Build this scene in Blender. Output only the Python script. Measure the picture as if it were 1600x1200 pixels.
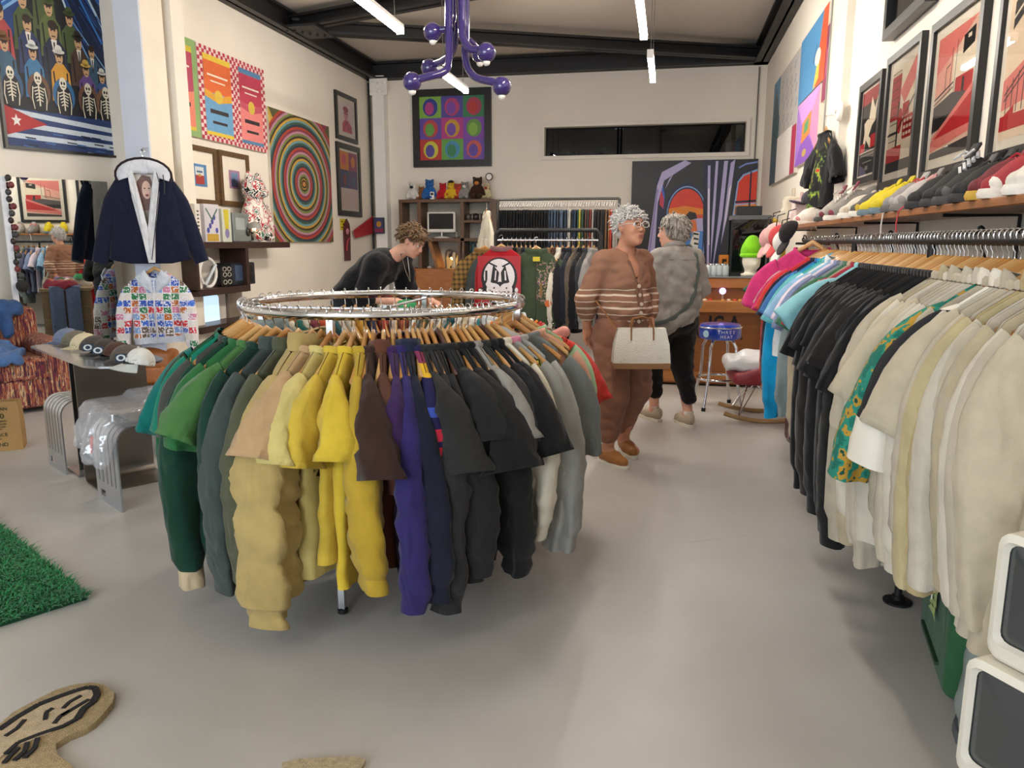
import bpy, bmesh, math, random
import numpy as np
from mathutils import Vector, Matrix, Euler, noise

for o in list(bpy.data.objects): bpy.data.objects.remove(o)
SC = bpy.context.scene
COL = SC.collection
PI = math.pi

# ---------------------------------------------------------------- camera
FPX = 1201.0; PITCH = math.radians(10.47); YAW = math.radians(11.343); CAMP = Vector((0, 0, 1.42))
cam = bpy.data.cameras.new('camera'); camo = bpy.data.objects.new('camera', cam); COL.objects.link(camo)
cam.sensor_fit = 'HORIZONTAL'; cam.sensor_width = 36.0; cam.lens = 36.0 * FPX / 1600.0
cam.clip_start = 0.02; cam.clip_end = 100
camo.location = CAMP; camo.rotation_euler = (PI/2 - PITCH, 0, YAW)
SC.camera = camo

# ---------------------------------------------------------------- exposure, world, large lights
SC.view_settings.view_transform = 'Standard'; SC.view_settings.look = 'None'
SC.view_settings.exposure = 0.66; SC.view_settings.gamma = 1.0; SC.view_settings.use_curve_mapping = False
W = bpy.data.worlds.new('world'); SC.world = W; W.use_nodes = True
bg = W.node_tree.nodes['Background']; bg.inputs[0].default_value = (0.72, 0.86, 1.0, 1); bg.inputs[1].default_value = 1.0

def area(name, loc, rot, sx, sy, power, col):
    l = bpy.data.lights.new(name, 'AREA'); l.shape = 'RECTANGLE'; l.size = sx; l.size_y = sy; l.energy = power; l.color = col
    o = bpy.data.objects.new(name, l); COL.objects.link(o); o.location = loc; o.rotation_euler = rot
    return o
TUBE_E = 85.0
# daylight entering through the shop windows behind the camera
area('shop_window_daylight', (-3.2, -3.35, 1.9), (math.radians(90), 0, 0), 5.6, 2.6, 175, (0.82, 0.91, 1.0))

# pixel (1600x1200 frame) to a point on a plane of the room: used to read sizes off the photograph
_f = Vector((-math.sin(YAW)*math.cos(PITCH), math.cos(YAW)*math.cos(PITCH), -math.sin(PITCH)))
_r = Vector((math.cos(YAW), math.sin(YAW), 0)); _u = _r.cross(_f)
def ray(x, y): return _f + _r*((x-800)/FPX) - _u*((y-600)/FPX)
def at_z(x, y, z=0.0):
    d = ray(x, y); return CAMP + d*((z-CAMP.z)/d.z)
def at_x(x, y, X):
    d = ray(x, y); return CAMP + d*(X/d.x)
def at_y(x, y, Y):
    d = ray(x, y); return CAMP + d*(Y/d.y)
def at_plane(x, y, p, n):
    d = ray(x, y); return CAMP + d*((Vector(p)-CAMP).dot(n)/d.dot(n))

# ---------------------------------------------------------------- materials
def lin(h):
    h = h.lstrip('#'); v = [int(h[i:i+2], 16)/255 for i in (0, 2, 4)]
    return tuple(c/12.92 if c <= .04045 else ((c+.055)/1.055)**2.4 for c in v) + (1,)
MATS = {}
def M(h, rough=.6, metal=0., var=.08, vs=5., bump=0., bs=120., coat=0., sheen=0., spec=.5, emit=0., key='', coords='Object'):
    k = (h, rough, metal, var, vs, bump, bs, coat, sheen, spec, emit, key)
    if k in MATS: return MATS[k]
    m = bpy.data.materials.new('mat_' + h.strip('#') + key); m.use_nodes = True
    nt = m.node_tree; N = nt.nodes; L = nt.links; b = N['Principled BSDF']
    b.inputs['Roughness'].default_value = rough; b.inputs['Metallic'].default_value = metal
    b.inputs['Coat Weight'].default_value = coat; b.inputs['Sheen Weight'].default_value = sheen
    b.inputs['Specular IOR Level'].default_value = spec
    c = lin(h)
    tc = N.new('ShaderNodeTexCoord')
    if var > 0:
        n = N.new('ShaderNodeTexNoise'); n.inputs['Scale'].default_value = vs; n.inputs['Detail'].default_value = 4
        L.new(tc.outputs[coords], n.inputs['Vector'])
        r = N.new('ShaderNodeValToRGB'); e = r.color_ramp.elements
        e[0].position = .3; e[1].position = .7
        e[0].color = tuple(x*(1-var) for x in c[:3])+(1,); e[1].color = tuple(min(1, x*(1+var)) for x in c[:3])+(1,)
        L.new(n.outputs['Fac'], r.inputs['Fac']); L.new(r.outputs['Color'], b.inputs['Base Color'])
    else: b.inputs['Base Color'].default_value = c
    if bump > 0:
        n2 = N.new('ShaderNodeTexNoise'); n2.inputs['Scale'].default_value = bs; n2.inputs['Detail'].default_value = 3
        L.new(tc.outputs[coords], n2.inputs['Vector'])
        bp = N.new('ShaderNodeBump'); bp.inputs['Strength'].default_value = bump; bp.inputs['Distance'].default_value = .01
        L.new(n2.outputs['Fac'], bp.inputs['Height']); L.new(bp.outputs['Normal'], b.inputs['Normal'])
    if emit > 0:
        b.inputs['Emission Color'].default_value = c; b.inputs['Emission Strength'].default_value = emit
    MATS[k] = m; return m
def FAB(h, bump=.22, bs=380., sheen=.12, rough=.92, var=.10, fold=.85, fs=7.):
    k = ('fab', h, bump, bs, sheen, rough, var, fold, fs)
    if k in MATS: return MATS[k]
    m = M(h, rough=rough, var=var, vs=14., bump=bump, bs=bs, sheen=sheen, spec=.2, key='_cloth%g_%g' % (fold, fs)); MATS[k] = m
    if fold > 0:        # soft creases on top of the weave
        N = m.node_tree.nodes; L = m.node_tree.links; b = N['Principled BSDF']; tc = [n for n in N if n.type == 'TEX_COORD'][0]; fine = [n for n in N if n.type == 'BUMP'][0]
        mp = N.new('ShaderNodeMapping'); mp.inputs['Scale'].default_value = (1.6, 1.6, .8); L.new(tc.outputs['Object'], mp.inputs[0])
        n = N.new('ShaderNodeTexNoise'); n.inputs['Scale'].default_value = fs; n.inputs['Detail'].default_value = 2.5; n.inputs['Distortion'].default_value = .9; n.noise_type = 'RIDGED_MULTIFRACTAL'
        L.new(mp.outputs[0], n.inputs['Vector'])
        bp = N.new('ShaderNodeBump'); bp.inputs['Strength'].default_value = fold; bp.inputs['Distance'].default_value = .02
        L.new(n.outputs['Fac'], bp.inputs['Height']); L.new(fine.outputs['Normal'], bp.inputs['Normal']); L.new(bp.outputs['Normal'], b.inputs['Normal'])
    return m
def WOOD(h, rough=.45, scale=6., stretch=(1, 1, 12), dark=.62, coat=.15, axis=None):
    k = ('wood', h, rough, scale, stretch, dark)
    if k in MATS: return MATS[k]
    m = bpy.data.materials.new('wood_' + h.strip('#')); m.use_nodes = True
    nt = m.node_tree; N = nt.nodes; L = nt.links; b = N['Principled BSDF']
    b.inputs['Roughness'].default_value = rough; b.inputs['Coat Weight'].default_value = coat
    tc = N.new('ShaderNodeTexCoord'); mp = N.new('ShaderNodeMapping'); mp.inputs['Scale'].default_value = stretch
    L.new(tc.outputs['Object'], mp.inputs['Vector'])
    n = N.new('ShaderNodeTexNoise'); n.inputs['Scale'].default_value = scale; n.inputs['Detail'].default_value = 5; n.inputs['Distortion'].default_value = .6
    L.new(mp.outputs['Vector'], n.inputs['Vector'])
    r = N.new('ShaderNodeValToRGB'); e = r.color_ramp.elements; c = lin(h)
    e[0].position = .32; e[1].position = .68; e[0].color = tuple(x*dark for x in c[:3])+(1,); e[1].color = c
    L.new(n.outputs['Fac'], r.inputs['Fac']); L.new(r.outputs['Color'], b.inputs['Base Color'])
    bp = N.new('ShaderNodeBump'); bp.inputs['Strength'].default_value = .08; L.new(n.outputs['Fac'], bp.inputs['Height']); L.new(bp.outputs['Normal'], b.inputs['Normal'])
    MATS[k] = m; return m
def BANDS(stops, axis=2, period=None, rough=.92, offset=0., wob=.0, key=''):
    """woven stripes along one object axis; stops = [(position in metres, hex)] (repeats with period)"""
    k = ('bands', tuple(stops), axis, period, offset, wob)
    if k in MATS: return MATS[k]
    m = bpy.data.materials.new('stripes'); m.use_nodes = True
    nt = m.node_tree; N = nt.nodes; L = nt.links; b = N['Principled BSDF']
    b.inputs['Roughness'].default_value = rough; b.inputs['Specular IOR Level'].default_value = .2
    tc = N.new('ShaderNodeTexCoord'); sx = N.new('ShaderNodeSeparateXYZ'); L.new(tc.outputs['Object'], sx.inputs[0])
    lo = min(s[0] for s in stops); hi = max(s[0] for s in stops)
    a = N.new('ShaderNodeMath'); a.operation = 'ADD'; a.inputs[1].default_value = offset; L.new(sx.outputs[axis], a.inputs[0]); src = a.outputs[0]
    if wob:
        n = N.new('ShaderNodeTexNoise'); n.inputs['Scale'].default_value = 9; L.new(tc.outputs['Object'], n.inputs['Vector'])
        w = N.new('ShaderNodeMath'); w.operation = 'MULTIPLY_ADD'; w.inputs[1].default_value = wob; L.new(n.outputs['Fac'], w.inputs[0]); L.new(src, w.inputs[2]); src = w.outputs[0]
    if period:
        p = N.new('ShaderNodeMath'); p.operation = 'PINGPONG' if False else 'FLOORED_MODULO'; p.inputs[1].default_value = period; L.new(src, p.inputs[0]); src = p.outputs[0]; lo, hi = 0, period
    mr = N.new('ShaderNodeMapRange'); mr.inputs[1].default_value = lo; mr.inputs[2].default_value = hi; L.new(src, mr.inputs[0])
    r = N.new('ShaderNodeValToRGB'); r.color_ramp.interpolation = 'CONSTANT'; e = r.color_ramp.elements
    st = sorted(stops)
    for i, (p_, h) in enumerate(st):
        pos = (p_-lo)/(hi-lo) if hi > lo else 0
        if i < 2: el = e[i]; el.position = pos
        else: el = e.new(min(1, pos))
        el.color = lin(h)
    L.new(mr.outputs[0], r.inputs['Fac']); L.new(r.outputs['Color'], b.inputs['Base Color'])
    MATS[k] = m; return m
def SPLOTCH(base, cols, scale=18., rough=.85, thr=.52, detail=2., stretch=(1, 1, 1), bump=.15):
    """cloth or paper with an all-over print of blobs"""
    k = ('spl', base, tuple(cols), scale, thr, detail, stretch)
    if k in MATS: return MATS[k]
    m = bpy.data.materials.new('print_' + base.strip('#')); m.use_nodes = True
    nt = m.node_tree; N = nt.nodes; L = nt.links; b = N['Principled BSDF']; b.inputs['Roughness'].default_value = rough; b.inputs['Specular IOR Level'].default_value = .25
    tc = N.new('ShaderNodeTexCoord'); mp = N.new('ShaderNodeMapping'); mp.inputs['Scale'].default_value = stretch; L.new(tc.outputs['Object'], mp.inputs[0])
    v = N.new('ShaderNodeTexNoise'); v.inputs['Scale'].default_value = scale; v.inputs['Detail'].default_value = detail; L.new(mp.outputs[0], v.inputs['Vector'])
    r = N.new('ShaderNodeValToRGB'); r.color_ramp.interpolation = 'CONSTANT'; e = r.color_ramp.elements
    e[0].position = 0; e[0].color = lin(base); e[1].position = thr; e[1].color = lin(cols[0])
    n = len(cols)
    for i in range(1, n):
        el = e.new(thr + (.72-thr)*i/n); el.color = lin(cols[i])
    L.new(v.outputs['Fac'], r.inputs['Fac']); L.new(r.outputs['Color'], b.inputs['Base Color'])
    MATS[k] = m; return m
def CHECK(a, c, size=.04, rough=.92, third=None):
    k = ('chk', a, c, size, third)
    if k in MATS: return MATS[k]
    m = bpy.data.materials.new('plaid'); m.use_nodes = True
    nt = m.node_tree; N = nt.nodes; L = nt.links; b = N['Principled BSDF']; b.inputs['Roughness'].default_value = rough
    tc = N.new('ShaderNodeTexCoord'); s = N.new('ShaderNodeSeparateXYZ'); L.new(tc.outputs['Object'], s.inputs[0])
    outs = []
    for ax in (0, 2):
        mo = N.new('ShaderNodeMath'); mo.operation = 'FLOORED_MODULO'; mo.inputs[1].default_value = size; L.new(s.outputs[ax], mo.inputs[0])
        g = N.new('ShaderNodeMath'); g.operation = 'GREATER_THAN'; g.inputs[1].default_value = size*.55; L.new(mo.outputs[0], g.inputs[0]); outs.append(g)
    ad = N.new('ShaderNodeMath'); ad.operation = 'ADD'; L.new(outs[0].outputs[0], ad.inputs[0]); L.new(outs[1].outputs[0], ad.inputs[1])
    mu = N.new('ShaderNodeMath'); mu.operation = 'MULTIPLY'; mu.inputs[1].default_value = .5; L.new(ad.outputs[0], mu.inputs[0])
    r = N.new('ShaderNodeValToRGB'); e = r.color_ramp.elements; e[0].color = lin(a); e[1].color = lin(c)
    L.new(mu.outputs[0], r.inputs['Fac']); L.new(r.outputs['Color'], b.inputs['Base Color'])
    MATS[k] = m; return m
def GLAZE(tint='#ffffff', refl=1.0, rough=.0):
    """thin pane: clear, with the mirror image a real pane shows"""
    k = ('glaze', tint, refl, rough)
    if k in MATS: return MATS[k]
    m = bpy.data.materials.new('glazing'); m.use_nodes = True
    nt = m.node_tree; N = nt.nodes; L = nt.links; N.remove(N['Principled BSDF'])
    t = N.new('ShaderNodeBsdfTransparent'); t.inputs[0].default_value = lin(tint)
    g = N.new('ShaderNodeBsdfGlossy'); g.inputs['Roughness'].default_value = rough
    f = N.new('ShaderNodeFresnel'); f.inputs[0].default_value = 1.45
    x = N.new('ShaderNodeMixShader'); mu = N.new('ShaderNodeMath'); mu.operation = 'MULTIPLY'; mu.inputs[1].default_value = refl
    L.new(f.outputs[0], mu.inputs[0]); L.new(mu.outputs[0], x.inputs[0]); L.new(t.outputs[0], x.inputs[1]); L.new(g.outputs[0], x.inputs[2])
    L.new(x.outputs[0], N['Material Output'].inputs[0]); MATS[k] = m; return m
CHROME = M('#d8d8da', rough=.12, metal=1., var=.03)
STEEL = M('#b9bbbd', rough=.28, metal=1., var=.06, vs=3)
BLACKM = M('#1c1c1e', rough=.5, metal=.3, var=.05)
BLACK = M('#141415', rough=.55, var=.1)
WHITE = M('#f1efea', rough=.55, var=.03)

# ---------------------------------------------------------------- mesh helpers
class MB:
    def __init__(s): s.v = []; s.f = []; s.m = []; s.cur = 0
    def add(s, vs, fs):
        o = len(s.v); s.v += [tuple(v) for v in vs]; s.f += [tuple(i+o for i in f) for f in fs]; s.m += [s.cur]*len(fs); return s
    def box(s, c, size, rot=None, bev=0.):
        x, y, z = (k/2 for k in size); c = Vector(c)
        if bev > 0:
            b = min(bev, x*.99, y*.99, z*.99); vs = []; fs = []; idx = {}
            for sx in (-1, 1):
                for sy in (-1, 1):
                    for sz in (-1, 1):
                        for a in range(3):
                            p = [sx*(x-b), sy*(y-b), sz*(z-b)]; p[a] = (sx*x, sy*y, sz*z)[a]
                            idx[(sx, sy, sz, a)] = len(vs); vs.append(p)
            for a in range(3):
                b1, c1 = (a+1) % 3, (a+2) % 3
                for sg in (-1, 1):
                    q = []
                    for (i, j) in ((-1, -1), (1, -1), (1, 1), (-1, 1)):
                        t = [0, 0, 0]; t[a] = sg; t[b1] = i; t[c1] = j; q.append(idx[(*t, a)])
                    fs.append(q if sg > 0 else q[::-1])
                for i in (-1, 1):
                    for j in (-1, 1):   # edges along axis a
                        t0 = [0, 0, 0]; t0[b1] = i; t0[c1] = j; t0[a] = -1; t1 = list(t0); t1[a] = 1
                        q = [idx[(*t0, b1)], idx[(*t1, b1)], idx[(*t1, c1)], idx[(*t0, c1)]]
                        fs.append(q if i*j < 0 else q[::-1])
            for sx in (-1, 1):
                for sy in (-1, 1):
                    for sz in (-1, 1):
                        q = [idx[(sx, sy, sz, a)] for a in range(3)]; fs.append(q if sx*sy*sz > 0 else q[::-1])
        else:
            vs = [(-x, -y, -z), (x, -y, -z), (x, y, -z), (-x, y, -z), (-x, -y, z), (x, -y, z), (x, y, z), (-x, y, z)]
            fs = [(0, 3, 2, 1), (4, 5, 6, 7), (0, 1, 5, 4), (1, 2, 6, 5), (2, 3, 7, 6), (3, 0, 4, 7)]
        R = Euler(rot).to_matrix() if rot is not None and not isinstance(rot, Matrix) else (rot or Matrix.Identity(3))
        return s.add([R @ Vector(v) + c for v in vs], fs)
    def rings(s, rings, closed=True, cap=True, loop=False):
        """loft through rings of equally many points"""
        n = len(rings[0]); o = len(s.v); fs = []
        for r in rings: s.v += [tuple(p) for p in r]
        nr = len(rings)
        for i in range(nr if loop else nr-1):
            j = (i+1) % nr
            for k in range(n if closed else n-1):
                l = (k+1) % n; fs.append((o+i*n+k, o+i*n+l, o+j*n+l, o+j*n+k))
        if cap and closed and not loop:
            fs.append(tuple(o+k for k in range(n))[::-1]); fs.append(tuple(o+(nr-1)*n+k for k in range(n)))
        s.f += fs; s.m += [s.cur]*len(fs); return s
    def tube(s, path, r, n=8, loop=False, cap=True, flat=None):
        """round (or flat=(a,b) elliptic) tube along a path; r number or list"""
        P = [Vector(p) for p in path]; N = len(P); R = []; up = None
        for i in range(N):
            if loop: t = P[(i+1) % N] - P[i-1]
            else: t = P[min(i+1, N-1)] - P[max(i-1, 0)]
            if t.length < 1e-9: t = Vector((0, 0, 1))
            t.normalize()
            if up is None:
                up = Vector((0, 0, 1)) if abs(t.z) < .9 else Vector((1, 0, 0))
            a = t.cross(up)
            if a.length < 1e-6: a = t.orthogonal()
            a.normalize(); b = a.cross(t).normalized(); up = b
            rr = r[i] if isinstance(r, (list, tuple)) else r
            fa, fb = flat if flat else (1, 1)
            R.append([P[i] + a*(rr*fa*math.cos(2*PI*k/n)) + b*(rr*fb*math.sin(2*PI*k/n)) for k in range(n)])
        return s.rings(R, cap=cap, loop=loop)
    def cyl(s, a, b, r, r2=None, n=12): return s.tube([a, b], [r, r if r2 is None else r2], n)
    def lathe(s, prof, n=20, c=(0, 0, 0)):
        return s.rings([[(c[0]+r*math.cos(2*PI*k/n), c[1]+r*math.sin(2*PI*k/n), c[2]+z) for k in range(n)] for r, z in prof])
    def ball(s, c, r, n=12, m=8):
        rx, ry, rz = r if isinstance(r, (tuple, list)) else (r, r, r)
        R = []
        for i in range(m+1):
            a = -PI/2 + PI*i/m; q = max(math.cos(a), .02)
            R.append([(c[0]+rx*q*math.cos(2*PI*k/n), c[1]+ry*q*math.sin(2*PI*k/n), c[2]+rz*math.sin(a)) for k in range(n)])
        return s.rings(R)
    def prism(s, pts, y0, y1, axis=1):
        """polygon in the plane normal to axis, from y0 to y1"""
        def mk(p, d):
            q = [p[0], p[1]]; q.insert(axis, d); return tuple(q)
        n = len(pts); vs = [mk(p, y0) for p in pts] + [mk(p, y1) for p in pts]
        fs = [tuple(range(n)), tuple(range(2*n-1, n-1, -1))] + [(i, i+n, (i+1) % n+n, (i+1) % n) for i in range(n)]
        return s.add(vs, fs)
    def build(s, name, mats, parent=None, smooth=False, loc=None, rot=None, fix=True):
        me = bpy.data.meshes.new(name); me.from_pydata(s.v, [], s.f)
        for m in (mats if isinstance(mats, (list, tuple)) else [mats]): me.materials.append(m)
        if max(s.m, default=0) > 0: me.polygons.foreach_set('material_index', s.m)
        if fix:
            b = bmesh.new(); b.from_mesh(me); bmesh.ops.recalc_face_normals(b, faces=b.faces); b.to_mesh(me); b.free()
        if smooth:
            me.polygons.foreach_set('use_smooth', [True]*len(me.polygons))
            if smooth != 'all':
                me.set_sharp_from_angle(angle=math.radians(50))
        me.update()
        o = bpy.data.objects.new(name, me); COL.objects.link(o)
        if parent: o.parent = parent
        if loc is not None: o.location = loc
        if rot is not None: o.rotation_euler = rot
        return o
def tag(o, label=None, cat=None, group=None, kind=None):
    if label: o['label'] = label
    if cat: o['category'] = cat
    if group: o['group'] = group
    if kind: o['kind'] = kind
    return o
def thing(name, label, cat, loc=(0, 0, 0), rot=0., group=None):
    o = bpy.data.objects.new(name, None); COL.objects.link(o); o.empty_display_size = .05
    o.location = loc; o.rotation_euler = rot if isinstance(rot, (tuple, list, Euler)) else (0, 0, rot)
    return tag(o, label, cat, group)
def struct(o): return tag(o, kind='structure')
def copy_tree(o, parent=None):
    c = o.copy(); COL.objects.link(c); c.parent = parent
    for ch in o.children: copy_tree(ch, c)
    return c
def ORD(n):
    return '%d%s' % (n, 'th' if 10 <= n % 100 <= 20 else {1: 'st', 2: 'nd', 3: 'rd'}.get(n % 10, 'th'))

# ---- smooth solids: union of soft primitives, surface-netted
def _smin(a, b, k):
    if k <= 0: return np.minimum(a, b)
    h = np.maximum(k - np.abs(a-b), 0)/k
    return np.minimum(a, b) - h*h*k*.25
def soft(prims, res):
    """prims: ('c',a,b,ra,rb,k) tapered capsule; ('e',c,(rx,ry,rz),rot,k) ellipsoid; ('b',c,half,round,rot,k) box; leading '-' subtracts"""
    bb = []
    for p in prims:
        t = p[0].strip('-')
        if t == 'c':
            a, b_, ra, rb = np.array(p[1], float), np.array(p[2], float), p[3], p[4]; r = max(ra, rb)
            bb.append((np.minimum(a, b_)-r, np.maximum(a, b_)+r))
        elif t == 'e':
            r = max(p[2]); c = np.array(p[1], float); bb.append((c-r, c+r))
        else:
            c = np.array(p[1], float); r = np.linalg.norm(p[2])+p[3]; bb.append((c-r, c+r))
    pos = [b for p, b in zip(prims, bb) if p[0][0] != '-']
    lo = np.min([b[0] for b in pos], 0) - 4*res; hi = np.max([b[1] for b in pos], 0) + 4*res
    n = np.ceil((hi-lo)/res).astype(int)+1
    g = np.full(n, 10., np.float32)
    ax = [lo[i]+res*np.arange(n[i]) for i in range(3)]
    for p, (b0, b1) in zip(prims, bb):
        neg = p[0][0] == '-'; t = p[0].strip('-'); k = p[-1]
        m = max(k, .0)+4*res
        i0 = np.maximum(((b0-m-lo)/res).astype(int), 0); i1 = np.minimum(((b1+m-lo)/res).astype(int)+2, n)
        if np.any(i1 <= i0): continue
        sl = tuple(slice(i0[i], i1[i]) for i in range(3))
        X, Y, Z = np.meshgrid(*[ax[i][sl[i]] for i in range(3)], indexing='ij')
        if t == 'c':
            a, b_ = np.array(p[1], float), np.array(p[2], float); d = b_-a; L2 = max(d@d, 1e-9)
            h = np.clip(((X-a[0])*d[0]+(Y-a[1])*d[1]+(Z-a[2])*d[2])/L2, 0, 1)
            q = np.sqrt((X-a[0]-h*d[0])**2+(Y-a[1]-h*d[1])**2+(Z-a[2]-h*d[2])**2) - (p[3]+(p[4]-p[3])*h)
        else:
            R = np.array(Euler(p[3] if t == 'e' else p[4]).to_matrix()) if (p[3] if t == 'e' else p[4]) else np.eye(3)
            x, y, z = X-p[1][0], Y-p[1][1], Z-p[1][2]
            x, y, z = (R[0, i]*x+R[1, i]*y+R[2, i]*z for i in range(3))
            if t == 'e':
                rx, ry, rz = p[2]
                k0 = np.sqrt((x/rx)**2+(y/ry)**2+(z/rz)**2); k1 = np.sqrt((x/rx**2)**2+(y/ry**2)**2+(z/rz**2)**2)
                q = k0*(k0-1)/np.maximum(k1, 1e-6)
            else:
                hx, hy, hz = p[2]; r = p[3]
                qx, qy, qz = np.abs(x)-hx, np.abs(y)-hy, np.abs(z)-hz
                q = np.sqrt(np.maximum(qx, 0)**2+np.maximum(qy, 0)**2+np.maximum(qz, 0)**2)+np.minimum(np.maximum(qx, np.maximum(qy, qz)), 0)-r
        if neg: g[sl] = -_smin(-g[sl], q, k)
        else: g[sl] = _smin(g[sl], q.astype(np.float32), k)
    s = g < 0
    ne = n-1
    cnt = np.zeros(ne, np.int32); acc = np.zeros((*ne, 3), np.float32)
    def sub(A, o): return A[o[0]:o[0]+ne[0], o[1]:o[1]+ne[1], o[2]:o[2]+ne[2]]
    for axn in range(3):
        o1, o2 = [i for i in range(3) if i != axn]
        for u in (0, 1):
            for v in (0, 1):
                a = [0, 0, 0]; a[o1] = u; a[o2] = v; b_ = list(a); b_[axn] = 1
                ga, gb = sub(g, a), sub(g, b_); cr = sub(s, a) != sub(s, b_)
                t = np.where(cr, ga/np.where(np.abs(ga-gb) < 1e-9, 1e-9, ga-gb), 0)
                cnt += cr
                acc[..., axn] += np.where(cr, t, 0); acc[..., o1] += np.where(cr, u, 0); acc[..., o2] += np.where(cr, v, 0)
    m = cnt > 0; ids = -np.ones(ne, np.int64); ids[m] = np.arange(m.sum())
    cells = np.argwhere(m); V = (cells + acc[m]/cnt[m][:, None])*res + lo
    Fs = []
    for axn in range(3):
        o1, o2 = (axn+1) % 3, (axn+2) % 3
        a = [slice(None)]*3; b_ = [slice(None)]*3; a[axn] = slice(0, -1); b_[axn] = slice(1, None)
        cr = np.argwhere(s[tuple(a)] != s[tuple(b_)])
        cr = cr[(cr[:, o1] > 0) & (cr[:, o2] > 0) & (cr[:, o1] < ne[o1]) & (cr[:, o2] < ne[o2])]
        sg = s[tuple(cr.T)]
        def cid(du, dv):
            c = cr.copy(); c[:, o1] -= du; c[:, o2] -= dv; return ids[tuple(c.T)]
        q = np.stack([cid(0, 0), cid(1, 0), cid(1, 1), cid(0, 1)], 1)
        q[~sg] = q[~sg][:, ::-1]; Fs.append(q)
    F = np.concatenate(Fs); F = F[(F >= 0).all(1)]
    return V, F
def soft_obj(name, prims, res, mats, parent=None, loc=None, rot=None, matfn=None, relax=1, warp=None):
    V, F = soft(prims, res)
    for _ in range(relax):      # gentle smoothing
        A = np.zeros_like(V); C = np.zeros(len(V))
        for k in range(4):
            np.add.at(A, F[:, k], V[F[:, (k+1) % 4]]); np.add.at(A, F[:, k], V[F[:, (k-1) % 4]]); np.add.at(C, F[:, k], 2)
        V = V*.45 + .55*A/np.maximum(C, 1)[:, None]
    if warp: V = warp(V)
    me = bpy.data.meshes.new(name)
    me.vertices.add(len(V)); me.vertices.foreach_set('co', V.astype(np.float32).ravel())
    me.loops.add(F.size); me.loops.foreach_set('vertex_index', F.astype(np.int32).ravel())
    me.polygons.add(len(F)); me.polygons.foreach_set('loop_start', np.arange(0, F.size, 4, dtype=np.int32)); me.polygons.foreach_set('loop_total', np.full(len(F), 4, np.int32))
    me.polygons.foreach_set('use_smooth', [True]*len(F))
    for m in (mats if isinstance(mats, (list, tuple)) else [mats]): me.materials.append(m)
    if matfn:
        c = V[F].mean(1); me.polygons.foreach_set('material_index', matfn(c).astype(np.int32))
    me.update(calc_edges=True); me.validate()
    o = bpy.data.objects.new(name, me); COL.objects.link(o)
    if parent: o.parent = parent
    if loc is not None: o.location = loc
    if rot is not None: o.rotation_euler = rot
    return o

# ---- flat printed pictures: layered polygons, one mesh
def ell(cx, cy, rx, ry, n=24, a0=0, a1=2*PI): return [(cx+rx*math.cos(a0+(a1-a0)*i/n), cy+ry*math.sin(a0+(a1-a0)*i/n)) for i in range(n + (0 if abs(a1-a0-2*PI) < 1e-6 else 1))]
def rect(x0, y0, x1, y1): return [(x0, y0), (x1, y0), (x1, y1), (x0, y1)]
def strip(pts, w):
    """thick polyline as quads"""
    out = []
    for (x0, y0), (x1, y1) in zip(pts, pts[1:]):
        dx, dy = x1-x0, y1-y0; l = math.hypot(dx, dy) or 1; nx, ny = -dy/l*w/2, dx/l*w/2
        out.append([(x0+nx, y0+ny), (x0-nx, y0-ny), (x1-nx, y1-ny), (x1+nx, y1+ny)])
    return out
def clip01(p):
    def cl(poly, inside, inter):
        o = []
        for i in range(len(poly)):
            a, b = poly[i-1], poly[i]
            if inside(b):
                if not inside(a): o.append(inter(a, b))
                o.append(b)
            elif inside(a): o.append(inter(a, b))
        return o
    for ax in (0, 1):
        for lim, sg in ((0., 1), (1., -1)):
            if not p: return p
            def ins(q): return (q[ax]-lim)*sg >= 0
            def it(a, b):
                t = (lim-a[ax])/(b[ax]-a[ax]); return (a[0]+t*(b[0]-a[0]), a[1]+t*(b[1]-a[1]))
            p = cl(p, ins, it)
    return p
def picture(name, w, h, bg, shapes, parent, y=0., rough=.5, tc=0.):
    """picture in local XZ, centred, facing -Y; shapes [(hex, poly|[polys])] in 0..1 with y up"""
    mb = MB(); cols = [bg]; mats = [M(bg, rough=rough, var=.04, key='_paint')]
    mb.add([(-w/2, y, -h/2), (w/2, y, -h/2), (w/2, y, h/2), (-w/2, y, h/2)], [(0, 1, 2, 3)])
    for i, (c, ps) in enumerate(shapes):
        if isinstance(ps[0][0], (int, float)): ps = [ps]
        if c not in cols: cols.append(c); mats.append(M(c, rough=rough, var=.06, vs=30, key='_paint'))
        mb.cur = cols.index(c); d = y-.0004-.00006*i
        for p in ps:
            p = clip01([tuple(q) for q in p])
            if len(p) >= 3: mb.add([((q[0]-.5)*w, d, (q[1]-.5)*h) for q in p], [tuple(range(len(p)))])
    return mb.build(name, mats, parent, fix=False)
def frame_parts(t, w, h, fw, fd, mat, inner=None, glass=False, mw=0, mat_mount=None):
    """four mitred frame members around a w x h opening, parts of t"""
    W2, H2 = w/2, h/2
    for k, (pts) in enumerate(([(-W2-fw, H2+fw), (W2+fw, H2+fw), (W2, H2), (-W2, H2)], [(-W2-fw, -H2-fw), (W2+fw, -H2-fw), (W2, -H2), (-W2, -H2)],
                               [(-W2-fw, H2+fw), (-W2-fw, -H2-fw), (-W2, -H2), (-W2, H2)], [(W2+fw, H2+fw), (W2+fw, -H2-fw), (W2, -H2), (W2, H2)])):
        MB().prism(pts, -fd, 0).build('frame_rail', mat, t)
    if glass:
        MB().add([(-w/2, -fd*.55, -h/2), (w/2, -fd*.55, -h/2), (w/2, -fd*.55, h/2), (-w/2, -fd*.55, h/2)], [(0, 1, 2, 3)]).build('glass_pane', GLAZE(), t, fix=False)
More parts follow.
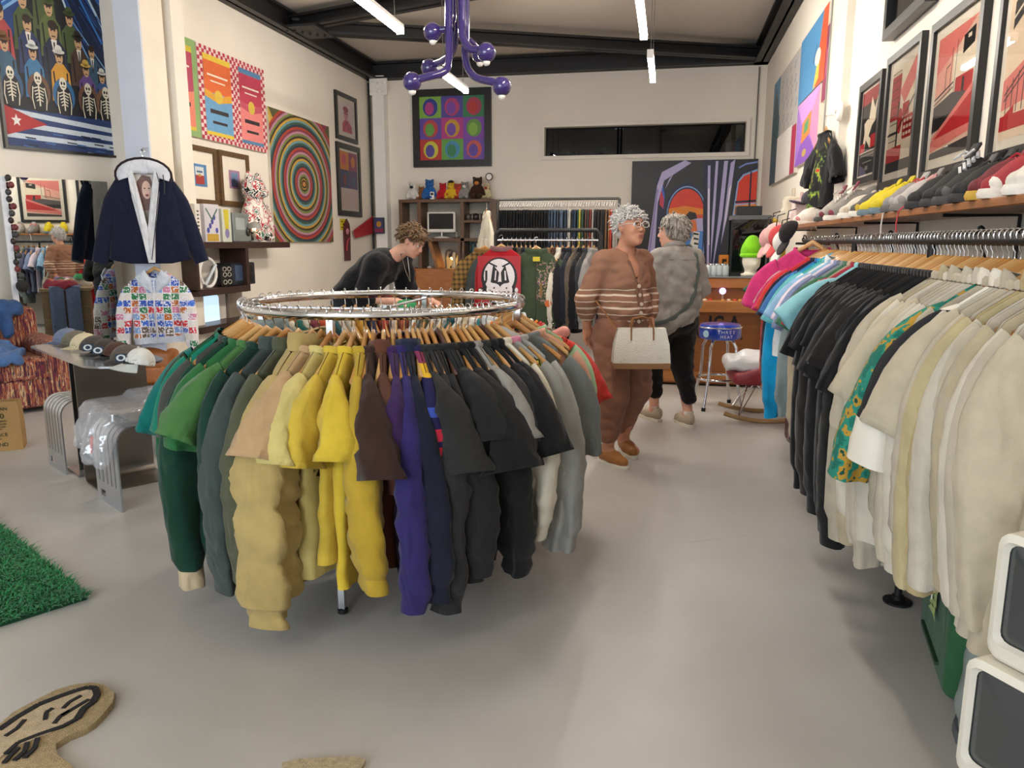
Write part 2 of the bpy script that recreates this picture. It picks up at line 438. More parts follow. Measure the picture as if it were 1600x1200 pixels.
def wall_rect(corners, wall):
    """corner pixels tl,tr,br,bl -> centre, width, height on a wall ('x',X) or ('y',Y) or ('p',point,normal)"""
    P = []
    for c in corners:
        P.append(at_x(*c, wall[1]) if wall[0] == 'x' else at_y(*c, wall[1]) if wall[0] == 'y' else at_plane(*c, wall[1], wall[2]))
    ctr = sum(P, Vector())/4
    w = ((P[1]-P[0]).to_2d().length + (P[2]-P[3]).to_2d().length)/2; h = (P[0].z-P[3].z + P[1].z-P[2].z)/2
    return ctr, w, h
def text_obj(name, s, size, mat, parent, loc, rot=(PI/2, 0, 0), depth=.0006, align='CENTER', sx=1.):
    cu = bpy.data.curves.new(name, 'FONT'); cu.body = s; cu.size = size; cu.align_x = align; cu.align_y = 'CENTER'; cu.extrude = depth; cu.resolution_u = 3
    to = bpy.data.objects.new('tmp', cu); COL.objects.link(to)
    dg = bpy.context.evaluated_depsgraph_get(); me = bpy.data.meshes.new_from_object(to.evaluated_get(dg)); bpy.data.objects.remove(to); bpy.data.curves.remove(cu)
    me.name = name; me.materials.clear(); me.materials.append(mat)
    o = bpy.data.objects.new(name, me); COL.objects.link(o); o.parent = parent; o.location = loc; o.rotation_euler = rot; o.scale = (sx, 1, 1)
    return o

# ---------------------------------------------------------------- room
XR, XL, YB, YF, ZC = 1.37, -5.0, 12.8, -3.5, 4.32
WALLM = M('#efe7da', rough=.75, var=.035, vs=1.2, bump=.03, bs=60)
CEILM = M('#cfc5b8', rough=.85, var=.04, vs=.8)
NWP = Vector((-5.54, 7.27, 0)); NWD = Vector((-.37, -.93, 0)).normalized(); NWN = Vector((.93, -.37, 0)).normalized()   # angled wall on the left, near part

def floor_mat():
    m = bpy.data.materials.new('painted_concrete'); m.use_nodes = True
    nt = m.node_tree; N = nt.nodes; L = nt.links; b = N['Principled BSDF']
    tc = N.new('ShaderNodeTexCoord')
    n1 = N.new('ShaderNodeTexNoise'); n1.inputs['Scale'].default_value = .9; n1.inputs['Detail'].default_value = 6; n1.inputs['Roughness'].default_value = .6; L.new(tc.outputs['Object'], n1.inputs['Vector'])
    r1 = N.new('ShaderNodeValToRGB'); e = r1.color_ramp.elements; e[0].position = .3; e[1].position = .7; e[0].color = lin('#a9a5a0'); e[1].color = lin('#bcb9b4'); L.new(n1.outputs['Fac'], r1.inputs['Fac'])
    n2 = N.new('ShaderNodeTexNoise'); n2.inputs['Scale'].default_value = 26; n2.inputs['Detail'].default_value = 8; n2.inputs['Roughness'].default_value = .7; L.new(tc.outputs['Object'], n2.inputs['Vector'])
    r2 = N.new('ShaderNodeValToRGB'); e = r2.color_ramp.elements; e[0].position = .66; e[1].position = .74; e[0].color = (0, 0, 0, 1); e[1].color = (.35, .35, .35, 1); L.new(n2.outputs['Fac'], r2.inputs['Fac'])
    mx = N.new('ShaderNodeMixRGB'); mx.inputs[2].default_value = lin('#857d74'); L.new(r2.outputs['Color'], mx.inputs[0]); L.new(r1.outputs['Color'], mx.inputs[1])
    # thin dark scratches
    mp = N.new('ShaderNodeMapping'); mp.inputs['Scale'].default_value = (1, 6, 1); mp.inputs['Rotation'].default_value = (0, 0, .5); L.new(tc.outputs['Object'], mp.inputs[0])
    n3 = N.new('ShaderNodeTexVoronoi'); n3.feature = 'DISTANCE_TO_EDGE'; n3.inputs['Scale'].default_value = 1.3; L.new(mp.outputs[0], n3.inputs['Vector'])
    r3 = N.new('ShaderNodeValToRGB'); e = r3.color_ramp.elements; e[0].position = 0; e[1].position = .006; e[0].color = (.22, .22, .22, 1); e[1].color = (0, 0, 0, 1); L.new(n3.outputs['Distance'], r3.inputs['Fac'])
    n4 = N.new('ShaderNodeTexNoise'); n4.inputs['Scale'].default_value = 2.2; L.new(tc.outputs['Object'], n4.inputs['Vector'])
    r4 = N.new('ShaderNodeValToRGB'); e = r4.color_ramp.elements; e[0].position = .52; e[1].position = .62; L.new(n4.outputs['Fac'], r4.inputs['Fac'])
    mm = N.new('ShaderNodeMixRGB'); mm.blend_type = 'MULTIPLY'; mm.inputs[0].default_value = 1; L.new(r3.outputs['Color'], mm.inputs[1]); L.new(r4.outputs['Color'], mm.inputs[2])
    m2 = N.new('ShaderNodeMixRGB'); m2.inputs[2].default_value = lin('#6e665e'); L.new(mm.outputs[0], m2.inputs[0]); L.new(mx.outputs[0], m2.inputs[1])
    L.new(m2.outputs[0], b.inputs['Base Color'])
    rr = N.new('ShaderNodeMapRange'); rr.inputs[3].default_value = .3; rr.inputs[4].default_value = .5; L.new(n1.outputs['Fac'], rr.inputs[0]); L.new(rr.outputs[0], b.inputs['Roughness'])
    bp = N.new('ShaderNodeBump'); bp.inputs['Strength'].default_value = .06; bp.inputs['Distance'].default_value = .02; L.new(n2.outputs['Fac'], bp.inputs['Height']); L.new(bp.outputs[0], b.inputs['Normal'])
    return m
struct(MB().box((-4.3, (YB+YF)/2, -.05), (11.9, YB-YF+.4, .1)).build('floor', floor_mat()))
struct(MB().box((-4.3, (YB+YF)/2, ZC+.06), (11.9, YB-YF+.4, .1)).build('ceiling', CEILM))
struct(MB().box((XR+.1, (YB+YF)/2, ZC/2), (.2, YB-YF+.4, ZC)).build('wall_right', WALLM))
struct(MB().box((XL-.1, (YB+7.2)/2, ZC/2), (.2, YB-7.2, ZC)).build('wall_left', WALLM))
# back wall with the long interior window
wc, ww, wh = wall_rect([(851, 198), (1165, 192), (1165, 239), (851, 243)], ('y', YB))
mb = MB()
x0, x1, z0, z1 = wc.x-ww/2, wc.x+ww/2, wc.z-wh/2, wc.z+wh/2
for (a, b, c, d) in ((XL-.2, x0, 0, ZC), (x1, XR+.2, 0, ZC), (x0, x1, 0, z0), (x0, x1, z1, ZC)): mb.box(((a+b)/2, YB+.1, (c+d)/2), (b-a, .2, d-c))
struct(mb.build('wall_back', WALLM))
t = struct(thing('window_1', None, None, (wc.x, YB, wc.z)))
for nm, c, s in (('window_frame', (0, -.015, wh/2+.03), (ww+.12, .05, .06)), ('window_frame', (0, -.015, -wh/2-.03), (ww+.12, .05, .06)), ('window_frame', (-ww/2-.03, -.015, 0), (.06, .05, wh)), ('window_frame', (ww/2+.03, -.015, 0), (.06, .05, wh))):
    MB().box(c, s).build(nm, M('#e9e2d6', rough=.5, var=.03), t)
MB().add([(-ww/2, .12, -wh/2), (ww/2, .12, -wh/2), (ww/2, .12, wh/2), (-ww/2, .12, wh/2)], [(0, 1, 2, 3)]).build('pane', GLAZE('#6a6d75', 1.0), t, fix=False)
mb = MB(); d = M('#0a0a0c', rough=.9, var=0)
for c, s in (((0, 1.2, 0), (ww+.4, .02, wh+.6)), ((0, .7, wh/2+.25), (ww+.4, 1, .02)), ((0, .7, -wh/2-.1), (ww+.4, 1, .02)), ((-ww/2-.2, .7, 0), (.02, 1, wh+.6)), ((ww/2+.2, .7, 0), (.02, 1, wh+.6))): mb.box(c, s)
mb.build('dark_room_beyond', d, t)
# angled near-left wall, wall behind the column, front wall with shop windows
e = NWP + NWD*11.5; a = (NWP+e)/2
struct(MB().box((a.x-.093, a.y+.037, ZC/2), (.2, 11.6, ZC), (0, 0, math.atan2(.37, .93)*-1)).build('wall_left_near', WALLM))
struct(MB().box(((XL-5.5)/2, 7.25, ZC/2), (.9, .2, ZC)).build('wall_left_return', WALLM))
mb = MB(); FM = WALLM
for (a, b, c, d) in ((-10.2, -6.2, 0, ZC), (-.2, 1.6, 0, ZC), (-6.2, -.2, 0, .5), (-6.2, -.2, 3.3, ZC)): mb.box(((a+b)/2, YF-.1, (c+d)/2), (b-a, .2, d-c))
struct(mb.build('wall_front', WALLM))
t = struct(thing('window_2', None, None, (-3.2, YF-.1, 1.9)))
for i in range(4): MB().box((-3+i*2, 0, 0), (.08, .08, 2.8)).build('mullion', BLACKM, t)
for s in (-1, 1): MB().box((0, 0, s*1.4), (6, .08, .08)).build('rail', BLACKM, t)
for i in range(3): MB().add([(-3+i*2, 0, -1.4), (-1+i*2, 0, -1.4), (-1+i*2, 0, 1.4), (-3+i*2, 0, 1.4)], [(0, 1, 2, 3)]).build('pane', GLAZE(), t, fix=False)

# column on the left: cream sides, cool grey face
CY0 = 6.75; cxa = at_y(195, 200, CY0).x; cxb = at_y(233, 200, CY0).x; CY1 = at_x(267, 200, cxb).y
t = struct(thing('trim_1', None, None, ((cxa+cxb)/2, (CY0+CY1)/2, 0)))
MB().box((0, 0, ZC/2), (cxb-cxa, CY1-CY0, ZC)).build('column', M('#eae0cf', rough=.6, var=.03), t)
MB().box((0, -(CY1-CY0)/2-.012, ZC/2), (cxb-cxa+.004, .024, ZC)).build('column_face', M('#ccd3e2', rough=.5, var=.03), t)
# white steel post with bolt plate in the far left corner
t = struct(thing('trim_2', None, None, (XL+.22, YB-.1, 0)))
MB().box((0, 0, 2.05), (.2, .2, 4.1)).build('post', WHITE, t)
MB().box((0.02, -.11, 3.92), (.3, .03, .26)).build('bolt_plate', WHITE, t)
for i in range(3):
    for j in range(2): MB().ball((-.08+.1*i, -.13, 3.85+.13*j), .022, 8, 5).build('bolt', WHITE, t)
MB().tube([(-.17, -.05, .1), (-.17, -.05, 4)], .02, 6).build('conduit', BLACKM, t)
# pilaster on the right wall
pil = at_x(1318, 150, XR)
t = struct(thing('trim_3', None, None, (XR, pil.y+.1, 0)))
MB().box((-.03, 0, ZC/2), (.06, .62, ZC)).build('pilaster', M('#e7dfd2', rough=.6, var=.03), t)
MB().tube([(-.075, .25, 1.6), (-.075, .25, ZC)], .008, 6).build('conduit', M('#8d8a86'), t)
t = struct(thing('trim_4', None, None, (XR-.12, YB-.02, 0)))
MB().tube([(0, 0, .1), (0, 0, ZC-.3)], .012, 6).build('conduit', M('#77736e'), t)

# black steel beams
BEAM = M('#232223', rough=.5, metal=.2, var=.12, vs=3)
def ibeam(name, a, b, h=.26, w=.2, tf=.03):
    a = Vector(a); b = Vector(b); d = b-a; L = d.length; t = struct(thing(name, None, None, (a+b)/2, math.atan2(d.y, d.x)))
    MB().box((0, 0, 0), (L, .03, h)).build('web', BEAM, t)
    for s in (-1, 1): MB().box((0, 0, s*(h/2-tf/2)), (L, w, tf)).build('flange', BEAM, t)
    return t
zb = ZC-.14
bA = at_x(452, 45, XL+.1)
ibeam('trim_beam_left', (XL+.11, YF, zb), (XL+.11, YB, zb))
ibeam('trim_beam_right', (XR-.11, YF, zb), (XR-.11, YB, zb))
ibeam('trim_beam_back', (XL, YB-.11, zb), (XR, YB-.11, zb))
ibeam('trim_brace_1', (XL+.15, bA.y, zb-.03), (XR-.15, YB-.3, zb-.03), h=.16, w=.2)
q = at_z(700, -4, zb-.03)
q2 = Vector((XL+.15, bA.y, zb)); dr = (Vector((q.x, q.y, zb))-q2).normalized()
ibeam('trim_brace_2', q2, q2 + dr*((XR-.1-q2.x)/dr.x), h=.16, w=.2)
g = struct(thing('trim_gusset', None, None, (XL+.35, bA.y, zb-.1)))
MB().box((0, 0, 0), (.5, .6, .03)).build('plate', BEAM, g)
for i in range(6): MB().ball((-.18+.07*i, -.2+.07*i, -.03), .018, 8, 5).build('bolt', BEAM, g)

# linear LED lamps (long box with glowing diffuser, hung on wires)
EMI = M('#fff6ea', emit=TUBE_E, var=0, key='_lamp')
def led(x, y0, y1, label, z=3.2):
    t = thing('linear_lamp', label, 'lamp', (x, (y0+y1)/2, z), 0, 'linear ceiling lamps')
    L = y1-y0
    MB().box((0, 0, .035), (.06, L, .03)).build('housing', M('#dfdfdd', rough=.4), t)
    MB().box((0, 0, -.005), (.055, L-.01, .05), bev=.012).build('diffuser', EMI, t)
    for s in (-1, 1):
        MB().box((0, s*L/2, .01), (.064, .012, .08)).build('end_cap', M('#dfdfdd', rough=.4), t)
        MB().tube([(0, s*L*.38, .05), (0, s*L*.38, ZC-z)], .003, 5).build('wire', M('#6e6c69'), t)
    MB().lathe([(.01, .0), (.07, .0), (.07, .03), (.01, .03)], 16, (0, L*.38, ZC-z-.03)).build('canopy', M('#c9c7c2'), t)
led(-2.32, 5.55, 6.7, 'long glowing ceiling lamp nearest on the left, over the round rack')
led(-2.45, 8.3, 9.4, 'glowing ceiling lamp below the purple chandelier in front of the face-grid picture')
led(-.28, 6.1, 7.3, 'glowing ceiling lamp right of centre, the nearer and higher of two')
led(-.24, 8.0, 9.2, 'glowing ceiling lamp right of centre, the farther and lower of two')
for (x, y) in ((-.28, 3.2), (-2.32, -1.6)): led(x, y, y+1.15, 'unseen linear lamp added for light, %s' % ('above the wall rail aisle' if y > 0 else 'behind the camera'))  # unseen lamps, added to help light the room
# ================================================================ hangers and garments
HW = ['#c9985a', '#c08a48', '#b97f3f', '#d0a264']
def hz(x, drop=.13): return -.078 - drop*(min(abs(x), .3)/.215)**1.25
_hm = {}
def hanger_mesh(kind):
    if kind in _hm: return _hm[kind]
    mb = MB(); n = 15; R = []
    for i in range(n):
        x = -.212 + .424*i/(n-1); q = abs(x)/.212; z = hz(x)-.016; y = .012*math.cos(q*2.2) - .006
        hh = .017 - .004*q; hd = .0085 + .0075*q**2
        R.append([(x, y+hd*math.cos(2*PI*k/8), z+hh*math.sin(2*PI*k/8)+.012*math.exp(-(x/.03)**2)) for k in range(8)])
    mb.rings(R); w = mb.build('x', M('#000000'), smooth=True); m1 = w.data; bpy.data.objects.remove(w)
    p = [(0, 0, -.075), (0, 0, -.05), (.006, 0, -.04)] + [(.0175*math.sin(a), 0, .0175*math.cos(a)-.002) for a in [math.radians(v) for v in (150, 120, 90, 60, 30, 0, -30, -60, -90, -112)]]
    w = MB().tube(p, .0022, 6).build('x', CHROME, smooth=True); m2 = w.data; bpy.data.objects.remove(w)
    m2.materials.clear(); m2.materials.append(CHROME)
    m1.materials.clear(); m1.materials.append(WOOD(kind, rough=.35, scale=5, stretch=(3, 12, 12), dark=.8, coat=.3))
    _hm[kind] = (m1, m2); return _hm[kind]
def hanger(loc, rz, label, group, kind='#c9985a'):
    t = thing('wooden_hanger', label, 'hanger', loc, rz, group); a, b = hanger_mesh(kind)
    for nm, me in (('wood_body', a), ('hook', b)):
        o = bpy.data.objects.new(nm, me); COL.objects.link(o); o.parent = t
    return t
def nz(p, s, seed): return noise.noise(Vector((p[0]*s+seed*7.3, p[1]*s, p[2]*s)))
def garment(name, label, cat, loc, rz, group, mat, kind='tee', L=.72, W=.255, D=.028, seed=0, fan=None, sl=None, spread=.12, cuff=None, band=None,
            collar=None, prints=None, sb=.034, pmat=None, open_=0., rot=None, slant=0., tail=True):
    """hanging garment. local x = along the hanger, y = thickness (front +y), z up, origin on the rail"""
    rnd = random.Random(seed*31+7); t = thing(name, label, cat, loc, rot if rot else rz, group)
    long_ = kind in ('long', 'jacket', 'puffer', 'hoodie', 'shirt')
    if sl is None: sl = rnd.uniform(.66, .74) if long_ else rnd.uniform(.22, .27)
    nw = .115 if kind != 'puffer' else .115; ph = rnd.uniform(0, 6); fr = rnd.uniform(14, 22); ph2 = rnd.uniform(0, 6)
    zb = hz(nw)-L
    def fanw(p):
        x, y, z = p
        if fan: y *= max(.25, 1 + x/fan)
        return (x, y, z)
    def tors(c, s_, u):
        hw = W*(1 - .06*math.sin(PI*u) + .02*u) - (1-u)**6*.035
        x = hw*math.copysign(abs(c)**.75, c)
        fld = (.35*u)*math.sin(fr*x+ph+1.5*u) + .25*u*math.sin(2.3*fr*x+ph2-3*u)
        edge = (1-(abs(x)/hw)**6)
        hd = D*(.42+.75*min(1, u*2.2))*(1+.25*math.sin(3*u+ph))
        if u == 0: hd = .0015
        elif u < .13: hd = max(hd, (.0065+.13*u**.62)*D/.026*.55)
        y = hd*math.copysign(abs(s_)**.6, s_) + D*fld*edge
        top = hz(x)+.008
        if abs(x) < nw:
            dip = (.065 if s_ > 0 else .018) if kind not in ('jacket', 'puffer') else .012
            top = hz(nw)+.014 - dip*(1-(x/nw)**2)
            if u < .12: y = math.copysign(max(abs(y), (.018+.03*(1-(x/nw)**2))*(1 if abs(s_) > .05 else abs(s_)*20)), s_ if s_ != 0 else 1)
        elif abs(x) > .21: top -= (abs(x)-.21)*1.1
        bot = zb + .018*math.sin(4*x+ph2) + slant*x - (.03*(1-(x/hw)**2) if kind == 'shirt' else 0)
        z = top*(1-u)+bot*u
        d = (.012*nz((x, y*3, z), 5, seed) + .012*abs(nz((x*1.5+z*.7, 0, z*.5-x*.4), 9, seed+5)))*min(1, u*4)
        if kind == 'puffer':
            q = abs(math.sin((z+.1)*PI/.19)); y *= .9+.5*q**.5
        return fanw((x, y+d, z))
    nu, na = (16 if kind != 'puffer' else 34), 40
    us = [0, .008, .025, .06, .12] + [.12+.88*(i+1)/(nu-4) for i in range(nu-4)]
    mb = MB(); R = []
    for u in us:
        R.append([tors(math.cos(2*PI*k/na), math.sin(2*PI*k/na), u) for k in range(na)])
    mats = [mat]
    mb.rings(R, cap=False)
    if prints:
        mats.append(pmat); n0 = 0
        for i, f in enumerate(mb.f):
            c = [sum(mb.v[k][j] for k in f)/4 for j in range(3)]
            x0, x1, z0, z1, side = prints
            if x0 < c[0] < x1 and z0 < c[2]-hz(nw) < z1 and (side == 0 or c[1]*side > 0): mb.m[i] = 1
    mb.build('torso', mats, t, smooth='all', fix=False)
    # sleeves
    for sx in (-1, 1):
        a0, a1 = (.10, .075) if not long_ else (.10, .052)
        if kind == 'tee': a1 = .088
        if kind == 'puffer': a0, a1 = .11, .07
        sp = spread*rnd.uniform(.7, 1.2); n = 12 if not long_ else 24
        if kind == 'puffer': n = 40
        R = []; x, z = .185, hz(.2)-.085; el = rnd.uniform(-.03, .05); ang0 = .85
        px, pz = x, z
        for i in range(n):
            u = i/(n-1)
            ang = ang0*(1-u)**(2.2 if not long_ else 5) + math.atan2(sp, sl)*(1-.5*u if long_ else 1) + ((-.12*u) if long_ else 0)
            if i: px += math.sin(ang)*sl/(n-1); pz -= math.cos(ang)*sl/(n-1)
            tx, tz = math.sin(ang), -math.cos(ang); nx, nzv = -tz, tx     # in-plane normal
            a = a0+(a1-a0)*u**(.8 if long_ else 1.0); b = sb*(.55+.6*min(1, u*3))*(1-.25*u if long_ else 1+.15*u)
            if long_ and u > .9 and cuff is not None: a *= .78; b *= .8
            if kind == 'puffer':
                q = abs(math.sin(u*sl*PI/.19))**.5; b *= 1.1*(.84+.26*q); a *= .93+.09*q
            yy = el*math.sin(u*PI/2)*1.0*(.05/.05)
            ring = []
            for k in range(16):
                c, s_ = math.cos(2*PI*k/16), math.sin(2*PI*k/16)
                yc = s_*b; w = a*math.copysign(abs(c)**.8, c); y = b*math.copysign(abs(s_)**.8, s_)
                w += .010*nz((px, w*2, pz), 5, seed+sx)*u; y += .014*nz((w*2, px, pz), 6, seed+3*sx)*min(1, 2*u)
                y += b*.35*math.sin(w*60+u*5+ph)*u; wr = abs(nz((w*3+pz*.9, yc*2, pz*2.6-w*2), 7, seed+sx*2)); y += math.copysign(.018*wr*min(1, 3*u), s_); w += math.copysign(.004*wr*min(1, 3*u), c)
                ring.append(fanw((sx*(px+nx*w), y+yy, pz+nzv*w+.0)))
            R.append(ring)
        nc = 0
        if cuff is not None and long_: nc = max(2, int(n*.1)+1)
        mb = MB(); mb.rings(R[:n-nc+1] if nc else R, cap=False); sm = mats[0] if not isinstance(cuff, dict) else mats[0]
        so = mb.build('sleeve', [collar if (kind == 'raglan' and collar) else mat], t, smooth='all', fix=False)
        if not long_ and len(R) > 3:
            def grow(ring, f):
                c0 = [sum(q[j] for q in ring)/16 for j in range(3)]; return [tuple(c0[j]+(q[j]-c0[j])*f for j in range(3)) for q in ring]
            MB().rings([grow(R[-2], 1.012), grow(R[-1], 1.03), grow(R[-1], .97)], cap=False).build('sleeve_hem', [mat], so, smooth='all', fix=False)
        if nc: MB().rings(R[n-nc:], cap=False).build('cuff', cuff, so, smooth='all', fix=False)
    # neck ribbing / stand collar
    if collar is not None:
        rb = []
        for k in range(24):
            a = 2*PI*k/24; x = nw*math.cos(a); s_ = math.sin(a)
            dip = (.065 if s_ > 0 else .018) if kind not in ('jacket', 'puffer') else .012
            z = hz(nw)+.014-dip*(1-(x/nw)**2); y = (.018+.03*(1-(x/nw)**2))*math.copysign(1 if abs(s_) > .05 else abs(s_)*20, s_ or 1)
            rb.append(fanw((x, y, z)))
        h = .012 if kind not in ('jacket', 'puffer', 'shirt') else (.035 if kind != 'puffer' else .055)
        mb = MB(); mb.rings([[(x, y*1.06, z-.012) for x, y, z in rb], [(x, y*1.12, z+h*.4) for x, y, z in rb], [(x*.95, y*1.0, z+h) for x, y, z in rb], [(x*.88, y*.8, z+h*.9) for x, y, z in rb]], cap=False)
        mb.build('collar', collar, t, smooth='all', fix=False)
    if band is not None:
        R = [[tors(math.cos(2*PI*k/na), math.sin(2*PI*k/na), 1.0) for k in range(na)]]
        mb = MB(); mb.rings([[(x*1.003, y*1.05, z+.004) for x, y, z in R[0]], [(x*.96, y*.85, z-.03) for x, y, z in R[0]], [(x*.94, y*.8, z-.06) for x, y, z in R[0]]], cap=False)
        mb.build('waistband', band, t, smooth='all', fix=False)
    if kind in ('jacket', 'shirt', 'puffer'):
        pts = [tors(.0001, 1, u) for u in us if u > .1]
        MB().tube([(x, y+.003, z) for x, y, z in pts], .006, 6, flat=(1.4, .6)).build('zipper' if kind != 'shirt' else 'placket', M('#8d8a84', rough=.35, metal=.8) if kind != 'shirt' else mat, t)
    if kind == 'hoodie':
        soft_obj('hood', [('e', (0, -.03, hz(nw)-.03), (.10, .035, .09), None, .02), ('c', (-.07, .0, hz(nw)+.005), (.07, .0, hz(nw)+.005), .022, .022, .03)], .012, mat, t)
    return t

BLK = '#151516'
def fabs(*hs): return [FAB(h) for h in hs]
def rack_piece(loc, rz, spec, label, hlabel, group, seed, fan=None, hk=0, Dm=1.):
    kind, h = spec[0], spec[1]; kw = dict(spec[2]) if len(spec) > 2 else {}
    nm = {'tee': 't_shirt', 'long': 'sweatshirt', 'jacket': 'jacket', 'puffer': 'puffer_jacket', 'hoodie': 'hoodie', 'shirt': 'button_shirt'}[kind]
    cat = {'tee': 'shirt', 'long': 'sweater', 'jacket': 'jacket', 'puffer': 'jacket', 'hoodie': 'hoodie', 'shirt': 'shirt'}[kind]
    mat = kw.pop('mat', None) or FAB(h)
    kw.setdefault('collar', FAB(h)); kw['D'] = kw.get('D', .026)*Dm
    if kind in ('long', 'hoodie'): kw.setdefault('cuff', FAB(h)); kw.setdefault('band', FAB(h))
    if kind in ('jacket', 'puffer'): kw.setdefault('cuff', FAB(h))
    hanger(loc, rz, hlabel, group + ' hangers', HW[hk % 4] if not kw.pop('darkh', False) else '#4a2a20')
    return garment(nm, label, cat, loc, rz, group, mat, kind, seed=seed, fan=fan, **kw)

# ---------------------------------------------------------------- round chrome rack
RC = Vector((-1.2, 3.18, 0)); RR = .59; RH = 1.16
t = thing('round_clothes_rack', 'round chrome clothes rack loaded with garments in the middle of the floor', 'clothes rack', RC)
MB().tube([(RR*math.cos(2*PI*k/72), RR*math.sin(2*PI*k/72), RH) for k in range(72)], .019, 12, loop=True).build('ring_rail', CHROME, t, smooth=True)
la = math.atan2(2.51-RC.y, -1.19-RC.x)
for k in range(2):
    a = la + k*PI/2; c, s = math.cos(a), math.sin(a)
    MB().box((0, 0, RH-.022-.004*k), (2*RR-.02, .028, .006), (0, 0, a)).build('cross_bar', STEEL, t)
for k in range(4):
    a = la + k*PI/2; c, s = (RR-.005)*math.cos(a), (RR-.005)*math.sin(a)
    lg = MB().box((c, s, RH/2), (.025, .025, RH-.03), (0, 0, a)).build('leg', CHROME, t)
    MB().lathe([(.012, 0), (.02, .004), (.02, .02), (.012, .025)], 12, (c, s, 0)).build('foot', BLACK, lg)
MB().cyl((0, 0, RH-.05), (0, 0, RH-.01), .03).build('hub', STEEL, t)

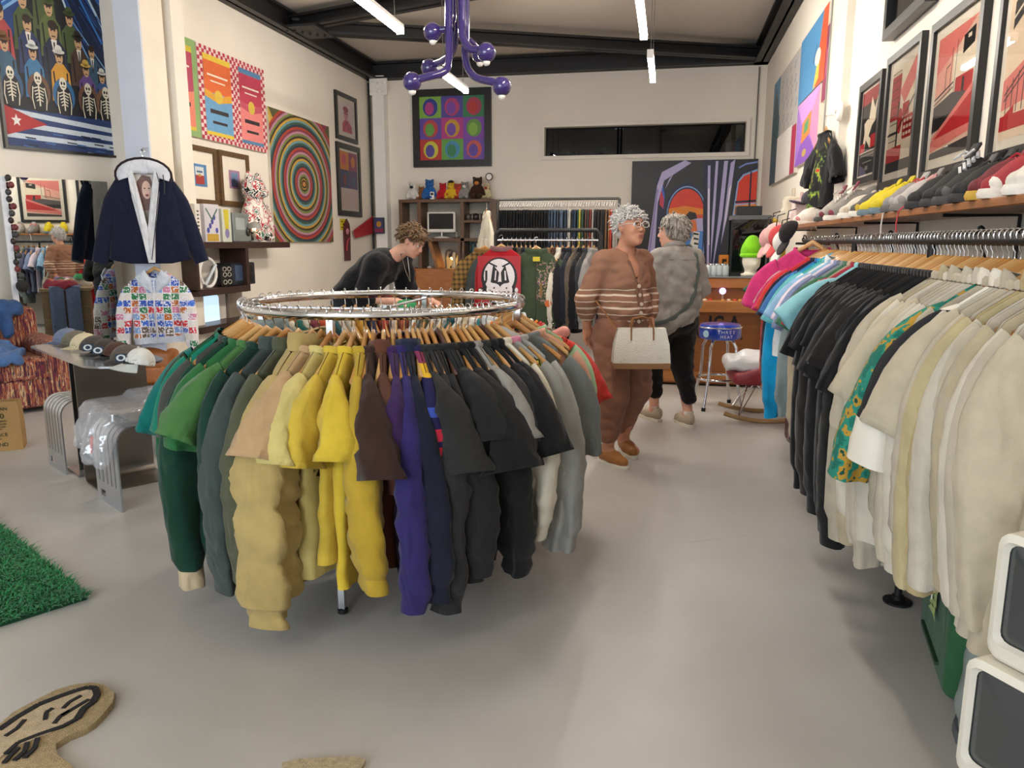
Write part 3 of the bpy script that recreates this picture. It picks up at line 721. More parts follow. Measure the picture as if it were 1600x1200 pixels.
YB_ = lambda b, cs, **k: SPLOTCH(b, cs, **k)
front = [
 ('jacket', '#8d9793', {'L': .76, 'W': .225, 'spread': .02}, 'pale grey-green zip jacket'),
 ('tee', '#0d6660', {'L': .70, 'spread': .10, 'sl': .31, 'W': .25, 'sb': .05}, 'big teal tee with flared sleeve'),
 ('tee', '#2b3322', {'spread': .05, 'W': .235}, 'dark olive tee'),
 ('long', '#0c5230', {'L': .78, 'sb': .045, 'sl': .84, 'spread': .04}, 'bottle-green sweatshirt'),
 ('tee', '#10705a', {'spread': .05, 'W': .24}, 'sea-green tee'),
 ('tee', '#3f403b', {'spread': .05, 'W': .235}, 'faded dark grey tee'),
 ('long', '#0e3527', {'cuff': FAB('#b3a083'), 'L': .74, 'sl': .82}, 'forest-green sweatshirt with beige cuffs'),
 ('tee', '#276033', {'spread': .06, 'W': .24}, 'grass-green tee'),
 ('tee', '#426c3a', {'spread': .18}, 'light green tee'),
 ('long', '#123329', {}, 'blackish green sweatshirt'),
 ('jacket', '#39423f', {'L': .78, 'sl': .74, 'sb': .046}, 'dark slate-green jacket'),
 ('jacket', '#474a36', {'L': .80, 'sl': .76, 'sb': .05}, 'olive quilted jacket'),
 ('puffer', '#a58f5a', {'L': .80, 'sl': .82, 'sb': .062, 'D': .04, 'W': .265}, 'tan puffer jacket with rib cuffs'),
 ('tee', '#ab8d66', {'L': .76, 'prints': (-.15, .16, -.42, -.14, 1), 'pmat': SPLOTCH('#ab8d66', ['#2a2520'], 26, thr=.55), 'sb': .046, 'spread': .12, 'turn': -.12}, 'beige tee with black print'),
 ('tee', '#bdad6c', {'L': .80, 'prints': (-.2, .2, -.45, -.1, 1), 'pmat': SPLOTCH('#bdad6c', ['#1d1b17'], 30, thr=.53), 'sb': .042, 'turn': -.1, 'spread': .08}, 'pale yellow tee with black lettering'),
 ('tee', '#bda23a', {'L': .74, 'turn': -.06, 'spread': .06, 'sb': .028}, 'mustard yellow tee'),
 ('tee', '#c4a834', {'L': .80, 'sb': .034, 'spread': .07, 'turn': -.03}, 'bright yellow tee'),
 ('long', '#a88c2c', {'L': .7}, 'deep yellow long-sleeved top'),
 ('tee', '#35221d', {'sl': .3, 'L': .78}, 'dark brown tee'),
 ('shirt', '#5a3527', {'mat': BANDS([(-.55, '#4d2c22'), (-.50, '#7fa4c4'), (-.485, '#4d2c22'), (-.47, '#35639a'), (-.36, '#c9b48c'), (-.352, '#35639a'), (-.34, '#54362b'), (0, '#54362b')]), 'sl': .34}, 'brown polo shirt with blue striped sleeve'),
 ('tee', '#37204a', {'sl': .24, 'spread': .04, 'sb': .028}, 'plum purple tee'),
 ('long', '#2c2458', {'L': .74, 'sl': .76}, 'deep violet sweatshirt'),
 ('jacket', '#171a2a', {'collar': FAB('#20243a'), 'L': .72}, 'navy track jacket with white piping'),
 ('long', '#221d46', {'mat': BANDS([(-.62, '#c7457a'), (-.58, '#2a6b54'), (-.545, '#232046'), (-.53, '#2a8b5e'), (-.5, '#232046'), (-.47, '#b5283c'), (-.43, '#232046'), (-.41, '#b5283c'), (-.37, '#232046'), (-.33, '#3a4da0'), (-.30, '#232046'), (-.21, '#d2a52d'), (-.17, '#7b3350'), (-.13, '#35286b'), (0, '#232046')]), 'sl': .45}, 'navy rugby shirt with coloured stripes'),
 ('tee', '#282726', {'sl': .3}, 'washed charcoal tee'),
 ('long', '#282628', {'L': .76, 'sl': .78}, 'charcoal sweatshirt'),
 ('long', '#201f20', {'L': .74}, 'soft black sweatshirt'),
 ('long', '#1f1e20', {'L': .72, 'darkh': True}, 'black crewneck sweatshirt'),
 ('tee', '#1d1d1e', {'sb': .045}, 'black tee with ribbed collar'),
 ('tee', '#161617', {'sl': .32, 'sb': .05}, 'boxy black tee'),
 ('long', '#131314', {'L': .7}, 'jet-black long-sleeved top'),
 ('tee', '#8a8781', {'sb': .03}, 'mid-grey tee'),
 ('tee', '#2b2a2a', {}, 'dark charcoal tee'),
 ('tee', '#151517', {'sl': .3, 'sb': .045}, 'black pocket tee'),
 ('tee', '#111113', {'sl': .3, 'darkh': True}, 'deep black tee on a dark hanger'),
 ('long', '#cfc8b6', {'L': .66, 'sl': .6}, 'cream long-sleeved top'),
 ('long', '#8c8b87', {'prints': (-.2, .24, -.36, -.06, -1), 'pmat': SPLOTCH('#9c9620', ['#23240f', '#d3c534'], 40, thr=.45), 'sb': .045, 'collar': FAB('#c77f98')}, 'grey sweatshirt with yellow-green graphic'),
 ('hoodie', '#9c9b96', {'L': .72, 'sl': .7, 'sb': .045, 'spread': .03, 'W': .235}, 'heather grey hoodie'),
 ('tee', '#6f7270', {'sl': .36, 'spread': .02, 'W': .225}, 'steel grey half-sleeved tee'),
 ('long', '#cf9c86', {'sl': .46, 'L': .62, 'spread': .02, 'W': .225}, 'peach pink sweatshirt'),
 ('tee', '#9dbb98', {'spread': .02, 'W': .22, 'sl': .2}, 'mint and white tee'),
]
rear = [('tee', '#c43a33'), ('tee', '#b5342c'), ('tee', '#d97f33'), ('tee', '#e3dccd'), ('shirt', '#cfd4d6'), ('tee', '#3f7f86'), ('tee', '#efe9dc'), ('shirt', '#d7c6a8'),
        ('tee', '#e9e4d8'), ('tee', '#2c5a63'), ('shirt', '#e4e0d6'), ('tee', '#d5cfc2'), ('tee', '#7a7b5e'), ('shirt', '#dde3e4'), ('tee', '#c86f4c'), ('tee', '#e8e2d4'), ('long', '#b9473c'), ('tee', '#2e3a5b'), ('tee', '#e6b04a'),
        ('tee', '#ece5d6'), ('shirt', '#e6e1d5'), ('tee', '#3b6f74'), ('tee', '#d6654a'), ('tee', '#8b4a55'), ('shirt', '#e9e3d6'), ('tee', '#2f6b62'), ('tee', '#d0c8b8'), ('long', '#5b7f86')]
NF, NR_ = len(front), len(rear)
KN = [(0, 178), (1, 202), (12, 263), (17, 283), (21, 295), (24, 301), (28, 311), (35, 331), (37, 341), (40, 372)]
def ang_of(i):
    for (i0, p0), (i1, p1) in zip(KN, KN[1:]):
        if i <= i1: return math.radians(p0+(p1-p0)*(i-i0)/(i1-i0))
a0, a1 = math.radians(183), math.radians(372)
G1 = 'garments on the round rack'
for i, s in enumerate(front):
    rnd = random.Random(i); a = ang_of(i) + rnd.uniform(-.008, .008)
    nm = s[3]; tn_ = s[2].pop('turn', 0)
    rack_piece((RC.x+RR*math.cos(a), RC.y+RR*math.sin(a), RH+.0165), a+tn_+rnd.uniform(-.05, .05), (s[0], s[1], s[2]), '%s, %s from the left on the round rack' % (nm, ORD(i+1)),
               'wooden hanger of the %s on the round rack' % (nm if len(nm.split()) < 7 else ' '.join(nm.split()[:6])), G1, 100+i, fan=RR*1.25, hk=i)
for i, s in enumerate(rear):
    rnd = random.Random(i+500); a = a1+.09+(2*PI-(a1-a0)-.18)*i/(NR_-1) + rnd.uniform(-.01, .01)
    nm = s[0].replace('tee', 'tee').replace('long', 'sweatshirt').replace('shirt', 'shirt')
    rack_piece((RC.x+RR*math.cos(a), RC.y+RR*math.sin(a), RH+.0165), a+rnd.uniform(-.05, .05), s, 'garment on the far side of the round rack, %s counted from its right end' % ORD(i+1),
               'hanger on the far side of the round rack, %s counted from its right end' % ORD(i+1), G1, 200+i, fan=RR*1.25, hk=i+1, Dm=.7)

# ---------------------------------------------------------------- wall rail on the right
RX, RZ = .95, 1.425; Y0, Y1 = 1.62, 5.75
t = thing('pipe_clothes_rail', 'long black pipe clothes rail along the right wall, crammed with wooden hangers', 'clothes rack', (RX, (Y0+Y1)/2, 0))
MB().cyl((0, Y0-(Y0+Y1)/2-.1, RZ), (0, Y1-(Y0+Y1)/2+.1, RZ), .0165).build('rail', BLACKM, t, smooth=True)
for y in (1.95, 3.12, 4.34, 5.8):
    lg = MB().cyl((0, y-(Y0+Y1)/2, .01), (0, y-(Y0+Y1)/2, RZ), .015).build('leg', BLACKM, t, smooth=True)
    MB().lathe([(.015, 0), (.055, 0), (.055, .008), (.022, .014), (.022, .03), (.015, .03)], 16, (0, y-(Y0+Y1)/2, 0)).build('floor_flange', BLACKM, lg)
for y in (2.35, 4.0, 5.6): MB().cyl((0, y-(Y0+Y1)/2, RZ), (XR-RX, y-(Y0+Y1)/2, RZ), .013).build('wall_tie', BLACKM, t)
cream = ['#b3a995', '#bdb4a2', '#b5ab98', '#aba18d', '#c4bcac', '#b8ad96', '#ae a185'.replace(' ', ''), '#bdb5a5', '#b5ab99', '#c6beae']
seq = []     # (y range start from far) specs
far = [('tee', '#2f5a45', {'spread': .3}, 'dark green tee'), ('tee', '#8f86b8', {'L': .8}, 'lavender tee'), ('tee', '#7f76ad', {}, 'dusty violet tee'), ('tee', '#2c1d1c', {'L': .95}, 'long dark brown tee'), ('tee', '#b9a99c', {'L': .9}, 'striped beige tee'),
  ('tee', '#c52f6a', {}, 'crimson pink tee'), ('tee', '#c23232', {}, 'red tee'), ('long', '#b32c2e', {'L': .8}, 'brick red sweatshirt'), ('tee', '#1c2038', {'L': .85}, 'navy tee'), ('long', '#16192b', {'L': .85}, 'midnight sweatshirt'),
  ('tee', '#3c6ba6', {}, 'denim blue tee'), ('hoodie', '#1593c6', {'L': .82, 'sl': .80, 'sb': .06, 'W': .28}, 'bright cyan hoodie'), ('tee', '#43a18e', {}, 'jade tee'), ('tee', '#66b3bd', {}, 'aqua tee'), ('shirt', '#dfe3e2', {'sl': .4}, 'white shirt with coloured trim'),
  ('tee', '#8fb3d1', {}, 'sky blue tee'), ('tee', '#d8c9d4', {}, 'pale mauve tee'), ('tee', '#7c88a8', {}, 'grey-blue tee'), ('tee', '#5b5f78', {}, 'slate violet tee'), ('long', '#7e8a88', {'L': .85}, 'grey-green sweatshirt'), ('tee', '#3f6a50', {}, 'bottle green tee'),
  ('long', '#a9987e', {'L': .9}, 'khaki sweatshirt'), ('tee', '#9c3040', {}, 'raspberry tee'), ('tee', '#86bcc4', {'spread': .3}, 'light turquoise tee with flared sleeve')]
blk = []
bh = ['#171717', '#1c1b1c', '#121213', '#201d1c', '#161617', '#1a191b', '#241f1e', '#141416']
for i in range(27):
    k = ('tee', bh[i % 8], {'spread': .05+.09*((i*7) % 5)/5, 'L': .66+.16*((i*3) % 4)/4, 'sl': .24+.04*(i % 3), 'sb': .036}) if i not in (5, 6, 13, 20, 24) else ('long', bh[i % 8], {'L': .88, 'sl': .86, 'sb': .05})
    nm = ('black tee', 'off-black tee', 'deep black tee', 'brown-black tee')[i % 4] if k[0] == 'tee' else 'long black sweatshirt'
    if i in (0, 2): k[2].update(prints=(-.2, .25, -.5, -.05, 1), pmat=SPLOTCH('#171717', ['#c9a92c', '#a13226', '#7d8b3a'], 20, thr=.55)); nm = 'black tee with yellow and red print'
    blk.append((*k, nm))
crm = []
for i in range(26):
    h = cream[(i*3) % 10]
    kd = ('tee', 'long', 'shirt', 'long', 'shirt')[i % 5]
    kw = {'L': .78+.08*((i*5) % 4)/4, 'sb': .045, 'W': .265}
    if i > 6: kw['L'] -= .10
    if kd != 'tee': kw['sl'] = (.72 if i < 7 else .58)+.10*((i*3) % 4)/4
    else: kw.update(sl=.3, spread=.14)
    nm = ('cream boxy tee', 'ivory knit sweater', 'off-white shirt', 'oatmeal sweatshirt', 'ecru overshirt')[i % 5]
    if i == 0: nm = 'wide oatmeal crewneck tunic'; kd = 'long'; kw = {'L': .98, 'sl': .4, 'sb': .06, 'W': .28, 'spread': .2, 'cuff': None, 'band': None}
    if i == 10: nm = 'cream shirt with green and gold brocade'; kw.update(mat=SPLOTCH('#1f6a5c', ['#2b8471', '#b08a35', '#17493f'], 22, thr=.46), spread=.3, sl=.5, sb=.06); kd = 'shirt'; h = '#e0d8c8'
    if i == 12: nm = 'black and white panelled shirt'; kd = 'shirt'; kw.update(mat=BANDS([(-.62, '#e0dacc'), (-.50, '#26262a'), (-.2, '#e6e0d2'), (0, '#e6e0d2')]), spread=.35, sl=.42, sb=.06); h = '#e0dacc'
    if i in (17, 18): nm = 'long butter-yellow overshirt' if i == 17 else 'long straw-coloured overshirt'; kd = 'shirt'; h = '#ae9c72' if i == 17 else '#b3a57f'; kw.update(L=.70, sl=.64, sb=.055, spread=.08)
    if i >= 20: kw.update(L=.68+.02*(i-20), sl=.58, W=.265, sb=.05, D=.035, spread=.03); nm = ('long ecru linen shirt', 'beige overshirt', 'sand-coloured jacket', 'bone linen shirt', 'stone overshirt', 'pale beige work shirt')[i-20]; kd = 'shirt'
    crm.append((kd, h, kw, nm))
allr = far + blk + crm
ys = []
for i in range(len(far)): ys.append(5.55 - (5.55-3.72)*i/len(far))
for i in range(len(blk)): ys.append(3.72 - (3.72-2.72)*i/len(blk))
for i in range(len(crm)): ys.append(2.72 - (2.72-1.72)*i/len(crm))
G2 = 'garments on the wall rail'
for i, (s, y) in enumerate(zip(allr, ys)):
    rnd = random.Random(900+i); n = len(allr)-i
    Dm = .95 if i < len(far) else .62 if i < len(far)+len(blk) else .62 if i < len(allr)-5 else 1.
    rack_piece((RX, y, RZ+.0165), PI+rnd.uniform(-.1, .1), (s[0], s[1], s[2]), '%s, %s from the far end of the wall rail' % (s[3], ORD(i+1)), 'wooden hanger on the wall rail, %s from its far end' % ORD(i+1), G2, 300+i, hk=i, Dm=Dm)
# bright pink tee hung facing the room at the far end
hanger((RX-.06, 5.2, RZ+.075), PI-.3, 'wooden hanger of the hot pink tee facing the room', G2+' hangers', HW[0])
garment('t_shirt', 'hot pink tee hung face-on at the far end of the wall rail', 'shirt', (RX-.06, 5.2, RZ+.075), PI-.3, G2, FAB('#cb3a76'), 'tee', L=.8, W=.245, D=.04, seed=71, sl=.28, spread=.14, collar=FAB('#cb3a76'), sb=.045)
# ================================================================ right wall: shelf, shoes, pictures
SHZ = 1.565; SY0, SY1 = 1.3, 8.2; SD = .32
shelf = thing('wall_shelf', 'long honey-brown wooden shelf over the wall rail, lined with shoes', 'shelf', (XR, (SY0+SY1)/2, SHZ))
MB().box((-SD/2, 0, -.016), (SD, SY1-SY0, .032), bev=.004).build('board', WOOD('#a86a3a', scale=4, stretch=(14, 1, 14)), shelf)
for y in (2.2, 3.45, 4.75, 6.2, 7.6):
    yy = y-(SY0+SY1)/2
    b = MB().tube([(-.01, yy, -.36), (-.01, yy, -.04), (-SD+.03, yy, -.04)], .008, 6).build('bracket', BLACKM, shelf, smooth=True)
    p = []
    for k in range(26):
        u = k/25; a = -PI/2+u*2.9*PI; r = .05*(1-u*.75)
        p.append((-.06-.09*min(1, u*3) - r*math.cos(a)*.7, yy, -.22+.1*min(1, u*3)+r*math.sin(a)))
    MB().tube(p, .006, 6).build('scroll', BLACKM, b, smooth=True)
MB().tube([(-.12, SY1-(SY0+SY1)/2-1.6, -.16), (-.12, SY1-(SY0+SY1)/2+.0, -.16)], .012, 8).build('hook_bar', BLACKM, shelf)

def shoe(label, loc, rz, cols, kind='sneaker', group='shoes on the long wall shelf', sc=1.):
    """toe points to local -x; sole at z=0; cols upper, sole, accent, lace"""
    up, so, ac, la = cols
    t = thing('shoe' if kind != 'hightop' else 'high_top_shoe', label, 'shoe', loc, rz, group); t.scale = (sc, sc, sc)
    hi = {'sneaker': .10, 'hightop': .15, 'low': .08}[kind]
    pr = [('c', (-.108, 0, .034), (-.03, 0, .05), .027, .04, .03), ('c', (-.03, 0, .055), (.085, 0, .05), .042, .036, .04),
          ('c', (.0, 0, .07), (.085, 0, hi), .036, .034, .04), ('c', (.075, 0, .05), (.09, 0, hi), .036, .030, .03), ('c', (-.05, 0, .06), (.02, 0, hi-.005), .034, .026, .03),
          ('-e', (.055, 0, hi+.04), (.05, .024, .055), None, .01), ('-b', (0, 0, -.022), (.3, .1, .03), 0, None, .004)]
    soft_obj('upper', pr, .0085, up, t)
    prof = [(-.14, 0), (-.128, .026), (-.09, .040), (-.03, .040), (.04, .032), (.09, .034), (.125, .022), (.132, 0), (.125, -.022), (.09, -.034), (.04, -.032), (-.03, -.040), (-.09, -.040), (-.128, -.026)]
    MB().rings([[(x, y, 0) for x, y in prof], [(x*1.03, y*1.05, .012) for x, y in prof], [(x*.99, y*.99, .026) for x, y in prof]]).build('sole', so, t, smooth=True)
    soft_obj('toe_cap', [('e', (-.098, 0, .036), (.032, .034, .027), None, 0), ('-b', (0, 0, -.022), (.3, .1, .03), 0, None, .004)], .009, ac, t)
    mb = MB()
    n = 5 if kind != 'hightop' else 7
    for i in range(n):
        u = i/(n-1); x = -.055+.075*u; z = .088 + (hi-.07)*u
        mb.tube([(x-.006, -.032, z-.012), (x, -.014, z+.008), (x+.004, .014, z+.008), (x-.004, .032, z-.012)], .007, 5)
    for s in (-1, 1): mb.tube([(.02, 0, hi+.02), (.0, s*.03, hi+.03), (-.03, s*.035, hi+.005), (-.02, s*.012, hi+.015)], .004, 5)
    mb.build('laces', la, t, smooth=True)
    MB().box((.012, 0, hi+.028), (.012, .05, .06), (0, .5, 0), bev=.005).build('tongue', ac, t)
    return t
K = lambda h: M(h, rough=.7, var=.1, vs=30, bump=.1, bs=200)
shoes = [  # px on shelf front edge, label, colours, kind
 (1262, 'white shoe with pink scribbles, farthest on the shelf', ('#e5ddd2', '#eee8dc', '#c9848c', '#d8cfc4'), 'low'),
 (1300, 'tall grey canvas high-top with maroon stripes and a star', ('#a9a39a', '#4a4744', '#7a3141', '#cfcac0'), 'hightop'),
 (1318, 'tall grey canvas high-top behind the star high-top', ('#8f8a82', '#e8e2d6', '#83394a', '#b9b3a8'), 'hightop'),
 (1342, 'white low shoe next to the grey high-tops', ('#d9d0c0', '#eee8dc', '#c8b9a5', '#e9e4d8'), 'low'),
 (1360, 'dark grey and yellow trimmed shoe', ('#5a5652', '#e3ded2', '#c7a932', '#3c6a8c'), 'low'),
 (1378, 'bright yellow laced sneaker in front on the shelf', ('#d8c21f', '#6b7d85', '#d8c21f', '#e3cf2a'), 'sneaker'),
 (1396, 'bright yellow laced sneaker, right one of its pair', ('#d2bb1c', '#6b7d85', '#c9b31a', '#e3cf2a'), 'sneaker'),
 (1416, 'grey sneaker with red dangling lace', ('#8f8a87', '#5d5a59', '#a7a29e', '#c4484a'), 'sneaker'),
 (1436, 'pale grey and pink sneaker between grey and black ones', ('#b3aca6', '#77716d', '#8d8782', '#d9a7a2'), 'sneaker'),
 (1460, 'black suede sneaker, first of the black ones', ('#1d1c1d', '#2c2a2b', '#1d1c1d', '#2a2a2b'), 'sneaker'),
 (1484, 'black high-top with steel eyelets', ('#201f20', '#3a3838', '#232223', '#cfcfcf'), 'hightop'),
 (1510, 'black sneaker with grey felt tongue', ('#232222', '#454343', '#585656', '#2e2d2d'), 'sneaker'),
 (1536, 'black sneaker beside the maroon one', ('#1a191a', '#2f2d2e', '#252425', '#141414'), 'sneaker'),
 (1562, 'maroon and yellow sneaker with red laces', ('#6e2029', '#c9a13c', '#7d2530', '#a8222e'), 'sneaker'),
 (1590, 'white shoe with red upper at the near end', ('#9e2a33', '#e7dfd2', '#e9e2d6', '#b3202c'), 'sneaker'),
 (1630, 'plain white sneaker at the near end of the shelf', ('#e1d9cc', '#efe9de', '#e9e2d6', '#eee8dc'), 'sneaker')]
for i, (px, lb, c, kd) in enumerate(shoes):
    y = at_x(px, 335, XR-SD+.1).y
    shoe(lb, (XR-SD+.15, y, SHZ), .12*math.sin(i*2.1), [K(h) for h in c], kd, sc=1.25)
# laces hanging over the edge
for px, h, L, lb in ((1384, '#dcd4c8', .12, 'pale shoelace dangling over the shelf edge'), (1408, '#c4474a', .1, 'red shoelace dangling over the shelf edge')):
    y = at_x(px, 340, XR-SD).y; x = XR-SD-.008
    tag(MB().tube([(x+.05, y, SHZ+.03), (x+.01, y, SHZ+.012), (x-.004, y+.005, SHZ-.005), (x-.006, y+.02, SHZ-.06), (x-.005, y+.015, SHZ-L)], .004, 6).build('shoelace', K(h), smooth=True), lb, 'shoelace', 'dangling shoelaces')
# two dolls' heads / figures are left out; cream backpack and toy-sized bags at the far end of the shelf
def soft_bag(name, label, cat, loc, s, h, h2):
    t = thing(name, label, cat, loc, 0)
    soft_obj('body', [('b', (0, 0, .14*s), (.05*s, .08*s, .10*s), .03*s, None, 0), ('b', (-.07*s, 0, .09*s), (.02*s, .06*s, .05*s), .02*s, None, .02)], .012*s, FAB(h), t)
    MB().tube([(0, -.05*s, .26*s), (0, -.03*s, .34*s), (0, .03*s, .34*s), (0, .05*s, .26*s)], .012*s, 6).build('handle', FAB(h2), t, smooth=True)
    MB().box((-.062*s, 0, .24*s), (.03*s, .17*s, .06*s), bev=.01).build('flap', FAB(h2), t)
    return t
y = at_x(1242, 340, XR-.15).y
soft_bag('backpack', 'small cream canvas backpack at the far end of the shelf', 'bag', (XR-.17, y+.05, SHZ), 1.1, '#cfc6b3', '#bfb5a2')
soft_bag('backpack', 'small pink-patterned white backpack on the shelf beside the black tee', 'bag', (XR-.17, y-.45, SHZ), .9, '#ddc9c4', '#d3b2b2')
# headphones-like grey ball cap beside
t = thing('cap', 'dark grey cap beside the patterned backpack on the shelf', 'cap', (XR-.1, y-.62, SHZ+.2))
MB().cyl((.0, 0, -.2), (0, 0, .02), .012).build('stand', BLACKM, t)
soft_obj('crown', [('e', (0, 0, .04), (.1, .085, .085), None, 0), ('-b', (0, 0, -.06), (.2, .2, .06), 0, None, 0)], .011, FAB('#4a474d'), t)
soft_obj('brim', [('e', (-.13, 0, .01), (.08, .075, .012), (0, .25, 0), 0)], .009, FAB('#5a4c60'), t)

# framed prints
PF = M('#1b1a1b', rough=.35, var=.05)
def framed(name, label, corners, wall, fwf, shapes, bg, mount='#efe8da', mf=.08, glass=True, fd=.035, frame=PF, cat='picture', paper=None, face=None):
    c, w, h = wall_rect(corners, wall)
    if wall[0] == 'x': rz = (-PI/2 if wall[1] > 0 else PI/2)
    elif wall[0] == 'y': rz = 0
    else: n = wall[2]; rz = math.atan2(n.x, -n.y)
    t = thing(name, label, cat, c, rz)
    if fwf > 0:
        fw = fwf*min(w, h); iw, ih = w-2*fw, h-2*fw; MB().box((0, -.006, 0), (w-.01, .012, h-.01)).build('backing', M('#6d655c'), t)
        frame_parts(t, iw, ih, fw, fd, frame, glass=glass)
        m = mf*min(w, h)
        if m > 0:
            MB().box((0, -.014, 0), (iw, .003, ih)).build('mount', M(mount, rough=.8, var=.02), t); picture('print', iw-2*m, ih-2*m, bg, shapes, t, -.0165)
        else: picture('print', iw, ih, bg, shapes, t, -.0145)
    else:
        MB().box((0, -fd/2, 0), (w, fd, h)).build('canvas', M('#d9d2c4', rough=.8), t); picture('print', w, h, bg, shapes, t, -fd-.0008)
    return t
RW = ('x', XR-.002)
R_, K_, C_, G_, P_ = '#c3272f', '#1d1b1c', '#efe3cd', '#4a4545', '#e58a80'
def grid(x0, y0, x1, y1, nx, ny, w=.01, ):
    o = []
    for i in range(nx+1): x = x0+(x1-x0)*i/nx; o.append(rect(x-w/2, y0, x+w/2, y1))
    for j in range(ny+1): y = y0+(y1-y0)*j/ny; o.append(rect(x0, y-w/2, x1, y+w/2))
    return o
framed('framed_print', 'narrow black-framed red and black figure poster, farthest of the four framed posters', [(1349, 137), (1387, 108), (1374, 283), (1341, 290)], RW, .075,
  [('#a8343a', rect(0, .84, 1, 1)), (C_, [(.55, .9), (.75, .75), (.9, .9), (.8, .6), (.62, .55), (.45, .62)]), (C_, [(.2, .62), (.4, .66), (.7, .6), (.5, .45), (.7, .38), (.6, .3), (.35, .42), (.3, .3), (.15, .3), (.25, .5)]),
   (R_, rect(.02, .28, .3, .38)), (R_, rect(.62, .3, .98, .45)), ('#8d8478', [rect(.08, .22, .95, .24), rect(.25, .14, .75, .155), rect(.42, .05, .58, .1)]), (C_, strip([(.0, .27), (1, .27)], .012))], '#2b2927', mf=.03)
framed('framed_print', 'black-framed red and cream poster of a gridded building facade, second of the four', [(1395, 92), (1450, 50), (1432, 284), (1379, 297)], RW, .06,
  [(R_, rect(.05, .5, .42, .92)), (P_, [(.4, .75), (.95, 1), (1, .8), (.6, .62)]), (K_, grid(.05, .22, .4, .95, 6, 9, .008)), (R_, rect(.55, .5, .8, .62)), (K_, rect(.36, .2, .42, .66)), (R_, ell(.47, .47, .09, .12)), (K_, strip([(.42, .4), (1, .66)], .02)),
   (R_, grid(.62, .3, .95, .48, 3, 3, .03)), (R_, rect(0, .1, .6, .24)), (C_, rect(.62, .12, .95, .24)), (K_, rect(0, 0, 1, .1)), (K_, rect(.0, .36, .36, .38))], C_, mf=.07)
framed('framed_print', 'large black-framed red and pink racetrack poster, third of the four', [(1467, 38), (1552, -25), (1528, 261), (1445, 284)], RW, .06,
  [('#eeb5a2', rect(0, .52, .55, 1)), (P_, [(0, .7), (.55, .85), (1, 1), (0, 1)]), (C_, rect(.45, .5, 1, .8)), (K_, [(.68, .76), (.95, .8), (.95, .93), (.68, .9)]), (C_, rect(.78, .86, .86, .89)), (K_, strip([(.4, .5), (.42, .86)], .012)), (K_, strip([(.52, .5), (.53, .9)], .01)), (K_, strip([(.28, .55), (.28, .72), (.38, .74)], .012)), (R_, rect(.55, .44, .98, .6)), (K_, rect(.72, .44, .78, .58)),
   (K_, strip([(0, .5), (.5, .58)], .015)), (K_, strip([(0, .46), (.5, .54)], .01)), (C_, strip([(0, .42), (.5, .52)], .02)), ('#5e5757', [(0, .22), (0, .44), (.5, .5), (1, .44), (1, .3)]), (K_, rect(0, .24, .6, .34)), (P_, [(0, .17), (1, .5), (1, .42), (.25, .17)]), (R_, [(.1, .17), (1, .44), (1, .14), (0, .12)]), (P_, [(0, .06), (1, .14), (1, .2), (0, .16)]), ('#4a4343', [(0, 0), (1, 0), (1, .1), (0, .05)])], '#e9cbb6', mf=.075)
framed('framed_print', 'black-framed pink and red fairground poster at the right edge of the picture', [(1580, -40), (1690, -120), (1655, 225), (1552, 256)], RW, .06,
  [(P_, [(0, .4), (1, .6), (1, .25), (0, .2)]), (G_, [(.1, .72), (.5, .86), (.5, .98), (.1, .9)]), (C_, strip([(.1, .8), (.5, .93)], .02)), (K_, strip([(.05, .3), (.6, .5)], .012)), (K_, strip([(.05, .26), (.6, .45)], .012)), (K_, [rect(.1+.12*i, .17, .115+.12*i, .36+.035*i) for i in range(6)]), (R_, [(0, .14), (.3, .22), (.3, .14), (0, .08)]), (R_, rect(0, .06, 1, .16))], '#edd9bf', mf=.075)
framed('framed_picture', 'dark picture in a glossy thick black frame above the posters', [(1402, -60), (1478, -150), (1470, -2), (1401, 60)], RW, .12, [('#2f2e30', rect(.2, .2, .8, .8))], '#232224', mf=0, fd=.07)
# unframed canvases beyond the pilaster
cw = ('x', XR-.002)
def canvas(label, corners, bg, shapes): return framed('canvas_painting', label, corners, cw, 0, shapes, bg, fd=.04, cat='painting')
canvas('tall grey, blue and white abstract canvas, farthest on the right wall', [(1216, 128), (1256, 80), (1248, 268), (1206, 291)], '#b6b2ae',
  [('#4a7d9e', rect(0, .55, .28, 1)), ('#35505c', [(0, 0), (.3, 0), (.32, .6), (.12, .95), (0, .6)]), ('#9d9a97', [ell(.35+.6*((i*37) % 100)/100, .45+.5*((i*53) % 100)/100, .03, .02, 8) for i in range(40)]), ('#e9e2dc', rect(.28, 0, .85, .42)), ('#b03050', rect(.85, 0, 1, .4))])
canvas('blue canvas with an orange edge hung high on the right wall', [(1259, 65), (1303, 5), (1296, 125), (1253, 162)], '#4f8fc0',
  [('#e8572a', [(.68, 0), (1, 0), (1, 1), (.85, 1), (.75, .5)]), ('#efc04a', [(.6, 0), (.78, .1), (.8, .45), (.7, .3)]), ('#efe6d8', ell(.72, .42, .1, .12)), ('#2f5f8c', strip([(.55, .4), (.68, .62)], .03))])
canvas('maroon canvas peeking out behind the blue one', [(1296, 48), (1310, 28), (1301, 150), (1292, 160)], '#8c2f55', [('#a5476c', rect(.2, .3, .8, .7))])
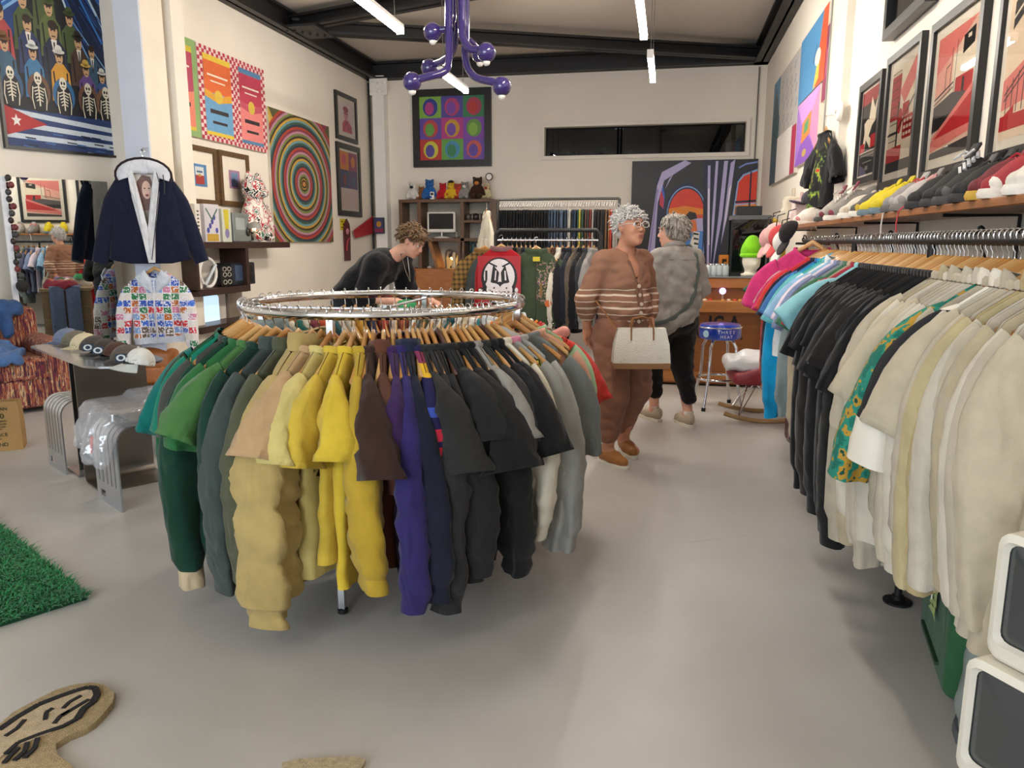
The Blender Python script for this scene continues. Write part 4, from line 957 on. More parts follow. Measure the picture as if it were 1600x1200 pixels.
canvas('purple, pink and orange nested-squares canvas below the blue one', [(1254, 165), (1293, 128), (1279, 237), (1246, 268)], '#a678cf',
  [('#e48fb8', [(1, 0), (1, 1), (.72, .72), (.62, .45)]), ('#cf9be0', [(0, 1), (1, 1), (.72, .72), (.28, .62)]), ('#8c5bbd', [(0, 0), (1, 0), (.62, .38), (.25, .32)]), ('#e58a3a', [(.27, .32), (.66, .4), (.7, .74), (.3, .64)]), ('#5f9a6a', [(.38, .44), (.58, .48), (.6, .66), (.4, .61)]), ('#c3a35a', ell(.45, .15, .1, .06))])
# black tee hanging on the pilaster
c = at_x(1291, 180, XR-.12)
hanger((c.x, c.y, c.z-.02), -PI/2+.1, 'hanger of the black printed tee hung high by the pilaster', 'wall display hangers', HW[1])
MB_ = MB().tube([(XR-.06, c.y, c.z+.0), (c.x, c.y, c.z-.005)], .006, 6).build('wall_hook', CHROME, smooth=True); tag(MB_, 'small steel wall hook carrying the black printed tee', 'hook')
garment('t_shirt', 'black tee with green and red print hung high beside the pilaster', 'shirt', (c.x, c.y, c.z-.02), -PI/2+.1, 'wall display clothes', FAB('#17171a'), 'tee', L=.62, W=.25, D=.05, seed=55, collar=FAB('#17171a'), sl=.3, spread=.1,
        prints=(-.16, .16, -.6, -.1, -1), pmat=SPLOTCH('#17171a', ['#5e7a35', '#9aa23c', '#b8322e'], 14, thr=.52))
# white round sensor
c = at_x(1314, 174, XR-.06)
t = thing('smoke_detector', 'round white smoke detector on the pilaster', 'detector', c, (0, -PI/2, 0))
MB().lathe([(.005, 0), (.075, 0), (.075, .02), (.06, .035), (.005, .038)], 24).build('housing', WHITE, t, smooth=True)
MB().lathe([(.003, .036), (.018, .036), (.016, .045), (.003, .046)], 12).build('sensor_cap', M('#cfc9bf'), t)

# ---------------------------------------------------------------- bags, boot and monitors on the floor
p = at_z(1237, 700)
t = thing('travel_bag', 'maroon striped travel bag on the floor under the far end of the rail', 'bag', (p.x+.17, p.y+.05, 0), .1)
soft_obj('body', [('b', (0, 0, .17), (.13, .2, .13), .04, None, 0), ('e', (0, 0, .3), (.06, .2, .06), None, .05)], .018, M('#4a1f26', rough=.5, var=.12, bump=.1), t)
for y in (-.06, .06): MB().box((-.175, y, .17), (.006, .022, .27)).build('stripe', FAB('#8d7276'), t)
MB().tube([(-.06, -.12, .3), (-.09, -.1, .42), (-.09, .1, .42), (-.06, .12, .3)], .012, 8).build('handle', M('#3a181d', rough=.5), t, smooth=True)
p = at_z(1452, 1083)
GB = FAB('#2f5c3c', fold=.3)
t = thing('duffel_bag', 'green canvas duffel with leaf panel and leather handle standing under the near rail', 'bag', (p.x+.22, p.y+.17, 0), -.15)
soft_obj('body', [('b', (0, 0, .17), (.13, .22, .13), .035, None, 0), ('e', (.0, 0, .32), (.06, .22, .1), None, .1)], .016, GB, t)
soft_obj('end_panel', [('b', (.03, -.255, .19), (.09, .012, .13), .02, None, 0)], .012, SPLOTCH('#2c5233', ['#4f7d3c', '#7a9c4f'], 30, thr=.48), t)
soft_obj('end_pocket', [('b', (.06, -.275, .14), (.07, .012, .08), .015, None, 0)], .012, FAB('#254a33'), t)
MB().tube([(-.09, -.13, .36), (-.13, -.1, .45), (-.13, .08, .45), (-.09, .12, .36)], .013, 8, flat=(1.6, .7)).build('handle', M('#3b2017', rough=.45), t, smooth=True)
MB().box((-.17, .0, .08), (.012, .3, .012)).build('base_piping', M('#22402b'), t)
lf = []
for i in range(9):
    u = i/8; w = .055*math.sin(PI*min(1, u*.9+.1))+.008; lf.append((-.172-.006, -.02, .38-.22*u, w))
mb = MB()
for i in range(8):
    for s in (-1, 1): mb.add([(-.172-.012*(i/8), -.04, .40-.024*i), (-.178, -.04+s*(.03+.02*math.sin(i*.5)), .395-.024*i), (-.18, -.04+s*(.055+.01*(i % 2)), .365-.024*i), (-.176, -.04, .365-.024*i)], [(0, 1, 2, 3)])
mb.build('leaf_applique', FAB('#a3b56a'), t)
for i in range(3): MB().box((-.186, -.04, .37-.05*i), (.004, .026, .034), bev=.002).build('leaf_eye', FAB('#dfe3d6'), t)
MB().box((-.189, -.04, .268), (.004, .012, .02)).build('leaf_pupil', BLACK, t)
# beige sock-like garment end and boot
p = at_z(1497, 1165)
t = thing('hiking_boot', 'grey and tan lace-up hiking boot on the floor beside the monitors', 'boot', (p.x+.09, p.y+.12, 0), 1.15)
bt = M('#8f9896', rough=.7, var=.12, bump=.15); tn = M('#b89560', rough=.7, var=.1)
soft_obj('upper', [('c', (-.11, 0, .05), (-.02, 0, .065), .042, .05, .03), ('c', (-.02, 0, .065), (.1, 0, .06), .05, .046, .04), ('c', (.07, 0, .06), (.085, 0, .19), .05, .055, .05), ('c', (-.03, 0, .08), (.05, 0, .17), .045, .04, .04), ('-c', (.075, 0, .16), (.08, 0, .3), .04, .046, .01), ('-b', (0, 0, -.02), (.3, .1, .03), 0, None, 0)], .010, bt, t)
soft_obj('side_panel', [('e', (-.01, -.045, .06), (.085, .018, .04), None, 0)], .008, tn, t)
prof = [(-.165, 0), (-.14, .04), (-.08, .056), (0, .052), (.08, .05), (.14, .035), (.155, 0), (.14, -.035), (.08, -.05), (0, -.052), (-.08, -.056), (-.14, -.04)]
MB().rings([[(x, y, 0) for x, y in prof], [(x*1.02, y*1.02, .02) for x, y in prof], [(x*.98, y*.98, .035) for x, y in prof]]).build('sole', M('#55585a', rough=.8), t, smooth=True)
mb = MB()
for i in range(6): u = i/5; mb.tube([(-.06+.1*u, -.04, .1+.09*u), (-.05+.1*u, 0, .125+.085*u), (-.06+.1*u, .04, .1+.09*u)], .005, 6)
mb.tube([(.03, -.02, .2), (.0, -.075, .17), (-.03, -.085, .09), (-.045, -.09, .03), (-.07, -.1, .006), (-.1, -.09, .006)], .005, 6)
mb.tube([(.03, -.02, .2), (-.03, -.07, .18), (.02, -.085, .1), (.03, -.09, .04)], .005, 6)
mb.build('laces', M('#c9b187', rough=.8), t, smooth=True)
# stacked CRT monitors at the right edge
MN = M('#d9d4c6', rough=.5, var=.04)
def monitor(label, loc, rz, s=1.):
    t = thing('crt_monitor', label, 'monitor', loc, rz, 'stacked monitors'); t.scale = (s, s, s)
    w, h = .42, .40
    def ring(y, sx, sz, r, zc=0):
        pts = []
        for cx_, cz_, a in ((1, 1, 0), (-1, 1, 90), (-1, -1, 180), (1, -1, 270)):
            for k in range(4):
                an = math.radians(a+k*30); pts.append((cx_*(sx-r)+r*math.cos(an), y, cz_*(sz-r)+r*math.sin(an)+h/2+.0+zc))
        return pts
    MB().rings([ring(-.022, w/2-.012, h/2-.012, .04), ring(-.015, w/2, h/2, .045), ring(.05, w/2, h/2, .045), ring(.13, w/2-.02, h/2-.02, .05), ring(.32, w/2-.08, h/2-.07, .06, -.02), ring(.38, w/2-.12, h/2-.1, .05, -.03), ring(.385, w/2-.16, h/2-.14, .02, -.03)], cap=False).build('casing', MN, t, smooth=True)
    # bezel and curved tube
    bz = MB(); o = ring(-.022, w/2-.012, h/2-.012, .04); i_ = ring(-.028, w/2-.022, h/2-.036, .03, .014); j = ring(-.008, w/2-.032, h/2-.046, .03, .014)
    bz.rings([o, i_, j], cap=False); bz.build('bezel', MN, t, smooth=True)
    R = []
    for k in range(6):
        f = 1-k/5*.96; R.append([(x*f, -.004-.022*(1-f*f), (z-h/2-.014)*f+h/2+.014) for x, y, z in j])
    MB().rings(R, cap=True).build('screen', M('#3b3e3f', rough=.12, var=.04, coat=.4), t, smooth=True)
    for k in range(5): MB().cyl((.05+.022*k, -.034, .035), (.05+.022*k, -.026, .035), .006, n=8).build('button', M('#8d897d'), t)
    return t
def mon_at(label, px, yt, yb, Y, rz):
    T_m, B_m = at_y(px+10, yt, Y), at_y(px-6, yb, Y); s = (T_m.z-B_m.z)/.40; c_ = at_y(px, (yt+yb)/2, Y); d_ = Vector((math.cos(rz), math.sin(rz), 0))
    monitor(label, (c_.x+d_.x*.21*s, c_.y+d_.y*.21*s, B_m.z), rz, s); return c_+d_*.21*s, B_m.z, s
c2, zz, ss = mon_at('beige CRT monitor stacked on top of another at the right edge', 1557, 826, 1020, 1.5, -1.0)
hb = .4*ss; c1 = Vector((c2.x-.03, c2.y-.0, 0)); monitor('beige CRT monitor at the right edge, lower one of the stack', (c1.x, c1.y, zz-hb-.002), -1.0, ss)
z_p = zz-hb-.004
tag(MB().box((c1.x+.16, c1.y+.10, z_p/2), (.26, .24, z_p), (0, 0, -1.0), bev=.01).build('low_plinth', BLACK), 'low black plinth under the stacked monitors', 'plinth')
# ================================================================ left side
NW = ('p', NWP, NWN)      # angled wall
LW = ('x', XL+.002)
# ---- large painting of rows of figures, dark frame
rnd = random.Random(4)
sh = [('#123a78', [(0, .55), (.5, 1.1), (0, 1.1)]), ('#0d1f45', [(.6, 1), (1, 1), (1, .2)])]
for i in range(46):
    a = rnd.uniform(-.9, .9); c = rnd.choice(['#1f5fae', '#2f7bc8', '#0f2c5e', '#7fb0dd', '#9c5a3c', '#16376f', '#b9d3ea', '#1a4a92']); r0 = rnd.uniform(.35, .8)
    x0, y0 = .42+r0*math.sin(a)*.9, .62+r0*math.cos(a)*.75; l = rnd.uniform(.15, .4)
    sh.append((c, strip([(x0, y0), (x0+l*math.sin(a)*1.2+.1*l, y0-l*.9)] if a > 0 else [(x0, y0), (x0-l*.9, y0-l*.5)], rnd.uniform(.006, .022))))
sh.append(('#10131f', [(.42, 1.02), (.56, .98), (.98, .22), (-.02, .22), (.1, .55)]))
def fig(x, y, s, body, skin='#caa27c', hat=None, tie=False):
    o = [(body, [(x-.085*s, y-.16*s), (x-.075*s, y+.0*s), (x-.03*s, y+.045*s), (x+.03*s, y+.045*s), (x+.075*s, y), (x+.085*s, y-.16*s)]), ('#0e0f14', strip([(x-.05*s, y-.14*s), (x-.055*s, y)], .012*s) + strip([(x+.05*s, y-.14*s), (x+.055*s, y)], .012*s)),
         (skin, ell(x, y+.078*s, .03*s, .042*s, 12)), ('#2a1c16', ell(x, y+.102*s, .032*s, .022*s, 10)), ('#3a241b', [ell(x-.011*s, y+.08*s, .006*s, .005*s, 6), ell(x+.011*s, y+.08*s, .006*s, .005*s, 6), rect(x-.012*s, y+.052*s, x+.012*s, y+.057*s)])]
    if hat: o.append((hat, [ell(x, y+.108*s, .05*s, .012*s, 12), ell(x, y+.122*s, .03*s, .022*s, 12)]))
    if tie: o += [('#e8e4da', [(x-.02*s, y+.04*s), (x+.02*s, y+.04*s), (x, y-.05*s)]), ('#20222c', strip([(x, y+.03*s), (x, y-.05*s)], .01*s))]
    return o
G1_, G2_ = '#4a5a34', '#5c6b3c'
for (x, y, s, c, h, tt) in ((.44, .89, 1.2, G1_, '#3f4d2c', 0), (.26, .75, 1.2, G1_, '#46542f', 0), (.48, .74, 1.2, G2_, '#4d5a34', 0), (.66, .71, 1.1, G1_, '#46542f', 0), (.06, .66, 1.1, '#b5474a', None, 0), (.28, .62, 1.2, '#2b3a66', None, 1), (.5, .60, 1.35, '#1d2743', None, 1), (.72, .58, 1.1, '#4d3830', '#2a2524', 1), (.84, .55, .95, '#3b5a74', None, 1),
   (.07, .49, 1.1, '#3b617c', '#7d5432', 0), (.3, .47, 1.1, '#3f79a6', '#dfe0dd', 0), (.53, .47, 1.1, '#d59a32', '#e3e1da', 0), (.77, .43, 1.0, '#6d4e93', '#d9b45a', 0), (.92, .41, .9, '#35568c', '#dadcd8', 0)): sh += fig(x, y, s, c, hat=h, tie=tt)
for x, c in ((.09, '#35587e'), (.32, '#6d4a38'), (.54, '#2e6a9c'), (.77, '#6b4a3c'), (.94, '#7d5a44')):
    y = .30+.035*(.9-x); sh.append((c, ell(x, y+.02, .1, .1, 16))); sh.append(('#10131c', ell(x, y-.01, .075, .1, 16)))
    sh.append(('#e6dfcc', [ell(x, y+.09, .033, .038, 12), rect(x-.006, y-.07, x+.006, y+.055)])); sh.append(('#1a1714', [ell(x-.012, y+.092, .009, .01, 8), ell(x+.012, y+.092, .009, .01, 8), rect(x-.014, y+.068, x+.014, y+.073)]))
    for k in range(5): sh.append(('#ddd5c0', strip([(x-.045+.004*k, y+.03-.018*k), (x, y+.042-.018*k), (x+.045-.004*k, y+.03-.018*k)], .007)))
    sh.append(('#ddd5c0', strip([(x-.05, y+.04), (x-.062, y-.03), (x-.05, y-.09)], .009) + strip([(x+.05, y+.04), (x+.062, y-.03), (x+.05, y-.09)], .009)))
sh.append(('#1d3a70', rect(0, -.01, 1, .215)))
for k in range(3): sh.append(('#cfd9e4', [(0, .05+.07*k), (1, .035+.052*k), (1, .065+.052*k), (0, .08+.07*k)]))
sh.append(('#b3272c', [(0, .235), (.36, .145), (0, .06)]))
sh.append(('#eceae4', [(.10+.045*(1 if k % 2 == 0 else .42)*math.sin(k*PI/5), .15+.038*(1 if k % 2 == 0 else .42)*math.cos(k*PI/5)) for k in range(10)]))
for k in range(26): x, y = rnd.uniform(0, 1), rnd.uniform(0, .1); sh.append((rnd.choice(['#0d1f45', '#3d6ba8', '#c9d6e3', '#0a1530']), strip([(x, y), (x+.09, y-.004)], .008)))
framed('framed_painting', 'big blue painting of soldiers, workers and skeletons above a flag, dark frame', [(-18, -62), (162, -12), (184, 248), (-5, 230)], NW, .022, sh, '#16407e', mf=0, glass=False, fd=.05, cat='painting')

# ---- three large pop canvases (plain stand-ins: colour fields with a banded label shape)
def pop(label, cor, border, chk, top, low, band, lid, seal):
    s = []
    r = random.Random(sum(map(ord, label)))
    if chk:
        for i in range(16):
            for j in range(24):
                if (i+j) % 2 == 0 and (i < 2 or i > 13 or j < 2 or j > 21): s.append((chk, rect(i/16, j/24, (i+1)/16, (j+1)/24)))
    s += [(top, rect(.13, .5, .87, .86)), (low, rect(.13, .1, .87, .52)), (band, [(.13, .55), (.5, .49), (.87, .55), (.87, .47), (.5, .42), (.13, .47)]), (lid, rect(.13, .86, .87, .92)), (lid, rect(.13, .06, .87, .1)), (seal, ell(.5, .49, .11, .075)), ('#efe6d6', [rect(.22, .7, .78, .72), rect(.3, .64, .7, .655)]), ('#3a3337', [rect(.25, .3, .75, .345), rect(.3, .19, .7, .22)])]
    framed('canvas_painting', label, cor, LW, 0, s, border, fd=.04, cat='painting')
pop('pink and green pop canvas half hidden by the column', [(243, 42), (301, 64), (307, 214), (250, 204)], '#8fb071', None, '#b84a66', '#e98b74', '#b84a66', '#d9c13f', '#4a86a8')
pop('blue and orange pop canvas with red checked border, middle of three', [(303, 70), (361, 88), (366, 228), (309, 216)], '#ecd9d3', '#b9374c', '#e2703c', '#6fa6cf', '#e0a63c', '#e3c545', '#e0c04a')
pop('rose pink pop canvas with red checked border, right of three', [(361, 92), (409, 110), (411, 240), (366, 228)], '#efd6d0', '#b9374c', '#c2455c', '#ea8a86', '#c8596a', '#5a86ad', '#dcc050')
# ---- small brown-framed prints
BF = WOOD('#6b4e2c', scale=8, stretch=(2, 2, 6))
framed('framed_print', 'small blue and red print in a brown wooden frame, left of two', [(277, 222), (335, 233), (338, 321), (286, 318)], LW, .09, [('#b9403c', rect(.2, .1, .8, .5)), ('#dfe3e2', rect(.2, .5, .8, .88)), ('#c7a54a', ell(.5, .5, .1, .07)), ('#3a6a96', rect(.3, .62, .7, .7))], '#5a8fbe', mf=.22, frame=BF)
framed('framed_print', 'small mauve and blue print in a brown wooden frame, right of two', [(338, 234), (386, 243), (388, 324), (343, 321)], LW, .09, [('#35507e', rect(.2, .1, .8, .5)), ('#7f9cc0', rect(.2, .5, .8, .88)), ('#223a66', ell(.5, .45, .14, .1))], '#b48aa8', mf=.24, frame=BF)
# ---- concentric-ring canvas
s = []; rr = random.Random(9); cols = ['#b5472f', '#3f5f52', '#c9a23f', '#5a4a6c', '#7a8b4a', '#8a3b4f', '#2f3f4c', '#d06a3a', '#6f9aa0', '#4a3a2e', '#b98a9c', '#d8b85a']
for i in range(14):
    x = rr.uniform(0, 1); s.append((rr.choice(cols), strip([(x-.5, 1.05), (x+.4, -.05)] if i % 2 else [(x+.5, 1.05), (x-.4, -.05)], .06)))
n = 34
for i in range(n):
    f = 1-i/n; s.append((cols[(i*5+i//3) % 12], ell(.5, .47, .66*f+.01, .60*f+.008, 40)))
s += [('#3a2a20', ell(.5, .47, .045, .035)), ('#c98a4a', ell(.5, .47, .025, .02))]
framed('canvas_painting', 'square canvas of colourful concentric rings on the left wall', [(415, 168), (510, 197), (517, 378), (424, 378)], LW, 0, s, '#5a5a3a', fd=.04, cat='painting')
# ---- two narrow black frames
framed('framed_print', 'small black-framed print of a pink figure, upper of two', [(521, 142), (555, 153), (556, 224), (524, 218)], LW, .09, [('#d9557f', [(.2, 0), (.22, .3), (.4, .42), (.62, .42), (.85, .25), (.9, 0)]), ('#e9a0b4', ell(.48, .62, .16, .2)), ('#b73a63', ell(.47, .78, .18, .1)), ('#7a2444', strip([(.35, .64), (.6, .64)], .03)), ('#7a2444', strip([(.3, .1), (.5, .35), (.7, .1)], .03))], '#f1e2df', mf=.1)
framed('framed_print', 'tall black-framed print with four orange and blue squares, lower of two', [(523, 221), (560, 231), (563, 340), (528, 336)], LW, .09, [('#e8902f', rect(0, .68, .5, 1)), ('#b0386a', rect(.5, .68, 1, 1)), ('#34407e', rect(0, .36, .5, .68)), ('#5a3f7c', rect(.5, .36, 1, .68)), ('#e2557a', ell(.22, .86, .12, .1)), ('#e8902f', ell(.75, .84, .12, .1)), ('#8a3a4a', ell(.25, .5, .1, .1)), ('#3a5a8e', ell(.75, .5, .12, .1)), ('#e9d6d2', rect(0, 0, 1, .34))], '#ead9d6', mf=.04)
# yellow sticker
c, w, h = wall_rect([(531, 342), (540, 342), (540, 360), (531, 359)], LW)
t = thing('wall_sticker', 'small yellow sticker on the wall under the narrow frame', 'sticker', c, PI/2)
picture('print', w, h, '#d8c22c', [('#26241c', [rect(.2, .7, .5, .8), ell(.6, .5, .12, .1), rect(.2, .2, .8, .28)])], t, -.003)

# ---- leaning mirror: shows the real room
mn = Vector((.851, -.525, .0)).normalized(); mp_ = Vector((-5.12, 6.42, 0))
mh = Vector((-mn.y, mn.x, 0)).normalized()      # along the mirror
P = [at_plane(*q, Vector((-5.42, 6.72, 1.0)), mn) for q in ((7, 276), (172, 284), (188, 560), (42, 580))]
ctr = sum(P, Vector())/4; mw_ = ((P[1]-P[0]).length+(P[2]-P[3]).length)/2; mhh = ((P[0]-P[3]).length+(P[1]-P[2]).length)/2
rz = math.atan2(mn.x, -mn.y)
low = ctr.z-mhh/2; add = max(0, low-.02)
t = thing('leaning_mirror', 'tall frameless mirror leaning by the left wall, reflecting the shop', 'mirror', (ctr.x, ctr.y, ctr.z), (-math.asin(mn.z), 0, rz))
h2 = mhh/2
MB().box((0, .012, -add/2), (mw_, .02, mhh+add)).build('backing_board', M('#8f8b86'), t)
MB().add([(-mw_/2, -.0005, -h2-add), (mw_/2, -.0005, -h2-add), (mw_/2, -.0005, h2), (-mw_/2, -.0005, h2)], [(0, 1, 2, 3)]).build('silvered_glass', M('#e4e8e6', rough=.0, metal=1., var=0), t, fix=False)
MB().box((-mw_/2-.02, .0, -add/2), (.045, .03, mhh+add)).build('edge_trim', M('#dfe4ec', rough=.3), t)
# garland of little dark baubles on the mirror's left edge
g_ = thing('bead_garland', 'string of small dark beads hanging down the left edge of the mirror', 'garland', t.matrix_basis @ Vector((-mw_/2+.02, -.03, h2-.0)))
n = 15
for k in range(n): MB().ball((.025*math.sin(k*1.9), 0, -.012-.062*k), (.026, .026, .03), 8, 6).build('bead', M(('#2c2523', '#6d2a2c', '#3a3a3c')[k % 3], rough=.4), g_, smooth=True)
MB().ball((.03, -.01, -.012-.062*n-.03), .055, 12, 8).build('pompom', M('#1f1d1e', rough=.8, bump=.3), g_, smooth=True)

# ---- navy hooded jacket with cream lining on the column
c = at_y(223, 240, CY0-.10)
JZ = c.z+.02; jl = (c.x, c.y, JZ)
tag(MB().tube([(c.x, CY0-.02, JZ+.04), (c.x, c.y+.01, JZ+.03), (c.x, c.y, JZ), (c.x, c.y-.015, JZ+.02)], .006, 6).build('wall_hook', CHROME, smooth=True), 'wire hook on the column above the navy jacket', 'hook')
hanger(jl, PI+.5, 'wooden hanger inside the navy hooded jacket', 'wall display hangers', HW[1])
NV = FAB('#151a30', fold=.7, fs=5); LNF = FAB('#d9dbe0'); 
t = thing('hooded_jacket', 'navy hooded jacket with pale lining hanging open on the column', 'jacket', jl, PI+.5); t.scale = (.9, 1, .98)
# local +y towards the viewer
def panel(name, outer, mat, y0, thick=.03, parent=t, bulge=.03):
    mb = MB(); n = len(outer); cx_ = sum(p[0] for p in outer)/n; cz_ = sum(p[1] for p in outer)/n; R = []
    for f, yy in ((1., 0), (1., thick*.6), (.86, thick+bulge*.5), (.5, thick+bulge), (.1, thick+bulge*1.05)):
        R.append([(cx_+(x-cx_)*f, y0+yy+.012*noise.noise(Vector((x*6, z*6, 3)))*(1 if f < 1 else 0), cz_+(z-cz_)*f) for x, z in outer])
    mb.rings(R); return mb.build(name, mat, parent, smooth=True)
def dens(pts, n=5):
    o = []
    for i in range(len(pts)):
        a, b = pts[i], pts[(i+1) % len(pts)]
        for k in range(n): o.append((a[0]+(b[0]-a[0])*k/n, a[1]+(b[1]-a[1])*k/n))
    return o
panel('back_lining', dens([(-.22, -.2), (-.1, -.1), (.1, -.1), (.22, -.2), (.25, -.85), (-.25, -.85)]), FAB('#d3cdc2'), -.03, .02)
for s in (-1, 1):
    panel('front_panel', dens([(s*.12, -.11), (s*.27, -.22), (s*.33, -.5), (s*.40, -1.02), (s*.2, -1.06), (s*-.02, -1.06), (s*.02, -.75), (s*.09, -.35)]), NV, .015, .03)
    panel('lining_edge', dens([(s*.12, -.1), (s*.155, -.16), (s*.135, -.4), (s*.07, -.75), (s*.045 if s < 0 else .02, -1.05), (s*.0, -1.05), (s*.0, -.72), (s*.065, -.35)]), LNF, .07, .012, bulge=.006)
    R = []
    for i in range(16):
        u = i/15; x = .25+.30*u-.05*u*u; z = -.31-.74*u; a = (.105-.03*u)*(.5+.5*min(1, u*4)); b = .055-.01*u
        ang = .42*(1-u)+.3
        R.append([(s*(x+a*math.cos(ang)*math.cos(2*PI*k/16)), .01+b*math.sin(2*PI*k/16)+.012*noise.noise(Vector((x*5, z*7, k*.4))), z+a*math.sin(ang)*math.cos(2*PI*k/16)) for k in range(16)])
    sl_ = MB().rings(R, cap=True).build('sleeve', NV, t, smooth=True)
# hood lying open round the neck: pale lining ring with navy rim
R = []; R2 = []
for i in range(15):
    u = i/14; a = PI*(-.12+1.24*u); x = .255*math.cos(a); z = -.225+.145*math.sin(a)
    c_ = Vector((x, .05, z)); d = Vector((math.cos(a), 0, math.sin(a)*.8)).normalized()
    R.append([tuple(c_ - d*.065 + d*.076*math.cos(2*PI*k/10) + Vector((0, .04*math.sin(2*PI*k/10), 0))) for k in range(10)])
    R2.append(tuple(c_ + d*.012 + Vector((0, .01, 0))))
MB().rings(R).build('hood_lining', FAB('#cfd3dc'), t, smooth=True)
MB().tube(R2, .013, 8).build('hood_rim', FAB('#2a2024'), t, smooth=True)
MB().tube([(-.13, .1, -.2), (-.15, .11, -.3), (-.08, .115, -.7), (-.02, .115, -1.02)], .005, 6).build('zipper', M('#2a2d3d', metal=.5, rough=.4), t)
MB().tube([(-.19, .1, -.22), (-.2, .115, -.32), (-.19, .12, -.4)], .005, 6).build('drawstring', M('#20222c'), t)
# printed portrait tee seen inside: plain bust shape
mb = picture('lining_print', .22, .5, '#cfc8bf', [('#6b4a44', [(.1, .45), (.15, .85), (.4, .98), (.75, .95), (.9, .7), (.85, .35), (.9, .3), (.05, .3)]), ('#d9b6a4', ell(.55, .7, .2, .17)), ('#8a3038', ell(.56, .6, .07, .025)), ('#2c2422', [ell(.47, .73, .05, .012, 8), ell(.66, .73, .05, .012, 8)]), ('#8d8378', rect(.25, 0, .75, .32))], t)
mb.location = (0, .028, -.46); mb.rotation_euler = (0, 0, PI)

# ---- patchwork zip hoodie hanging below on the column
c = at_y(241, 410, CY0-.08); hl = (c.x, c.y, c.z+.03)
hanger(hl, PI+.25, 'wooden hanger inside the patchwork picture hoodie', 'wall display hangers', HW[0])
tag(MB().tube([(c.x, CY0-.02, c.z+.06), (c.x, c.y+.01, c.z+.05), (c.x, c.y, c.z+.03)], .005, 6).build('wall_hook', CHROME, smooth=True), 'wire hook above the patchwork hoodie', 'hook')
def patchwork():
    m = bpy.data.materials.new('patchwork_print'); m.use_nodes = True
    nt = m.node_tree; N = nt.nodes; L = nt.links; b = N['Principled BSDF']; b.inputs['Roughness'].default_value = .9
    tc = N.new('ShaderNodeTexCoord'); sp = N.new('ShaderNodeSeparateXYZ'); L.new(tc.outputs['Object'], sp.inputs[0])
    ab = N.new('ShaderNodeMath'); ab.operation = 'ABSOLUTE'; L.new(sp.outputs[0], ab.inputs[0])
    cell = []; fr = []
    for src, size in ((ab.outputs[0], .075), (sp.outputs[2], .065)):
        dv = N.new('ShaderNodeMath'); dv.operation = 'DIVIDE'; dv.inputs[1].default_value = size; L.new(src, dv.inputs[0])
        fl = N.new('ShaderNodeMath'); fl.operation = 'FLOOR'; L.new(dv.outputs[0], fl.inputs[0]); cell.append(fl)
        f = N.new('ShaderNodeMath'); f.operation = 'FRACT'; L.new(dv.outputs[0], f.inputs[0]); fr.append(f)
    cb = N.new('ShaderNodeCombineXYZ'); L.new(cell[0].outputs[0], cb.inputs[0]); L.new(cell[1].outputs[0], cb.inputs[1])
    wn = N.new('ShaderNodeTexWhiteNoise'); wn.noise_dimensions = '3D'; L.new(cb.outputs[0], wn.inputs['Vector'])
    r = N.new('ShaderNodeValToRGB'); r.color_ramp.interpolation = 'CONSTANT'; e = r.color_ramp.elements
    cs = ['#2f55b5', '#c9333c', '#d9d3cc', '#7d9fd6', '#2f7a4a', '#6a5a4c', '#cf7fa0', '#3a6bd0', '#e0dbe4', '#b9682e']
    e[0].color = lin(cs[0]); e[1].position = .1; e[1].color = lin(cs[1])
    for i in range(2, 10): q = e.new(i/10); q.color = lin(cs[i])
    L.new(wn.outputs['Value'], r.inputs[0])
    nz_ = N.new('ShaderNodeTexNoise'); nz_.inputs['Scale'].default_value = 60; L.new(tc.outputs['Object'], nz_.inputs['Vector'])
    r2 = N.new('ShaderNodeValToRGB'); r2.color_ramp.interpolation = 'CONSTANT'; r2.color_ramp.elements[0].color = (0, 0, 0, 1); r2.color_ramp.elements[1].position = .56; L.new(nz_.outputs['Fac'], r2.inputs[0])
    mx0 = N.new('ShaderNodeMixRGB'); mx0.inputs[2].default_value = lin('#dfe2ec'); L.new(r2.outputs[0], mx0.inputs[0]); L.new(r.outputs[0], mx0.inputs[1])
    gs = []
    for f in fr:
        g1 = N.new('ShaderNodeMath'); g1.operation = 'LESS_THAN'; g1.inputs[1].default_value = .1; L.new(f.outputs[0], g1.inputs[0]); gs.append(g1)
    mxv = N.new('ShaderNodeMath'); mxv.operation = 'MAXIMUM'; L.new(gs[0].outputs[0], mxv.inputs[0]); L.new(gs[1].outputs[0], mxv.inputs[1])
    mx = N.new('ShaderNodeMixRGB'); mx.inputs[2].default_value = lin('#e4e2e4'); L.new(mxv.outputs[0], mx.inputs[0]); L.new(mx0.outputs[0], mx.inputs[1])
    L.new(mx.outputs[0], b.inputs['Base Color']); return m
PW = patchwork(); PALE = FAB('#c9d0dd')
t = garment('patchwork_hoodie', 'white zip hoodie printed with a grid of colourful pictures, below the navy jacket', 'hoodie', hl, PI+.25, 'wall display clothes', PW, 'long', L=.62, W=.25, D=.06, seed=61, sl=.66, spread=.16, collar=PALE, cuff=PALE, band=PALE, sb=.05)
for s in (-1, 1): panel('hood_flap', dens([(s*.01, -.33), (s*.02, -.2), (s*.08, -.1), (s*.17, -.17), (s*.13, -.24)]), PALE, .05, .015, parent=t, bulge=.012)
MB().tube([(0, .075, -.33), (0, .09, -.5), (0, .085, -.8)], .005, 6).build('zipper', M('#dfe2e6', metal=.6, rough=.3), t)

